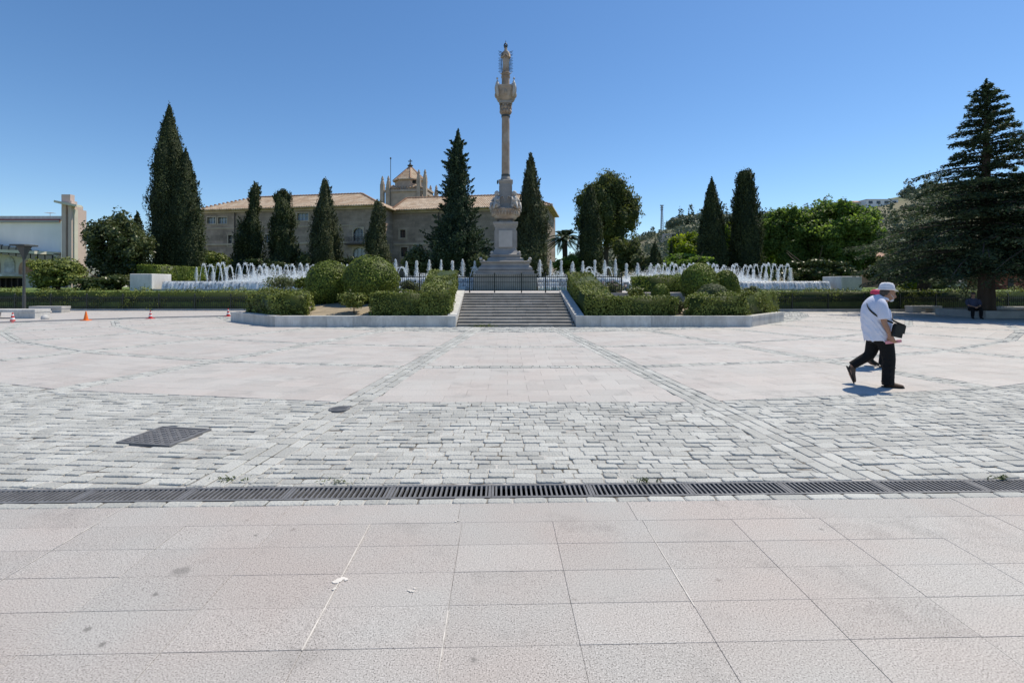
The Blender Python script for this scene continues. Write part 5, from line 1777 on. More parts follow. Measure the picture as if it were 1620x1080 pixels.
def hip_roof(name, u0, u1, v0, v1, z0, rise, oh=.9, hipL=True, hipR=True, th=.18):
    mb = MB()
    u0 -= oh; u1 += oh; v0 -= oh; v1 += oh
    hw = (v1 - v0) / 2
    vm = (v0 + v1) / 2
    rl = u0 + (hw if hipL else 0); rr_ = u1 - (hw if hipR else 0)
    E = [B(u0, v0, z0), B(u1, v0, z0), B(u1, v1, z0), B(u0, v1, z0)]
    E2 = [p + Vector((0, 0, -th)) for p in E]
    Rg = [B(rl, vm, z0 + rise), B(rr_, vm, z0 + rise)]
    mb.add(E + Rg, [(0, 1, 5, 4), (1, 2, 5), (2, 3, 4, 5), (3, 0, 4)])
    mb.add(E + E2, [(0, 4, 5, 1), (1, 5, 6, 2), (2, 6, 7, 3), (3, 7, 4, 0), (4, 7, 6, 5)])
    o = mb.build(name, MT['tile'], hosp)
    # ridge tiles and eaves tile ends as rows of half-round tiles
    rt = MB()
    n = int((rr_ - rl) / .55)
    for i in range(n):
        p = B(rl + (rr_ - rl) * (i + .5) / n, vm, z0 + rise + .05)
        rt.ell(p, .34, .20, .16, 7, 5)
    for A_, B_ in [(E[0], Rg[0]), (E[1], Rg[1])]:
        L_ = (B_ - A_).length; m = int(L_ / .6)
        for i in range(m):
            rt.ell(A_ + (B_ - A_) * (i + .5) / m + Vector((0, 0, .05)), .26, .26, .14, 6, 4)
    rt.build('ridge_tiles', MT['red_roof'], o)
    ev = MB()
    n = int((u1 - u0) / .42)
    for i in range(n):
        p = B(u0 + (u1 - u0) * (i + .5) / n, v0 - .03, z0 - .02)
        ev.ell(p, .14, .10, .11, 6, 4)
    ev.build('eaves_tiles', MT['tile'], o)
    return o
hip_roof('roof', 0, uA1, 0, 11, HE, 3.0)
hip_roof('roof', uB0 + 1.0, uB1, VB, VB + 11, HE, 3.0, hipL=False)

# crossing tower with the tiled lantern
DT = 118.0
sT = DT / F_PX
tz_ = lambda py: EYE + (HOR - py) * sT
tow = thing('crossing_tower', 'square stone tower with pinnacles and a pyramid tiled cap rising over the long roof', 'tower', (at(645, 0, DT).x, DT, TZ))
tx = at(649, 0, DT).x
ta = R(-8)
tu = Vector((math.cos(ta), math.sin(ta), 0)); tv = Vector((-math.sin(ta), math.cos(ta), 0))
def T_(a, b, z):
    p = Vector((tx, DT, 0)) + tu * a + tv * b
    return Vector((p.x, p.y, z))
hw = 29.0 * sT
z_top = EYE + (HOR - 300) * (DT - 4.2) / F_PX + .6
mb = MB(); mb.obox(T_, -hw, hw, -hw, hw, TZ, z_top - 1.0); mb.build('wall', MT['stone_trim'], tow)
mb = MB()
mb.obox(T_, -hw - .15, hw + .15, -hw - .15, hw + .15, z_top - .999, z_top - .6)
mb.obox(T_, -hw - .3, hw + .3, -hw - .3, hw + .3, tz_(309), tz_(307.3))
mb.build('cornice', MT['stone_trim'], tow)
mb = MB()
for i in range(11):
    a = -hw * .8 + hw * 1.6 * i / 10
    mb.obox(T_, a - .18, a + .18, -hw - .12, -hw - .002, tz_(305.5), tz_(300.5))
    mb.obox(T_, hw + .002, hw + .12, a - .18, a + .18, tz_(305.5), tz_(300.5))
mb.build('arcade', MT['stone_bldg'], tow)
mb = MB(); mb.obox(T_, hw * .52, hw * .70, -hw - .52, -hw - .31, tz_(297), tz_(292.5)); mb.build('window', MT['black'], tow)
# octagonal drum and roof
oc = lambda r_, z: (r_, z)
mb = MB(); mb.lathe([(23.5 * sT, z_top - 1.2), (23.5 * sT, tz_(288))], (tx, DT, 0), 8, rot=R(12)); mb.build('drum', MT['stone_trim'], tow)
mb = MB(); mb.lathe([(27 * sT, tz_(289)), (27 * sT, tz_(287.6)), (1.2 * sT, tz_(263))], (tx, DT, 0), 8, rot=R(12)); rf = mb.build('roof', MT['tile'], tow)
mb = MB()
for k in range(8):
    a = R(12) + k * math.pi / 4
    mb.tube([(tx + math.cos(a) * 27 * sT, DT + math.sin(a) * 27 * sT, tz_(287.3)), (tx, DT, tz_(262.6))], .16, 6)
mb.build('ridge_tiles', MT['red_roof'], rf)
mb = MB()
mb.lathe([(.5, tz_(263.5)), (.75, tz_(262)), (.3, tz_(260.5)), (.15, tz_(258))], (tx, DT, 0), 10)
mb.obox(T_, -.09, .09, -.09, .09, tz_(258.5), tz_(252)); mb.obox(T_, -.5, .5, -.08, .08, tz_(255.8), tz_(254.6))
mb.build('cross', MT['bronze'], tow)
# corner buttresses with crocketed pinnacles
for (a, b, yt) in [(-hw, -hw, 284), (hw, -hw, 276), (hw, hw, 288), (-hw, hw, 284)]:
    for off in (-.75, .75):
        mb = MB()
        mb.obox(T_, a + off - .42, a + off + .42, b - .45, b + .45, TZ + 8, tz_(yt + 13))
        c0_ = T_(a + off, b, 0)
        mb.lathe([(.50, tz_(yt + 13) - .02), (.42, tz_(yt + 9)), (.26, tz_(yt + 6)), (.34, tz_(yt + 5)), (.10, tz_(yt))], (c0_.x, c0_.y, 0), 8, rot=ta + math.pi / 8)
        mb.build('pinnacle', MT['stone_trim'], tow)
mb = MB()
for i in range(3):
    z = tz_(301 + i * 8); mb.obox(T_, hw + .002, hw + .35, -hw * .8, hw * .8, z - .25, z + .15)
mb.build('string_course', MT['stone_trim'], tow)
# small gable roofs on the tower edge
mb = MB()
for a in (-hw * .62, hw * .62):
    mb.obox(T_, a - 1.6, a + 1.6, -hw - .1, -hw + 1.6, z_top - .6, z_top - .25)
    mb.add([T_(a - 1.8, -hw - .3, z_top - .25), T_(a + 1.8, -hw - .3, z_top - .25), T_(a + 1.8, -hw + 1.8, z_top - .25), T_(a - 1.8, -hw + 1.8, z_top - .25), T_(a, -hw + .7, z_top + .7)], [(0, 1, 4), (1, 2, 4), (2, 3, 4), (3, 0, 4)])
mb.build('canopy', MT['tile'], tow)
pb = at(618, 0, DT - 5)
mp_ = thing('flag_pole', 'thin bare flagpole beside the tiled cap of the stone tower', 'pole', (pb.x, DT - 5, 14))
MB().tube([(pb.x, DT - 5, 14), (pb.x, DT - 5, at(0, 251, DT - 5).z)], .07, 6).build('mast', MT['lamp'], mp_)
MB().ell((pb.x, DT - 5, at(0, 250.5, DT - 5).z), .2, .2, .25, 8, 6).build('finial', MT['lamp'], mp_)

# ------------------------------------------------------------------ white building with the cross-shaped tower
DW = 62.0
wz = lambda py: EYE + (HOR - py) * DW / F_PX
wx = lambda px, D=None: (px - PPX) * (D or DW) / F_PX
wb = thing('white_hall', 'white modern hall with a pylon shaped like a cross and painted lower panels', 'building', (wx(40), DW, TZ))
def hall_box(mb, p0, p1, y0, y1, z0, z1):
    b = [(wx(p0), y0), (wx(p1), y0), (wx(p1) * y1 / y0 - .6, y1), (wx(p0), y1)]
    mb.prism(b, z0, z1)
mb = MB(); hall_box(mb, -260, 97, DW, DW + 16, TZ - .3, wz(352)); mb.build('wall', MT['white_wall'], wb)
mb = MB(); hall_box(mb, -260, 98, DW - .4, DW + 16, wz(351.8), wz(349)); mb.build('cornice', MT['grey_trim'], wb)
mb = MB(); hall_box(mb, -260, 97.6, DW - .15, DW + 15.9, wz(348.9), wz(346.6)); mb.build('red_band', MT['darkred'], wb)
mb = MB(); hall_box(mb, -260, 97, DW + .1, DW + 15.8, wz(346.5), wz(341.5)); mb.build('parapet', MT['white_wall2'], wb)
# clerestory strip and sloping canopy
mb = MB()
vs = [(wx(-260), DW - 3.5, wz(372) - 1.0), (wx(97), DW - 3.5, wz(400)), (wx(97), DW - .002, wz(399)), (wx(-260), DW - .002, wz(371) - .8)]
mb.hexa([Vector(v) + Vector((0, 0, -.35)) for v in vs], [Vector(v) for v in vs]); mb.build('canopy', MT['cream'], wb)
for i in range(-6, 10):
    x0 = -14 + i * 11.2
    ys = 383 + (x0 + 5) / 97 * 16
    mb = MB(); mb.box(wx(x0), wx(x0 + 9.6), DW - 1.25, DW - 1.0, wz(ys + 17), wz(ys + 3)); mb.build('window', MT['glass'], wb)
mb = MB(); mb.box(wx(-260), wx(97), DW - 1.0, DW - .002, TZ - .3, wz(402)); mb.build('lower_wall', MT['cream'], wb)
# painted panels with rounded heads
for px0, px1, y0, y1, m_ in [(-40, -20, 406, 432, 'mural'), (-14, 13.5, 405, 431.5, 'mural'), (21, 37, 407, 431.5, 'mural_grey'), (43.5, 72, 412, 434, 'mural')]:
    mb = MB(); a, b = wx(px0), wx(px1); zt = wz(y0); zb_ = wz(y1); um = (a + b) / 2; rr_ = (b - a) / 2
    arc = [(um + rr_ * math.cos(t), zt - 1.0 + 1.0 * math.sin(t)) for t in np.linspace(0, math.pi, 11)]
    poly = [(a, zb_), (b, zb_)] + arc
    n = len(poly)
    vs = [(u, DW - 1.12, z) for u, z in poly] + [(u, DW - 1.0 - .002, z) for u, z in poly]
    mb.add(vs, [tuple(range(n)), tuple(range(2 * n - 1, n - 1, -1))] + [(i, (i + 1) % n, n + (i + 1) % n, n + i) for i in range(n)])
    mb.build('painted_panel', MT[m_], wb)
mb = MB(); mb.box(wx(-260), wx(50), DW - 3.6, DW - 1.003, wz(437.5), wz(434.5)); mb.build('awning', MT['white_wall2'], wb)
mb = MB(); mb.box(wx(-260), wx(48), DW - 1.2, DW - 1.004, TZ, wz(440)); mb.build('shop_opening', MT['black'], wb)
mb = MB()
for i in range(-12, 6):
    mb.box(wx(i * 9 - 1), wx(i * 9 + .6), DW - 1.35, DW - 1.203, TZ, wz(440))
mb.build('mullions', MT['wood_dark'], wb)
# pylon
d0 = DW - .5
mb = MB(); mb.box(wx(97.2, d0), wx(104, d0), d0, DW + 2.5, TZ - .3, wz(329)); mb.box(wx(97.2, d0), wx(104, d0), d0 + .002, DW + 2, wz(328.9), wz(323)); mb.box(wx(109.5, d0), wx(114.8, d0), d0 - .15, d0 + .66, TZ - .3, wz(319)); mb.build('pylon_pier', MT['pinkish'], wb)
mb = MB(); mb.box(wx(104.1, d0), wx(109.4, d0), d0 + .35, DW + .12, TZ - .3, wz(329)); mb.build('pylon_recess', MT['grey_trim'], wb)
mb = MB(); mb.box(wx(114.9, d0), wx(116.5, d0), d0 + .12, d0 + .62, TZ - .3, wz(332)); mb.build('pylon_side', MT['cream'], wb)
mb = MB(); mb.box(wx(98.5, d0), wx(112.5, d0), d0 - .12, d0 + .5, wz(322.9), wz(309)); mb.build('pylon_head', MT['pinkish'], wb)
mb = MB()
vs = [Vector((wx(85, d0 - 1.0), d0 - 1.0, wz(321.5))), Vector((wx(121, d0 - .6), d0 - .6, wz(327.5))), Vector((wx(130, d0 + .5), d0 + .5, wz(327))), Vector((wx(97, d0 + .1), d0 + .1, wz(322)))]
mb.hexa([v + Vector((0, 0, -.14)) for v in vs], [v + Vector((0, 0, .14)) for v in vs]); mb.build('cantilever_slab', MT['cream'], wb)
an = thing('roof_aerial', 'spindly television aerial on the white hall roof', 'aerial', (wx(44), DW + 3, wz(341.5)))
mb = MB(); mb.tube([(wx(44), DW + 3, wz(342)), (wx(44), DW + 3, wz(331))], .03, 5)
for i in range(5):
    mb.tube([(wx(38.5 + i * 2.7), DW + 2.6, wz(331.5)), (wx(38.5 + i * 2.7), DW + 3.4, wz(331.5))], .02, 4)
mb.tube([(wx(38), DW + 3, wz(331.5)), (wx(50), DW + 3, wz(331.5))], .025, 5)
mb.build('rods', MT['mast'], an)
# small grey building edge behind the pylon
lowb = thing('low_grey_house', 'low grey flat-roofed house glimpsed between the pylon and the glossy-leaved tree', 'house', (at(135, 0, 75).x, 75, TZ))
mb = MB(); mb.box(at(118, 0, 75).x, at(160, 0, 75).x, 75, 82, TZ - .3, at(0, 398, 75).z); mb.build('wall', MT['white_wall2'], lowb)
mb = MB(); mb.box(at(117, 0, 75).x, at(161, 0, 75).x, 74.7, 82.2, at(0, 397.9, 75).z, at(0, 396.3, 75).z); mb.build('roof', MT['grey_trim'], lowb)

# ------------------------------------------------------------------ hill, houses and mast at right
prof_px = np.array([-200, 700, 870, 930, 1000, 1020, 1050, 1080, 1130, 1200, 1290, 1345, 1400, 1440, 1520, 1700, 2400])
prof_py = np.array([452, 440, 420, 402, 386, 376, 363, 350, 350, 347, 340, 325, 314, 306, 298, 285, 280])
DRG = 330.0
def hill_z(X, Y):
    px = PPX + X / Y * F_PX
    top = EYE + (HOR - np.interp(px, prof_px, prof_py)) * DRG / F_PX
    k = np.clip((Y - 105) / (DRG - 105), 0, 1)
    k = k * (1.5 - .5 * k)
    front = EYE + (HOR - np.interp(px, prof_px, prof_py)) * k * np.minimum(Y, DRG) / F_PX
    return np.where(k < .02, TZ - .3, front) + 1.2 * np.sin(X * .11) * np.sin(Y * .07) * np.clip(k * 4, 0, 1) * np.clip(5 * (1 - k), 0, 1)
ny, nx = 40, 110
Yg = np.linspace(105, 700, ny); 
V = []
for y in Yg:
    px = np.linspace(-200, 2400, nx); X = (px - PPX) * y / F_PX
    V.append(np.stack([X, np.full(nx, y), hill_z(X, np.full(nx, y))], -1))
V = np.concatenate(V)
j, k = np.meshgrid(np.arange(ny - 1), np.arange(nx - 1), indexing='ij')
Q = np.stack([j * nx + k, j * nx + k + 1, (j + 1) * nx + k + 1, (j + 1) * nx + k], -1).reshape(-1, 4)
tag(np_mesh('hill', V, Q, np.full(len(Q), .5), MT['hillsoil'], smooth=True), kind='structure')
# hillside wood
r = rng(5)
parts = []
n = 2400
yy = r.uniform(130, 345, n); pxs = r.uniform(900, 1860, n)
ridge = r.random(n) < .35; yy[ridge] = r.uniform(310, 335, ridge.sum())
X = (pxs - PPX) * yy / F_PX; Z = hill_z(X, yy)
for i in range(n):
    # clearings round the houses
    py = HOR - (Z[i] - EYE) * F_PX / yy[i]
    if 1335 < pxs[i] < 1425 and 308 < py < 345: continue
    if 1036 < pxs[i] < 1058 and yy[i] > 300: continue
    s = r.uniform(1.4, 3.6) * (yy[i] / 300) ** .3 * (.75 if pxs[i] < 1040 else 1)
    m = int(70 * s / 2.5)
    d = r.normal(size=(m, 3)); d /= np.linalg.norm(d, axis=1, keepdims=True)
    tall = 1.9 if r.random() < .12 else .85
    kk = r.uniform(.7, 1.1, m)
    P = np.stack([X[i] + d[:, 0] * s * kk * (.5 if tall > 1 else 1), yy[i] + d[:, 1] * s * kk * .9, Z[i] + s * tall * .8 + d[:, 2] * s * tall * kk], -1)
    parts.append(leaf_quads(r, P, d + r.normal(size=d.shape) * .5, s * .42, 1.3, None, np.clip(r.normal(.45, .2) + r.normal(size=m) * .15, 0, 1)))
V, Q, T = cat(parts)
tag(np_mesh('hillside_wood', V, Q, T, MT['far'], None, (60, 300, 20)), 'olive and pine scrub covering the distant hillside', 'woodland', kind='stuff')

def house(name, label, px0, px1, ytop, ybot, D, wallm, storeys, bays, roof='flat', deep=9):
    x0, x1 = at(px0, 0, D).x, at(px1, 0, D).x
    zt, zb = at(0, ytop, D).z, at(0, ybot, D).z
    root = thing(name, label, 'house', ((x0 + x1) / 2, D, zb))
    mb = MB(); mb.box(x0, x1, D, D + deep, zb - 3, zt); mb.build('wall', wallm, root)
    if roof == 'flat':
        mb = MB(); mb.box(x0 - .2, x1 + .2, D - .2, D + deep + .2, zt + .002, zt + .35); mb.build('roof', MT['white_wall2'], root)
    else:
        mb = MB(); h = (zt - zb) * .35
        mb.add([(x0 - .4, D - .4, zt), (x1 + .4, D - .4, zt), (x1 + .4, D + deep + .4, zt), (x0 - .4, D + deep + .4, zt), (x0 - .4, D + deep / 2, zt + h), (x1 + .4, D + deep / 2, zt + h)],
               [(0, 1, 5, 4), (2, 3, 4, 5), (1, 2, 5), (3, 0, 4), (0, 3, 2, 1)]); mb.build('roof', MT['red_roof'], root)
    H = (zt - zb) / storeys; W = (x1 - x0) / bays
    for s in range(storeys):
        for b_ in range(bays):
            a = x0 + W * (b_ + .22); c_ = x0 + W * (b_ + .78); z0 = zb + H * (s + .2); z1 = zb + H * (s + .82)
            mb = MB(); mb.box(a, c_, D - .08, D - .003, z0, z1); f = mb.build('window', MT['white_wall'], root)
            mb = MB(); mb.box(a + .12, c_ - .12, D - .10, D - .0805, z0 + .12, z1 - .12); mb.build('pane', MT['glass'], f)
    return root
h1 = house('hillside_villa', 'large white villa with two rows of windows high on the hillside', 1371, 1421, 316, 333, 300, MT['white_wall'], 2, 4, 'flat')
h2 = house('hillside_house', 'small white house lower on the slope by the big cedar', 1412, 1440, 349, 361, 240, MT['white_wall'], 1, 3, 'flat')
h3 = house('hillside_house', 'low beige house with tiled roof to the left of the white villa', 1352, 1372, 320, 332, 305, MT['cream'], 1, 2, 'gable')
h4 = house('hillside_house', 'long pale ruined house on the slope below the radio mast', 1050, 1077, 371, 379, 255, MT['pinkish'], 1, 5, 'flat')
h5 = house('orange_house', 'orange rendered house half hidden by trees behind the walking man', 1372, 1418, 408, 446, 72, MT['orangewall'], 2, 3, 'gable')
ma = at(1047, 360, 330)
mast = thing('radio_mast', 'slim grey radio mast standing on the distant hill', 'mast', (ma.x, 330, hill_z(np.array([ma.x]), np.array([330.]))[0]))
zt = at(0, 325, 330).z; zb_ = mast.location.z
mb = MB()
for k in range(3):
    a = k * 2.094; mb.tube([(ma.x + math.cos(a) * 1.1, 330 + math.sin(a) * 1.1, zb_ - 1), (ma.x + math.cos(a) * .45, 330 + math.sin(a) * .45, zt)], .22, 5)
for i in range(14):
    z = zb_ + (zt - zb_) * i / 14; w = 1.1 - .65 * i / 14
    for k in range(3):
        a = k * 2.094; b = a + 2.094; z2 = zb_ + (zt - zb_) * (i + 1) / 14
        mb.tube([(ma.x + math.cos(a) * w, 330 + math.sin(a) * w, z), (ma.x + math.cos(b) * w, 330 + math.sin(b) * w, z2)], .12, 4)
mb.build('lattice', MT['mast'], mast)
mb = MB()
for dz, w in [(0, 1.2), (-1.6, 1.0), (-3, .9)]:
    mb.box(ma.x - w, ma.x + w, 329.8, 330.2, zt + dz - .4, zt + dz + .3)
mb.build('antennas', MT['mast'], mast)

# ------------------------------------------------------------------ trees
CY = 'cypress'
spire('cypress_tree', 'tall double-topped cypress, tallest tree on the white hall side of the plaza', 268, 163, 60, 43, CY, 101, nt=420, tl=.42, extra=[(1.45, .75, .95)], lean=0, n=17000, size=.26, rough=.16,
      prof=[(0, .66), (.08, .88), (.25, 1.0), (.5, .97), (.68, .76), (.83, .46), (.94, .19), (1, .02)])
JAG = [(0, .8), (.1, 1), (.3, .95), (.5, .75), (.7, .6), (.85, .45), (.95, .35), (1, .12)]
spire('cypress_tree', 'dark crooked cypress with a hooked top leaning over the long tiled roof', 391, 290, 52, 54, CY, 102, lean=1.0, n=6000, size=.30, rough=.34, prof=[(0, .95), (.14, 1), (.28, .72), (.42, .80), (.58, .62), (.66, .36), (.8, .30), (.93, .28), (1, .1)], kmax=4, mmax=26, tl=.7)
spire('cypress_tree', 'blunt-topped dark cypress, second in the row of four before the stone facade', 448, 300, 46, 54, CY, 103, n=6000, size=.30, rough=.24, prof=[(0, .9), (.2, 1), (.5, .92), (.75, .72), (.9, .58), (.97, .4), (1, .15)], kmax=4, mmax=24)
spire('cypress_tree', 'olive-toned slender cypress with a narrow pointed top before the stone facade', 514, 283, 54, 55, 'cypress2', 104, n=6000, size=.30, rough=.22, prof=[(0, .95), (.2, 1), (.45, .9), (.62, .62), (.75, .42), (.9, .28), (.97, .2), (1, .05)])
spire('cypress_tree', 'shortest cypress of the row, against the corner of the tiled roof next to the balcony', 598, 316, 44, 55, 'cypress2', 105, n=5000, size=.30, rough=.28, prof=[(0, .8), (.2, 1), (.45, .85), (.7, .6), (.85, .5), (.95, .3), (1, .08)], kmax=4, mmax=22)
spire('conifer_tree', 'tall ragged dark conifer with a slim tiered top close to the monument', 725, 206, 76, 44, 'conifer', 106, n=14000, size=.34, rough=.30, tuft=.2, kmax=5, mmax=60, lz=.35, cat_='conifer', tl=.85, ho=.85, rise=.42, nt=330,
      prof=[(0, .85), (.08, 1.0), (.2, 1.0), (.3, .82), (.38, .62), (.5, .50), (.6, .43), (.72, .36), (.82, .27), (.92, .15), (1, .02)])
spire('conifer_tree', 'broad pointed cypress rising directly behind the monument pedestal', 840, 243, 66, 46, 'cypress2', 107, n=10000, size=.30, rough=.18, cat_='conifer', prof=[(0, .9), (.2, 1), (.45, .86), (.65, .55), (.8, .36), (.92, .2), (1, .03)])
spire('cypress_tree', 'column cypress with rounded top in front of the big umbrella pine', 934, 293, 42, 50, CY, 108, n=7000, size=.28, rough=.10, prof=[(0, .9), (.3, 1), (.6, .88), (.8, .66), (.92, .42), (1, .1)])
spire('cypress_tree', 'pointed cypress, the lower of the dark pair behind the arched jets', 1126, 281, 52, 48, CY, 109, n=9000, size=.26, rough=.10, prof=[(0, .85), (.2, 1), (.45, .9), (.65, .66), (.8, .44), (.92, .2), (1, .02)])
spire('cypress_tree', 'taller square-topped cypress of the dark pair, nearer the broadleaf trees', 1179, 268, 54, 48, CY, 110, n=9000, size=.26, rough=.14, tl=.75, kmax=4, mmax=20, prof=[(0, .85), (.2, 1), (.5, .92), (.68, .74), (.82, .58), (.92, .50), (.98, .40), (1, .1)])
spire('cypress_tree', 'small cypress spire behind the glossy-leaved tree by the white hall', 217, 335, 34, 46, CY, 111, n=3500, size=.28, rough=.2)
spire('young_cypress', 'small dark cone-shaped cypress among the yellow-green bushes', 1036, 383, 26, 46, CY, 112, n=2500, size=.24, rough=.15)
spire('young_cypress', 'tiny thin cypress rising out of the lime-green tree crown', 1062, 381, 11, 58, CY, 113, n=1200, size=.26, rough=.15)

broad('umbrella_pine', 'big rounded pine with bare lower trunk above the palm', 959, 257, 412, 106, 62, 'pine', 121, nc=105, per=330, size=.26, cr=.26, trunkr=.38, cat_='pine tree', core=True, sc=.8, shape=lambda z: 1.06 if z < .3 else 1.06 - .2 * z)
broad('magnolia_tree', 'glossy dark-leaved tree in front of the small cypress by the white hall', 188, 318, 462, 102, 39, 'magnolia', 122, nc=74, per=260, size=.22, cr=.25, core=True, shape=lambda z: 1.05 - .3 * max(0, z))
broad('bushy_tree', 'light green feathery bush beneath the cross-shaped pylon', 92, 404, 462, 92, 35, 'hedge', 123, nc=30, per=230, size=.17, cr=.36, cat_='bush')
broad('bushy_tree', 'dark green bush filling the foot of the glossy-leaved tree', 160, 430, 464, 100, 36, 'magnolia', 124, nc=22, per=160, size=.2, cr=.36, cat_='bush')
broad('plane_tree', 'spreading green tree with layered crown just past the dark pair of cypresses', 1248, 318, 452, 100, 50, 'broad', 125, nc=70, per=420, size=.25, cr=.24, trunkr=.25)
broad('plane_tree', 'largest broadleaf tree with dense glossy crown below the white villa', 1330, 308, 455, 126, 48, 'broad', 126, nc=85, per=420, size=.28, cr=.23, trunkr=.3)
broad('lime_tree', 'sunny yellow-green tree next to the lower of the dark pair of cypresses', 1088, 362, 440, 76, 60, 'lime', 127, nc=34, per=200, size=.36, cr=.32)
broad('lime_tree', 'yellow-green tree showing between the dark pair of cypresses', 1155, 352, 440, 46, 60, 'lime', 128, nc=26, per=180, size=.36, cr=.34)
broad('lime_tree', 'bright low tree between the square-topped cypress and the layered crown', 1214, 380, 446, 44, 56, 'lime', 129, nc=24, per=160, size=.32, cr=.34)
broad('garden_bush', 'mixed olive bush under the big pine', 990, 368, 440, 60, 52, 'pine', 130, nc=26, per=170, size=.28, cr=.36, cat_='bush')
broad('garden_bush', 'pale dry bush between the pine and the small cone-shaped cypress', 1012, 392, 444, 46, 50, 'rose', 131, nc=22, per=160, size=.24, cr=.36, cat_='bush')
broad('garden_bush', 'deep green bush at the foot of the palm', 900, 398, 444, 62, 50, 'broad', 132, nc=24, per=160, size=.24, cr=.36, cat_='bush')
broad('garden_bush', 'grey-green bush in front of the ragged tall conifer, over the plumes', 660, 386, 444, 56, 43, 'magnolia', 133, nc=24, per=170, size=.24, cr=.36, cat_='bush')
broad('garden_bush', 'low bush beside the monument base under the ragged conifer', 757, 392, 444, 36, 42, 'rose', 134, nc=18, per=150, size=.2, cr=.38, cat_='bush')
broad('garden_bush', 'light green bush at the foot of the double-topped cypress', 338, 392, 444, 56, 50, 'hedge', 135, nc=24, per=170, size=.26, cr=.36, cat_='bush')
broad('garden_bush', 'round dull bush between the two middle cypresses of the row', 482, 392, 446, 30, 53, 'magnolia', 136, nc=16, per=130, size=.24, cr=.38, cat_='bush')
broad('garden_bush', 'dark bushes filling the gap below the dark pair of cypresses', 1085, 398, 446, 130, 46, 'broad', 137, nc=40, per=150, size=.26, cr=.25, cat_='bush', depth=2)
broad('garden_bush', 'dark green understorey below the largest broadleaf tree', 1290, 408, 450, 150, 44, 'magnolia', 138, nc=44, per=150, size=.26, cr=.22, cat_='bush', depth=2)
broad('garden_bush', 'brown-green thin tree next to the orange house', 1392, 378, 452, 66, 46, 'pine', 139, nc=30, per=120, size=.26, cr=.3, cat_='bush', core=False)
broad('garden_bush', 'bright leafy bush above the hedge beside the man in the white hat', 1440, 422, 462, 44, 37, 'lime', 140, nc=22, per=150, size=.2, cr=.38, cat_='bush')
broad('garden_bush', 'low shaded bush behind the cedar trunk', 1575, 430, 470, 60, 40, 'magnolia', 141, nc=22, per=130, size=.24, cr=.36, cat_='bush')
broad('garden_bush', 'dark bushes closing the gap behind the shortest cypress and the balcony', 560, 402, 444, 120, 56, 'magnolia', 142, nc=34, per=120, size=.28, cr=.25, cat_='bush', depth=2)
broad('garden_bush', 'dark bushes at the foot of the crooked cypress', 420, 404, 446, 90, 52, 'magnolia', 143, nc=28, per=120, size=.28, cr=.28, cat_='bush', depth=2)

for i_, (px_, yt_, w_, D_, m_, lab_) in enumerate([
        (1440, 408, 90, 58, 'magnolia', 'dark bush far behind the bright bush by the man in the white hat'),
        (1505, 400, 90, 56, 'pine', 'olive bush far back, left of the great cedar trunk'),
        (1560, 405, 80, 57, 'magnolia', 'dark bush far back, directly behind the great cedar trunk'),
        (1640, 396, 110, 54, 'broad', 'green bush behind the red kiosk'),
        (1530, 428, 70, 46, 'broad', 'green bush behind the parked pale car'),
        (1480, 432, 56, 43, 'rose', 'grey-green bush behind the parked pale car, on the side of the walking man')]):
    broad('garden_bush', lab_, px_, yt_, 458, w_, D_, m_, 160 + i_, nc=26, per=200, size=.24, cr=.34, cat_='bush')

# palm
def palm(px, ytop, D):
    c = at(px, 378, D)
    root = thing('palm_tree', 'palm with arching dark fronds behind the fountain, by the pine', 'palm tree', (c.x, D, TZ))
    MB().tube([(c.x, D, TZ - .1), (c.x + .1, D, (TZ + c.z) / 2), (c.x, D, c.z)], [.34, .26, .30], 10).build('trunk', MT['trunk'], root, smooth=True)
    r = rng(77)
    parts = []
    for i in range(46):
        a = r.uniform(0, 6.28); el = r.uniform(-.25, 1.25)
        L_ = r.uniform(2.0, 2.7)
        m = 34
        t = np.linspace(.05, 1, m)
        h = L_ * (np.cos(el) * t); z = L_ * (np.sin(el) * t - .55 * t ** 2.2)
        C = np.stack([c.x + np.cos(a) * h, D + np.sin(a) * h, c.z + z], -1)
        tang = np.gradient(C, axis=0); tang /= np.linalg.norm(tang, axis=1, keepdims=True)
        side = np.cross(tang, np.array([0, 0, 1.])); side /= np.linalg.norm(side, axis=1, keepdims=True) + 1e-6
        for s in (-1, 1):
            ln = .55 * np.sin(np.pi * (t * .9 + .08)) + .06
            ax = side * s * .8 + tang * .6 + np.array([0, 0, -.25])
            ax /= np.linalg.norm(ax, axis=1, keepdims=True)
            P = C + ax * ln[:, None] * .5
            nn = np.cross(ax, tang) + r.normal(size=C.shape) * .1
            nn /= np.linalg.norm(nn, axis=1, keepdims=True)
            b = np.cross(nn, ax)
            V = np.empty((m, 4, 3)); w = .035
            V[:, 0] = P - ax * ln[:, None] * .5; V[:, 1] = P + b * w; V[:, 2] = P + ax * ln[:, None] * .5; V[:, 3] = P - b * w
            parts.append((V.reshape(-1, 3), np.arange(m * 4).reshape(m, 4), np.clip(r.normal(.45, .2) + r.normal(size=m) * .1, 0, 1)))
    V, Q, T = cat(parts)
    np_mesh('fronds', V, Q, T, MT['palm'], root)
palm(893, 350, 52)

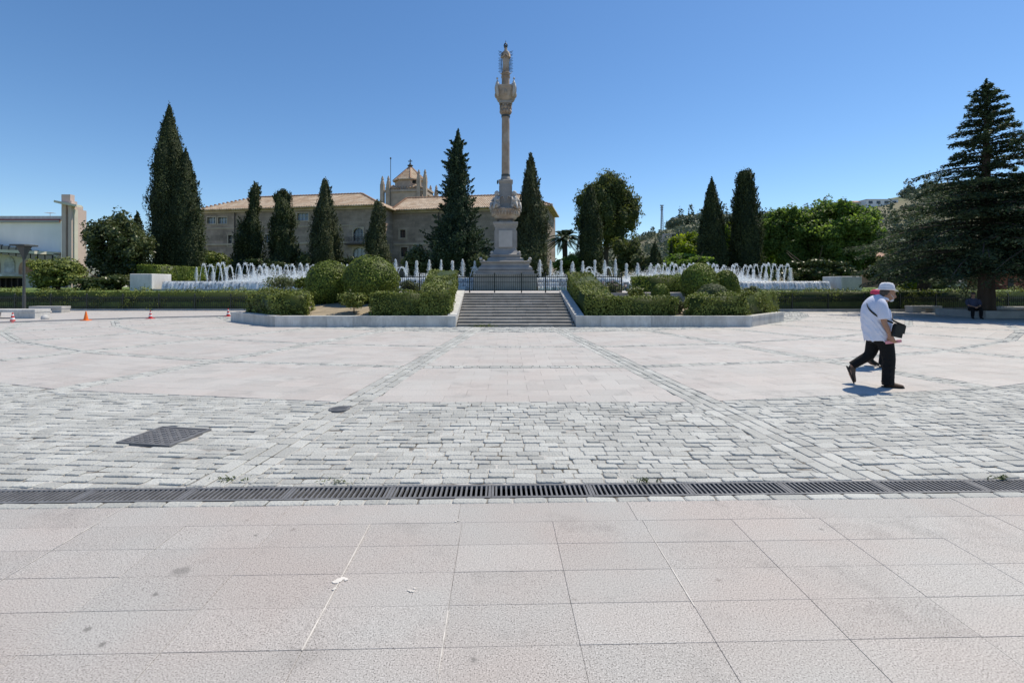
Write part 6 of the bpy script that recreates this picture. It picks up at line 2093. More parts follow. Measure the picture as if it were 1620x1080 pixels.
# big cedar
def cedar(name, label, px, ytop, D, Rb, seed, zlow=2.6, n_br=150, zb=0.0, per=1.0, sideband=None):
    r = rng(seed)
    c = at(px, ytop, D); H = c.z
    root = thing(name, label, 'cedar tree', (c.x, D, zb))
    mb = MB()
    mb.tube([(c.x, D, zb - .05), (c.x, D, zb + .25), (c.x + .02, D, zb + 1.6), (c.x, D, H * .5), (c.x, D, H * .85), (c.x, D, H - .1)], [.52, .40, .34, .22, .09, .02], 12)
    parts = []
    for i in range(n_br):
        t = (i + r.uniform(0, 1)) / n_br
        z = zlow + (H - .3 - zlow) * t ** 1.3
        f = (z - zlow) / (H - zlow)
        ln = Rb * (np.interp(f, [0, .08, .17, .26, .35, .46, .56, .66, .76, .9, 1], [.90, 1.0, 1.0, .82, .68, .60, .46, .34, .25, .13, .02])) * r.uniform(.6, 1.15)
        a = i * 2.399 + r.uniform(-.3, .3)
        d = np.array([np.cos(a), np.sin(a), 0])
        rise = r.uniform(.02, .24) + .55 * max(0, f - .45)
        m = max(4, int(ln * 3.2))
        s = np.linspace(0, 1, m)
        droop = (.20 + .12 * max(0, .25 - f) * 4) * s ** 2.2 * (1 if f < .6 else .8) * r.uniform(.5, 1.6)
        Pb = np.stack([c.x + d[0] * ln * s, D + d[1] * ln * s, z + ln * (rise * s - droop)], -1)
        if ln > .8:
            mb.tube([tuple(p) for p in Pb[::max(1, m // 5)]] + [tuple(Pb[-1])], list(np.linspace(.055, .010, len(Pb[::max(1, m // 5)]) + 1) * (1.2 if ln > 3 else .7)), 5, cap=False)
        # flat plates of needle sprays along the branch, wider in the middle
        k = int((70 * ln + 30) * per)
        u = r.beta(1.7, 1.15, k)
        wid = (.24 + .17 * ln * np.sin(np.pi * np.clip(u, 0, 1) ** .8)) * (.34 if f > .45 else 1)
        side = np.array([-d[1], d[0], 0])
        off = r.normal(size=k) * wid * .55
        base = np.stack([np.interp(u, s, Pb[:, q]) for q in range(3)], -1)
        P = base + side[None, :] * off[:, None]
        P[:, 2] += r.normal(size=k) * .06 - .14 * np.abs(off) - .02 - r.exponential(.05, k) * u
        Nn = np.array([0, 0, 1.])[None, :] + r.normal(size=(k, 3)) * .45
        ax = d[None, :] * .8 + side[None, :] * np.sign(off)[:, None] * .7 + np.array([0, 0, -.15])
        parts.append(leaf_quads(r, P, Nn, .19, 2.6, ax, np.clip(r.normal(.45, .16) + r.normal(size=k) * .18, 0, 1)))
    # leader sprays
    k = 500
    z = H - np.abs(r.normal(size=k)) * 1.1; rr_ = (H - z) * .16 * r.random(k); a = r.uniform(0, 6.28, k)
    P = np.stack([c.x + rr_ * np.cos(a), D + rr_ * np.sin(a), z], -1)
    parts.append(leaf_quads(r, P, r.normal(size=P.shape), .17, 2.4, np.array([0, 0, .6])[None, :].repeat(k, 0)))
    V, Q, T = cat(parts)
    np_mesh('crown', V, Q, T, MT['cedar'], root)
    mb.build('trunk', MT['trunk'], root, smooth=True)
    return root
cedar('cedar_tree', 'great tiered dark cedar overhanging the bench, its trunk in a stone-edged pit', 1560, 126, 25.0, 5.7, 151, zlow=2.3, n_br=205, per=1.5)
cedar('cedar_tree', 'second cedar at the edge of the plaza, only its tips reaching past the great cedar', 1700, 190, 22.5, 5.2, 152, zlow=2.6, n_br=150, per=1.5)
cedar('cedar_tree', 'smaller pale cedar behind the great cedar, showing flat tiers over the hedge', 1462, 352, 33.0, 2.8, 153, zlow=2.6, n_br=150, zb=.9, per=1.6)

# ------------------------------------------------------------------ street furniture
lb = gnd(38, 494)
lp = thing('street_lamp', 'dark street lamp with a flat square head beside the stone benches', 'street lamp', (lb.x, lb.y, 0))
zt = at(0, 387, lb.y).z
MB().lathe([(.14, 0), (.14, .03), (.085, .06), (.085, 1.0), (.07, 1.05), (.065, zt - .9)], (lb.x, lb.y, 0), 14).build('pole', MT['lamp'], lp, smooth=False)
mb = MB(); mb.lathe([(.065, zt - .9), (.10, zt - .7), (.32, zt - .16), (.34, zt - .10)], (lb.x, lb.y, 0), 4, rot=math.pi / 4); mb.build('bracket', MT['lamp'], lp)
mb = MB(); mb.box(lb.x - .44, lb.x + .44, lb.y - .44, lb.y + .44, zt - .098, zt, bev=.02); mb.build('lamp_head', MT['lamp'], lp)

def bench(label, px0, px1, pyb, D, h, deep=.6, hole=True, mat='concrete'):
    x0, x1 = at(px0, 0, D).x, at(px1, 0, D).x
    root = thing('stone_bench', label, 'bench', ((x0 + x1) / 2, D, 0), 'stone benches at the edge of the plaza')
    mb = MB(); mb.box(x0, x1, D, D + deep, h - .13, h, bev=.012); mb.build('seat', MT[mat], root)
    L_ = x1 - x0
    for a, b in ([(x0 + .02, x0 + L_ * .30), (x1 - L_ * .30, x1 - .02)]):
        mb = MB(); mb.box(a, b, D + .03, D + deep - .03, -.01, h - .1301); mb.build('support', MT[mat], root)
    return root
bench('pale stone bench by the foot of the street lamp, against the fence', 45, 97, 497, 27.2, .42)
bench('long white stone bench with a dark opening, behind the striped cone at the plaza edge', -60, 55, 508, 22.6, .48, .8, mat='wall_stone')
bench('stone bench in front of the fence just past the walking man', 1444, 1491, 495, 28.2, .40)
bench('shaded stone bench beyond the cedar trunk', 1583, 1640, 498, 26.6, .42)
# round stone ball at the end of the white bench
p = gnd(61, 508)
mb = MB(); mb.ell((p.x, p.y + .3, .13), .15, .15, .14, 14, 10)
tag(mb.build('stone_ball', MT['wall_stone'], None, (p.x, p.y + .3, 0), smooth=True), 'small white stone ball at the end of the long white bench', 'bollard')
# tree pit edging
cp = at(1560, 0, 25.0)
pit = thing('tree_pit', 'low square stone edging round the great cedar trunk', 'tree pit', (cp.x, 25, 0))
mb = MB()
for a0, a1, b0, b1 in [(-1.4, 1.4, -1.4, -1.1), (-1.4, 1.4, 1.1, 1.4), (-1.4, -1.1, -1.098, 1.098), (1.1, 1.4, -1.098, 1.098)]:
    mb.box(cp.x + a0, cp.x + a1, 25 + b0, 25 + b1, -.02, .36)
mb.build('edging', MT['concrete'], pit)
mb = MB(); mb.box(cp.x - 1.098, cp.x + 1.098, 25 - 1.098, 25 + 1.098, -.02, .25); mb.build('soil', MT['soil'], pit)

def cone_(label, px, py, h, kind, group=None):
    p = gnd(px, py)
    root = thing('traffic_cone', label, 'traffic cone', (p.x, p.y, 0), 'traffic cones on the plaza')
    rb = h * .24
    mb = MB(); w = h * .36
    mb.box(p.x - w, p.x + w, p.y - w, p.y + w, -.005, h * .07, bev=.008)
    mb.build('base', MT['cone_orange' if kind == 'o' else 'cone_red'], root)
    R_ = lambda t: rb * (1 - t) + h * .055 * t
    bands = [(.07, 1.0, 'cone_orange')] if kind == 'o' else [(.07, .30, 'cone_red'), (.30, .50, 'cone_white'), (.50, .70, 'cone_red'), (.70, .86, 'cone_white'), (.86, 1.0, 'cone_red')]
    for t0, t1, m_ in bands:
        mb = MB(); mb.lathe([(R_(t0), h * t0), (R_(t1), h * t1)] + ([(R_(1) * .6, h * 1.02)] if t1 == 1.0 else []), (p.x, p.y, 0), 18)
        mb.build('cone_body' if m_ != 'cone_white' else 'white_band', MT[m_], root, smooth=False)
    return root
cone_('red and white striped cone in front of the long white bench', 20, 510, .42, 's')
cone_('plain orange cone without stripes', 136, 507, .42, 'o')
cone_('red and white striped cone standing alone halfway between the orange cone and the planter', 238, 504, .38, 's')
cone_('red and white striped cone at the corner of the planter', 361, 500.5, .40, 's')

# things beyond the right-hand fence
kio = thing('red_kiosk', 'dull red walled kiosk in the shade behind the cedar trunk', 'kiosk', (at(1605, 0, 38).x, 38, .6))
mb = MB(); mb.box(at(1587, 0, 38).x, at(1660, 0, 38).x, 38, 41, .3, at(0, 432, 38).z); mb.build('wall', MT['redwall'], kio)
mb = MB(); mb.box(at(1584, 0, 38).x, at(1664, 0, 38).x, 37.7, 41.3, at(0, 431.9, 38).z, at(0, 428, 38).z); mb.build('roof', MT['grey_trim'], kio)
mb = MB(); mb.box(at(1594, 0, 38).x, at(1603, 0, 38).x, 37.96, 37.998, 1.0, at(0, 440, 38).z); mb.build('door', MT['wood_dark'], kio)

def parked_car(label, px0, px1, pyt, pyb, D, mat):
    x0, x1 = at(px0, 0, D).x, at(px1, 0, D).x
    zb = TZ - .02; L_ = x1 - x0; s = L_ / 4.2
    root = thing('parked_car', label, 'car', ((x0 + x1) / 2, D, zb))
    prof = [(0, .35), (.02, .75), (.20, .88), (.34, 1.38), (.70, 1.42), (.88, .95), (.99, .85), (1, .35)]
    def side(y, k): return [(x0 + L_ * a, y, zb + b * s * k) for a, b in prof]
    mb = MB(); n = len(prof)
    A_ = side(D - .85 * s, 1); B_ = side(D + .85 * s, 1)
    mb.add(A_ + B_, [tuple(range(n - 1, -1, -1)), tuple(range(n, 2 * n))] + [(i, i + 1, n + i + 1, n + i) for i in range(n - 1)] + [(n - 1, 0, n, 2 * n - 1)])
    body = mb.build('body', mat, root)
    mb = MB()
    for a, b in [(.31, .50), (.52, .72)]:
        mb.add([(x0 + L_ * (a - .03), D - .86 * s, zb + .92 * s), (x0 + L_ * (b + .03 if b > .6 else b), D - .86 * s, zb + .92 * s), (x0 + L_ * b, D - .86 * s, zb + 1.30 * s), (x0 + L_ * (a + .04 if a < .4 else a), D - .86 * s, zb + 1.30 * s)], [(0, 1, 2, 3)])
    mb.build('window', MT['glass'], body)
    for a in (.2, .8):
        mb = MB(); mb.tube([(x0 + L_ * a, D - .88 * s, zb + .32 * s), (x0 + L_ * a, D - .62 * s, zb + .32 * s)], .32 * s, 16); w = mb.build('wheel', MT['sole'], root)
        mb = MB(); mb.tube([(x0 + L_ * a, D - .89 * s, zb + .32 * s), (x0 + L_ * a, D - .8801 * s, zb + .32 * s)], .19 * s, 12); mb.build('rim', MT['mast'], w)
parked_car('pale car parked beyond the fence in the shade left of the cedar trunk', 1502, 1556, 446, 466, 44, MT['white_wall2'])

# weeds along the drain
r = rng(8)
for (px, py, s, lab) in [(535, 764, .07, 'little weed tuft at the far edge of the drain, below the long radial band'), (1020, 762, .05, 'little weed tuft at the far edge of the drain, near the middle slabs'), (1585, 758, .035, 'little weed tuft at the far edge of the drain, below the walking man'), (362, 759, .06, 'little weed tuft between the cobbles below the square manhole grating')]:
    p = gnd(px, py); n = 46
    a = r.uniform(0, 6.28, n); q = np.abs(r.normal(size=n)) * s
    P = np.stack([p.x + q * np.cos(a) * 1.6, p.y + q * np.sin(a) * .6, np.abs(r.normal(size=n)) * .014 + .004], -1)
    V, Q, T = leaf_quads(r, P, r.normal(size=P.shape) + np.array([0, 0, .8]), .035, 3.0)
    tag(np_mesh('weed_tuft', V, Q, T, MT['rose'], None, (p.x, p.y, 0)), lab, 'weed')
p = gnd(765, 514.5); n = 120
P = np.stack([p.x + r.normal(size=n) * .25, YS0 - .04 + r.normal(size=n) * .03, np.abs(r.normal(size=n)) * .05], -1)
V, Q, T = leaf_quads(r, P, r.normal(size=P.shape) + np.array([0, -.5, .8]), .07, 3.0)
tag(np_mesh('weed_tuft', V, Q, T, MT['hedge'], None, (p.x, YS0, 0)), 'patch of weeds growing at the foot of the stairs', 'weed')


# ------------------------------------------------------------------ people
def catmull(pts, sub=4):
    out = []
    n = len(pts)
    for i in range(n - 1):
        p0 = pts[max(i - 1, 0)]; p1 = pts[i]; p2 = pts[i + 1]; p3 = pts[min(i + 2, n - 1)]
        for k in range(sub):
            t = k / sub
            out.append(tuple(.5 * ((2 * b) + (-a + c_) * t + (2 * a - 5 * b + 4 * c_ - d) * t * t + (-a + 3 * b - 3 * c_ + d) * t ** 3) for a, b, c_, d in zip(p0, p1, p2, p3)))
    out.append(tuple(pts[-1]))
    return out

def loft(mb, rows, n=16, side=(0, 1, 0), sub=4):
    """rows: (x,y,z, half width along side, half depth)"""
    R_ = catmull(rows, sub)
    mb.tube([q[:3] for q in R_], [max(.003, q[3]) for q in R_], n, ry=[max(.003, q[4]) for q in R_], side=side)

def remeshed(mb, name, mat, parent, voxel, Mx, smooth_it=3):
    me = bpy.data.meshes.new(name)
    me.from_pydata([tuple(Mx @ Vector(v)) for v in mb.v], [], mb.f)
    o = bpy.data.objects.new(name, me); COL.objects.link(o)
    m = o.modifiers.new('r', 'REMESH'); m.mode = 'VOXEL'; m.voxel_size = voxel; m.use_smooth_shade = True
    s = o.modifiers.new('s', 'SMOOTH'); s.factor = .5; s.iterations = smooth_it
    dg = bpy.context.evaluated_depsgraph_get()
    me2 = bpy.data.meshes.new_from_object(o.evaluated_get(dg))
    COL.objects.unlink(o); bpy.data.objects.remove(o); bpy.data.meshes.remove(me)
    me2.name = name
    me2.polygons.foreach_set('use_smooth', [True] * len(me2.polygons))
    me2.materials.clear()
    off = WLOC[parent.name]
    me2.transform(Matrix.Translation(-off))
    return link_mesh(name, me2, mat, parent)

def xf(mb, Mx):
    mb.v = [tuple(Mx @ Vector(v)) for v in mb.v]
    return mb

def head_shape(mb, c, yaw=0.0, pitch=0.0, s=1.0):
    """head centred at c facing +X turned by yaw; returns its matrix"""
    Mh = Matrix.Translation(Vector(c)) @ Matrix.Rotation(yaw, 4, 'Z') @ Matrix.Rotation(pitch, 4, 'Y') @ Matrix.Scale(s, 4)
    h = MB()
    h.ell((-.012, 0, .025), .098, .076, .095, 18, 12)
    h.ell((.018, 0, -.045), .074, .060, .075, 16, 10)
    h.ell((.062, 0, -.092), .030, .034, .024, 10, 8)
    h.tube([(.088, 0, .012), (.106, 0, -.022), (.112, 0, -.036), (.088, 0, -.046)], [.010, .014, .017, .012], 8)
    for q in (-1, 1):
        h.ell((-.008, q * .077, -.008), .022, .012, .032, 10, 8)
        h.ell((.078, q * .030, .028), .016, .022, .010, 8, 6)
    h.ell((.086, 0, -.066), .014, .026, .008, 8, 6)
    xf(h, Mh)
    mb.add(h.v, h.f)
    return Mh

def hand_shape(mb, wrist, dirv, palm_n, s=1.0, curl=.7, thumb=1):
    """wrist point, pointing direction, palm normal; five separate bent fingers"""
    d = Vector(dirv).normalized(); nrm = Vector(palm_n); nrm = (nrm - nrm.dot(d) * d).normalized(); side = d.cross(nrm)
    W = Vector(wrist)
    pc = W + d * .045 * s
    mb.tube([W - d * .01, W + d * .02 * s, W + d * .06 * s, W + d * .092 * s], [.026 * s, .036 * s, .042 * s, .039 * s], 10, ry=[.019 * s, .017 * s, .016 * s, .012 * s], side=tuple(side))
    for k, (o_, L_) in enumerate([(-.030, .066), (-.010, .076), (.010, .072), (.029, .056)]):
        b = W + d * .088 * s + side * o_ * s
        p = b; pts = [b - d * .015 * s, b]; a = .25
        for seg in (.45, .32, .23):
            a += curl * .55
            p = p + (d * math.cos(a) + nrm * math.sin(a)) * (L_ * seg * s * 1.25); pts.append(p)
        mb.tube(pts, [.009 * s, .0095 * s, .0088 * s, .008 * s, .006 * s], 7)
    b = W + d * .03 * s + side * (-.034) * thumb * s
    pts = [b - side * (-.015) * thumb * s, b + d * .018 * s + side * (-.016) * thumb * s, b + d * .040 * s + side * (-.018) * thumb * s + nrm * .014 * s, b + d * .058 * s + side * (-.010) * thumb * s + nrm * .026 * s]
    mb.tube(pts, [.013 * s, .012 * s, .010 * s, .007 * s], 7)

def shoe(mb_u, mb_s, heel, toe, w=.05, h=.085):
    """upper and sole along heel -> toe"""
    heel = Vector(heel); toe = Vector(toe); d = (toe - heel); L_ = d.length; d.normalize()
    side = Vector((0, 1, 0)); side = (side - side.dot(d) * d).normalized(); up = d.cross(side)
    if up.z < 0: up = -up
    rows = [(0, .030, .045), (.06, .040, .055), (.16, .041, .058), (.32, .041, .050), (.52, .047, .036), (.75, .049, .028), (.92, .038, .022), (1.0, .016, .014)]
    pts = [heel + d * (t * L_) + up * (z + .012) for t, ww, z in rows]
    mb_u.tube(pts, [q[1] * w / .05 for q in rows], 12, ry=[q[2] * .98 for q in rows], side=tuple(side))
    pts = [heel + d * (t * L_) + up * .011 for t, ww, z in rows]
    mb_s.tube([heel - d * .012 + up * .011] + pts + [toe + d * .012 + up * .011], [.02] + [q[1] * w / .05 * 1.10 for q in rows] + [.012], 12, ry=[.011] * (len(rows) + 2), side=tuple(side))

# --- the walking man
mp = gnd(1404, 611.5)
man = thing('person', 'stout man in white hat, loose white shirt and black trousers, striding across the plaza', 'person', tuple(mp))
MM = Matrix.Translation(mp) @ Matrix.Rotation(R(-20), 4, 'Z')
KX, KD = .80, .80
def sq(rows): return [(a * KX, b, c_, d, e * KD) for a, b, c_, d, e in rows]
bd = MB()
HC = (.012, .015, 1.500)
MH = head_shape(bd, HC, yaw=R(4), pitch=R(8), s=1.0)
loft(bd, [(-.10, 0, 1.29, .075, .08), (-.07, .005, 1.37, .064, .068), (-.035, .01, 1.43, .060, .064), (-.015, .015, 1.48, .056, .06)], 14)
# torso
TOR = [(-.115, .03, .74, .165, .165), (-.13, .03, .86, .19, .205), (-.150, .03, 1.00, .205, .228), (-.175, .03, 1.14, .210, .232), (-.185, .03, 1.26, .215, .205), (-.165, .02, 1.355, .185, .150), (-.115, .01, 1.415, .10, .095)]
TOR = sq(TOR)
loft(bd, TOR, 22)
# right (near) arm
ARM = [(-.165, -.18, 1.335, .062, .075), (-.165, -.225, 1.23, .056, .066), (-.150, -.245, 1.06, .045, .050), (-.110, -.250, .97, .041, .045), (-.062, -.240, .865, .029, .033)]
ARM = sq(ARM)
loft(bd, ARM, 12)
hand_shape(bd, (-.046, -.238, .852), (.38, .03, -.92), (.55, .75, .2), 1.12, .85, 1)
# left arm, forward and hidden
ARL = [(-.165, .23, 1.335, .06, .07), (-.11, .28, 1.2, .055, .06), (-.06, .29, 1.06, .045, .05), (.03, .26, 1.0, .04, .042), (.12, .20, .97, .03, .032)]
ARL = sq(ARL)
loft(bd, ARL, 12)
hand_shape(bd, (.098, .195, .968), (.9, -.4, -.1), (0, -.6, -.8), 1.1, .8, -1)
LEGF = [(-.085, -.035, .78, .105, .13), (-.045, -.045, .62, .090, .105), (-.005, -.05, .44, .066, .075), (-.012, -.05, .28, .062, .070), (-.022, -.05, .10, .042, .048), (-.020, -.05, .06, .045, .05)]
LEGB = [(-.165, .11, .78, .105, .12), (-.205, .12, .62, .088, .10), (-.255, .12, .475, .066, .075), (-.400, .12, .395, .058, .066), (-.555, .12, .30, .042, .046), (-.585, .12, .27, .04, .045)]
LEGF = sq(LEGF); LEGB = sq(LEGB)
loft(bd, LEGF, 14); loft(bd, LEGB, 14)
for a, b in [((-.05, -.05, .045), (.12, -.06, .03)), ((-.48, .12, .24), (-.445, .12, .07))]:
    bd.tube([a, tuple((Vector(a) + Vector(b)) / 2), b], [.035, .038, .022], 10)
remeshed(bd, 'body', MT['skin'], man, .0085, MM, 3)
# trousers
tr = MB()
loft(tr, sq([(-.10, .03, .70, .185, .185), (-.112, .03, .80, .20, .205), (-.13, .03, .93, .20, .215)]), 20)
loft(tr, sq([(-.075, -.035, .79, .120, .160), (-.035, -.045, .64, .112, .135), (.002, -.05, .46, .100, .112), (-.005, -.05, .30, .098, .106), (-.012, -.05, .13, .096, .104), (-.010, -.052, .035, .095, .108)]), 16)
loft(tr, sq([(-.165, .11, .79, .118, .15), (-.205, .12, .64, .105, .125), (-.262, .12, .49, .088, .102), (-.390, .12, .405, .080, .092), (-.520, .12, .325, .077, .085), (-.568, .12, .295, .076, .084)]), 16)
rr = random.Random(4)
for (q0, q1) in [((-.02, -.05, .60), (-.01, -.05, .08))]:
    for i in range(7):
        t = i / 6; p = Vector(q0).lerp(Vector(q1), t)
        tr.tube([p + Vector((-.085, -.03, rr.uniform(-.02, .02))), p + Vector((0, -.105, rr.uniform(-.01, .01))), p + Vector((.088, -.03, rr.uniform(-.03, .01)))], [.006, .012, .006], 6)
remeshed(tr, 'trousers', MT['trousers'], man, .010, MM, 3)
# shirt: torso shell down to the hem, and short sleeves
sh = MB()
SHR = [(-.145, .03, .755, .225, .235), (-.150, .03, .80, .226, .240), (-.160, .03, .92, .228, .250), (-.172, .03, 1.06, .230, .256), (-.190, .03, 1.18, .233, .252), (-.200, .03, 1.28, .232, .218), (-.175, .02, 1.365, .200, .160), (-.125, .012, 1.415, .125, .11), (-.085, .01, 1.44, .083, .084)]
SHR = sq(SHR)
loft(sh, SHR, 26)
loft(sh, [(-.130, -.150, 1.375, .055, .075), (-.135, -.205, 1.32, .070, .085), (-.134, -.240, 1.22, .076, .086), (-.126, -.255, 1.105, .080, .086)], 16, side=(.97, .0, .2))
loft(sh, [(-.13, .150, 1.375, .055, .075), (-.12, .24, 1.29, .070, .085), (-.08, .295, 1.15, .078, .082)], 16, side=(.97, 0, .2))
for i in range(18):
    z = rr.uniform(.82, 1.3); a = rr.uniform(2.0, 4.6)
    pts = []
    for k in range(4):
        aa = a + .16 * k; zz = z - .05 * k
        w_ = np.interp(zz, [.75, .92, 1.18, 1.3, 1.4], [.225, .23, .235, .225, .15]); d_ = KD * np.interp(zz, [.75, .92, 1.18, 1.3, 1.4], [.237, .25, .254, .215, .12]); cx_ = KX * np.interp(zz, [.75, 1.06, 1.3], [-.145, -.172, -.195])
        pts.append((cx_ + d_ * math.cos(aa), .03 + w_ * math.sin(aa), zz))
    sh.tube(pts, [.004, .017, .016, .004], 6)
# collar
loft(sh, [(-.062, .01, 1.41, .090, .09), (-.050, .012, 1.445, .078, .080)], 16, sub=2)
remeshed(sh, 'shirt', MT['shirt'], man, .010, MM, 3)
su, so_ = MB(), MB()
shoe(su, so_, (-.085, -.055, .002), (.190, -.075, .002), .052)
b = MB()
o1 = remeshed(su, 'shoe', MT['shoe'], man, .007, MM, 2); xf(so_, MM).build('sole', MT['sole'], o1, smooth=True)
su, so_ = MB(), MB()
shoe(su, so_, (-.535, .12, .272), (-.440, .12, .012), .05)
o1 = remeshed(su, 'shoe', MT['shoe'], man, .007, MM, 2); xf(so_, MM).build('sole', MT['sole'], o1, smooth=True)
# hat
HM = MM @ Matrix.Translation(Vector((-.008, .012, 1.560))) @ Matrix.Rotation(R(4), 4, 'Z') @ Matrix.Rotation(R(4), 4, 'Y')
h = MB(); h.lathe([(.098, .0), (.098, .030), (.093, .06), (.084, .092), (.068, .116), (.046, .124), (.0, .112)], (0, 0, 0), 30, sx=1.12, sy=.96, cap=False)
h.v = [(x, y, z - (.018 * max(0, 1 - abs(y) / .04) if z > .1 else 0)) for x, y, z in h.v]
hat = xf(h, HM).build('hat', MT['hat'], man, smooth=True)
h = MB(); h.lathe([(.092, .004), (.10, .0), (.125, -.004), (.150, -.001), (.156, .003), (.150, .006), (.125, .003), (.10, .007), (.092, .008)], (0, 0, 0), 36, sx=1.0, sy=.90, cap=False)
h.v = [(x, y, z + .012 * (abs(y) / .15) ** 2 - .012 * (x / .16) ** 2 * (1 if x > 0 else .2)) for x, y, z in h.v]
xf(h, HM).build('brim', MT['hat'], hat, smooth=True)
h = MB(); h.lathe([(.1005, .008), (.1015, .012), (.1010, .032), (.0995, .034)], (0, 0, 0), 30, sx=1.12, sy=.97, cap=False); xf(h, HM).build('band', MT['hatband'], hat, smooth=True)
# hair under the hat, mask at the chin, eyes
h = MB(); h.ell((-.030, 0, .020), .090, .081, .072, 16, 10); h.ell((-.070, 0, -.015), .040, .062, .055, 12, 8)
xf(h, MM @ MH).build('hair', MT['hair'], man, smooth=True)
h = MB(); h.ell((.052, 0, -.092), .038, .042, .030, 14, 10); h.tube([(.07, -.05, -.07), (.03, -.075, -.03), (0, -.084, -.005)], .003, 5); h.tube([(.07, .05, -.07), (.03, .075, -.03), (0, .084, -.005)], .003, 5)
xf(h, MM @ MH).build('face_mask', MT['mask'], man, smooth=True)
for q in (-1, 1):
    h = MB(); h.ell((.083, q * .030, .014), .010, .013, .007, 8, 6); xf(h, MM @ MH).build('eye', MT['eye'], man, smooth=True)
# bag with strap
bagw = MM @ Vector((.085, -.215, .93))
bag = thing('shoulder_bag', 'black shoulder bag slung at the hip of the man in the white hat', 'bag', tuple(bagw))
BM = MM @ Matrix.Translation(Vector((.055, -.235, .925))) @ Matrix.Rotation(R(20), 4, 'Z') @ Matrix.Rotation(R(13), 4, 'Y')
h = MB(); h.box(-.078, .078, -.040, .040, -.100, .100, bev=.02); xf(h, BM).build('pouch', MT['bag'], bag)
h = MB(); h.box(-.080, .080, -.047, -.0405, -.03, .101, bev=.008); h.box(-.080, .080, -.047, .040, .1005, .105); xf(h, BM).build('flap', MT['bag'], bag)
def on_shirt(z, deg, k=1.05):
    zs_ = [q[2] for q in SHR]
    cx_ = np.interp(z, zs_, [q[0] for q in SHR]); cy_ = np.interp(z, zs_, [q[1] for q in SHR]); w_ = np.interp(z, zs_, [q[3] for q in SHR]); d_ = np.interp(z, zs_, [q[4] for q in SHR])
    return MM @ Vector((cx_ + k * d_ * math.cos(R(deg)), cy_ + k * w_ * math.sin(R(deg)), z))
st_pts = [BM @ Vector((-.094, 0, .105)), on_shirt(1.09, 282, 1.12), on_shirt(1.15, 256), on_shirt(1.23, 232), on_shirt(1.30, 212), on_shirt(1.36, 190), on_shirt(1.415, 150, 1.07), on_shirt(1.43, 100, 1.12), on_shirt(1.38, 50), on_shirt(1.27, 15), on_shirt(1.15, -18), on_shirt(1.08, -40, 1.1), BM @ Vector((.094, 0, .105))]
h = MB(); cp_ = catmull([tuple(p) for p in st_pts], 5); h.tube(cp_, .014, 6, ry=[.005] * len(cp_), side=(0, 0, 1)); h.build('strap', MT['bag'], bag, smooth=True)
# folded pink paper in the right hand
h = MB(); h.box(-.11, .115, -.012, .012, -.022, .020, bev=.004); h.box(-.105, .10, .0125, .018, -.030, .014)
o = xf(h, MM @ Matrix.Translation(Vector((.010, -.205, .752))) @ Matrix.Rotation(R(-8), 4, 'Y') @ Matrix.Rotation(R(10), 4, 'Z')).build('folded_paper', MT['pink'], None, tuple(MM @ Vector((.005, -.205, .752))))
tag(o, 'folded pink paper held in the hand of the man in the white hat', 'paper')

# --- the person hidden behind him, red cap and dark clothes
wp = gnd(1390, 580)
wom = thing('person', 'person in red cap and dark clothes, mostly hidden behind the man in white hat', 'person', tuple(wp))
WM = Matrix.Translation(wp) @ Matrix.Rotation(R(-32), 4, 'Z')
WS = .93
bd = MB()
MH = head_shape(bd, (-.02, 0, 1.43), yaw=0, pitch=R(12), s=.98)
loft(bd, [(-.10, 0, 1.24, .07, .07), (-.06, 0, 1.33, .052, .056), (-.035, 0, 1.40, .048, .054)], 12)
T2 = [(-.06, 0, .76, .15, .12), (-.06, 0, .9, .15, .125), (-.07, 0, 1.05, .155, .13), (-.085, 0, 1.18, .17, .115), (-.09, 0, 1.27, .13, .08), (-.085, 0, 1.30, .06, .05)]
loft(bd, T2, 18)
A1 = [(-.09, -.17, 1.235, .045, .05), (-.12, -.205, 1.1, .04, .045), (-.10, -.21, .97, .034, .038), (-.03, -.205, .85, .026, .03)]
A2 = [(-.09, .17, 1.235, .045, .05), (-.05, .205, 1.1, .04, .045), (0, .21, .98, .034, .038), (.10, .20, .9, .026, .03)]
loft(bd, A1, 10); loft(bd, A2, 10)
hand_shape(bd, (-.025, -.203, .84), (.45, 0, -.9), (.3, .9, .1), .95, .6, 1)
hand_shape(bd, (.108, .198, .895), (.8, 0, -.5), (.1, -.9, .1), .95, .6, -1)
L1 = [(-.03, -.08, .76, .085, .10), (.05, -.08, .55, .07, .08), (.10, -.08, .42, .055, .06), (.08, -.08, .25, .05, .055), (.05, -.08, .08, .036, .04)]
L2 = [(-.09, .08, .76, .085, .10), (-.07, .08, .55, .07, .08), (-.06, .08, .42, .055, .06), (-.10, .08, .27, .05, .055), (-.15, .08, .12, .036, .04)]
loft(bd, L1, 12); loft(bd, L2, 12)
bd.tube([(.02, -.08, .05), (.12, -.08, .035), (.22, -.08, .02)], [.03, .033, .02], 9); bd.tube([(-.17, .08, .10), (-.11, .08, .05), (-.03, .08, .02)], [.03, .033, .02], 9)
remeshed(bd, 'body', MT['skin'], wom, .0095, WM, 3)
tr = MB(); g_ = lambda L_, k: [(a, b, c_, d + k, e + k) for a, b, c_, d, e in L_]
loft(tr, g_(T2[:2], .018), 16, sub=3); loft(tr, g_(L1, .025), 12); loft(tr, g_(L2, .025), 12)
remeshed(tr, 'trousers', MT['trousers'], wom, .012, WM, 3)
tp = MB(); loft(tp, g_(T2[1:], .02), 18); loft(tp, g_(A1[:3], .018), 12); loft(tp, g_(A2[:3], .018), 12)
remeshed(tp, 'top', MT['shirt2'], wom, .012, WM, 3)
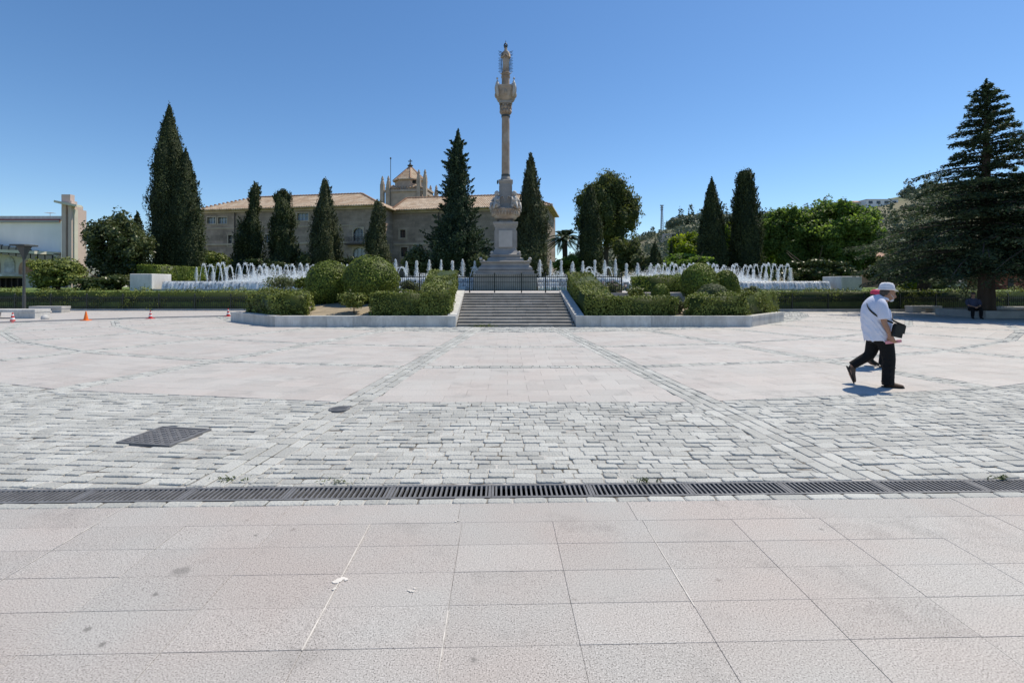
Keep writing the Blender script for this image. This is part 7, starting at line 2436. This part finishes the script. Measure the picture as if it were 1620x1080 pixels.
for heel, toe in [((.01, -.08, .0), (.25, -.08, .0)), ((-.20, .08, .07), (.01, .08, .004))]:
    su, so_ = MB(), MB(); shoe(su, so_, heel, toe, .046)
    o1 = remeshed(su, 'shoe', MT['sole'], wom, .008, WM, 2); xf(so_, WM).build('sole', MT['sole'], o1, smooth=True)
h = MB(); h.ell((-.020, 0, .045), .112, .094, .078, 18, 10); h.tube([(.06, 0, .055), (.12, 0, .050), (.175, 0, .040)], [.085, .082, .05], 12, ry=[.012, .009, .006], side=(0, 1, 0))
xf(h, WM @ MH).build('cap', MT['redcap'], wom, smooth=True)
h = MB(); h.ell((-.045, 0, -.005), .075, .083, .085, 14, 10); h.ell((-.075, 0, -.08), .045, .06, .075, 12, 8); xf(h, WM @ MH).build('hair', MT['hair'], wom, smooth=True)
for q in (-1, 1):
    h = MB(); h.ell((.083, q * .030, .014), .010, .013, .007, 8, 6); xf(h, WM @ MH).build('eye', MT['eye'], wom, smooth=True)

# --- the person sitting on the edge of the tree pit
spx = at(1549, 0, 23.45)
sit = thing('person', 'person in dark blue shirt sitting on the stone edging under the great cedar', 'person', (spx.x, 23.45, 0))
SM = Matrix.Translation(Vector((spx.x, 23.75, 0))) @ Matrix.Rotation(R(-118), 4, 'Z')
bd = MB()
MH = head_shape(bd, (.02, 0, 1.16), yaw=R(20), pitch=R(18), s=1)
loft(bd, [(-.04, 0, .96, .075, .075), (-.02, 0, 1.05, .056, .06), (0, 0, 1.12, .052, .058)], 12)
T3 = [(-.02, 0, .40, .17, .14), (-.03, 0, .5, .17, .15), (-.05, 0, .66, .175, .145), (-.06, 0, .82, .20, .13), (-.05, 0, .93, .17, .10), (-.04, 0, .98, .08, .07)]
loft(bd, T3, 18)
ARMS = []
LEGS = []
for q in (-1, 1):
    a_ = [(-.04, q * .20, .90, .05, .055), (.02, q * .245, .76, .046, .05), (.10, q * .22, .64, .038, .042), (.24, q * .15, .60, .034, .036), (.33, q * .09, .58, .027, .03)]
    l_ = [(-.02, q * .10, .44, .09, .09), (.20, q * .13, .47, .08, .085), (.42, q * .15, .47, .062, .066), (.47, q * .15, .36, .056, .06), (.46, q * .15, .20, .05, .055), (.45, q * .15, .07, .036, .04)]
    ARMS.append(a_); LEGS.append(l_)
    loft(bd, a_, 10); loft(bd, l_, 12)
    hand_shape(bd, (.335, q * .088, .578), (.8, -q * .5, -.2), (0, -q * .3, -.9), 1.0, .7, q)
    bd.tube([(.42, q * .15, .05), (.55, q * .16, .035), (.66, q * .17, .02)], [.03, .034, .02], 9)
remeshed(bd, 'body', MT['skin'], sit, .0095, SM, 3)
tp = MB(); loft(tp, g_(T3, .02), 18)
for a_ in ARMS: loft(tp, g_(a_[:3], .018), 12)
remeshed(tp, 'shirt', MT['shirt2'], sit, .012, SM, 3)
tr = MB(); loft(tr, g_(T3[:2], .022), 16, sub=3)
for l_ in LEGS: loft(tr, g_(l_, .02), 12)
remeshed(tr, 'trousers', MT['trousers'], sit, .012, SM, 3)
for q in (-1, 1):
    su, so_ = MB(), MB(); shoe(su, so_, (.40, q * .15, .0), (.67, q * .17, .0), .048)
    o1 = remeshed(su, 'shoe', MT['sole'], sit, .008, SM, 2); xf(so_, SM).build('sole', MT['sole'], o1, smooth=True)
h = MB(); h.ell((-.022, 0, .040), .106, .086, .088, 16, 10); h.ell((-.06, 0, -.02), .05, .07, .06, 12, 8); xf(h, SM @ MH).build('hair', MT['hair'], sit, smooth=True)
for q in (-1, 1):
    h = MB(); h.ell((.083, q * .030, .014), .010, .013, .007, 8, 6); xf(h, SM @ MH).build('eye', MT['eye'], sit, smooth=True)
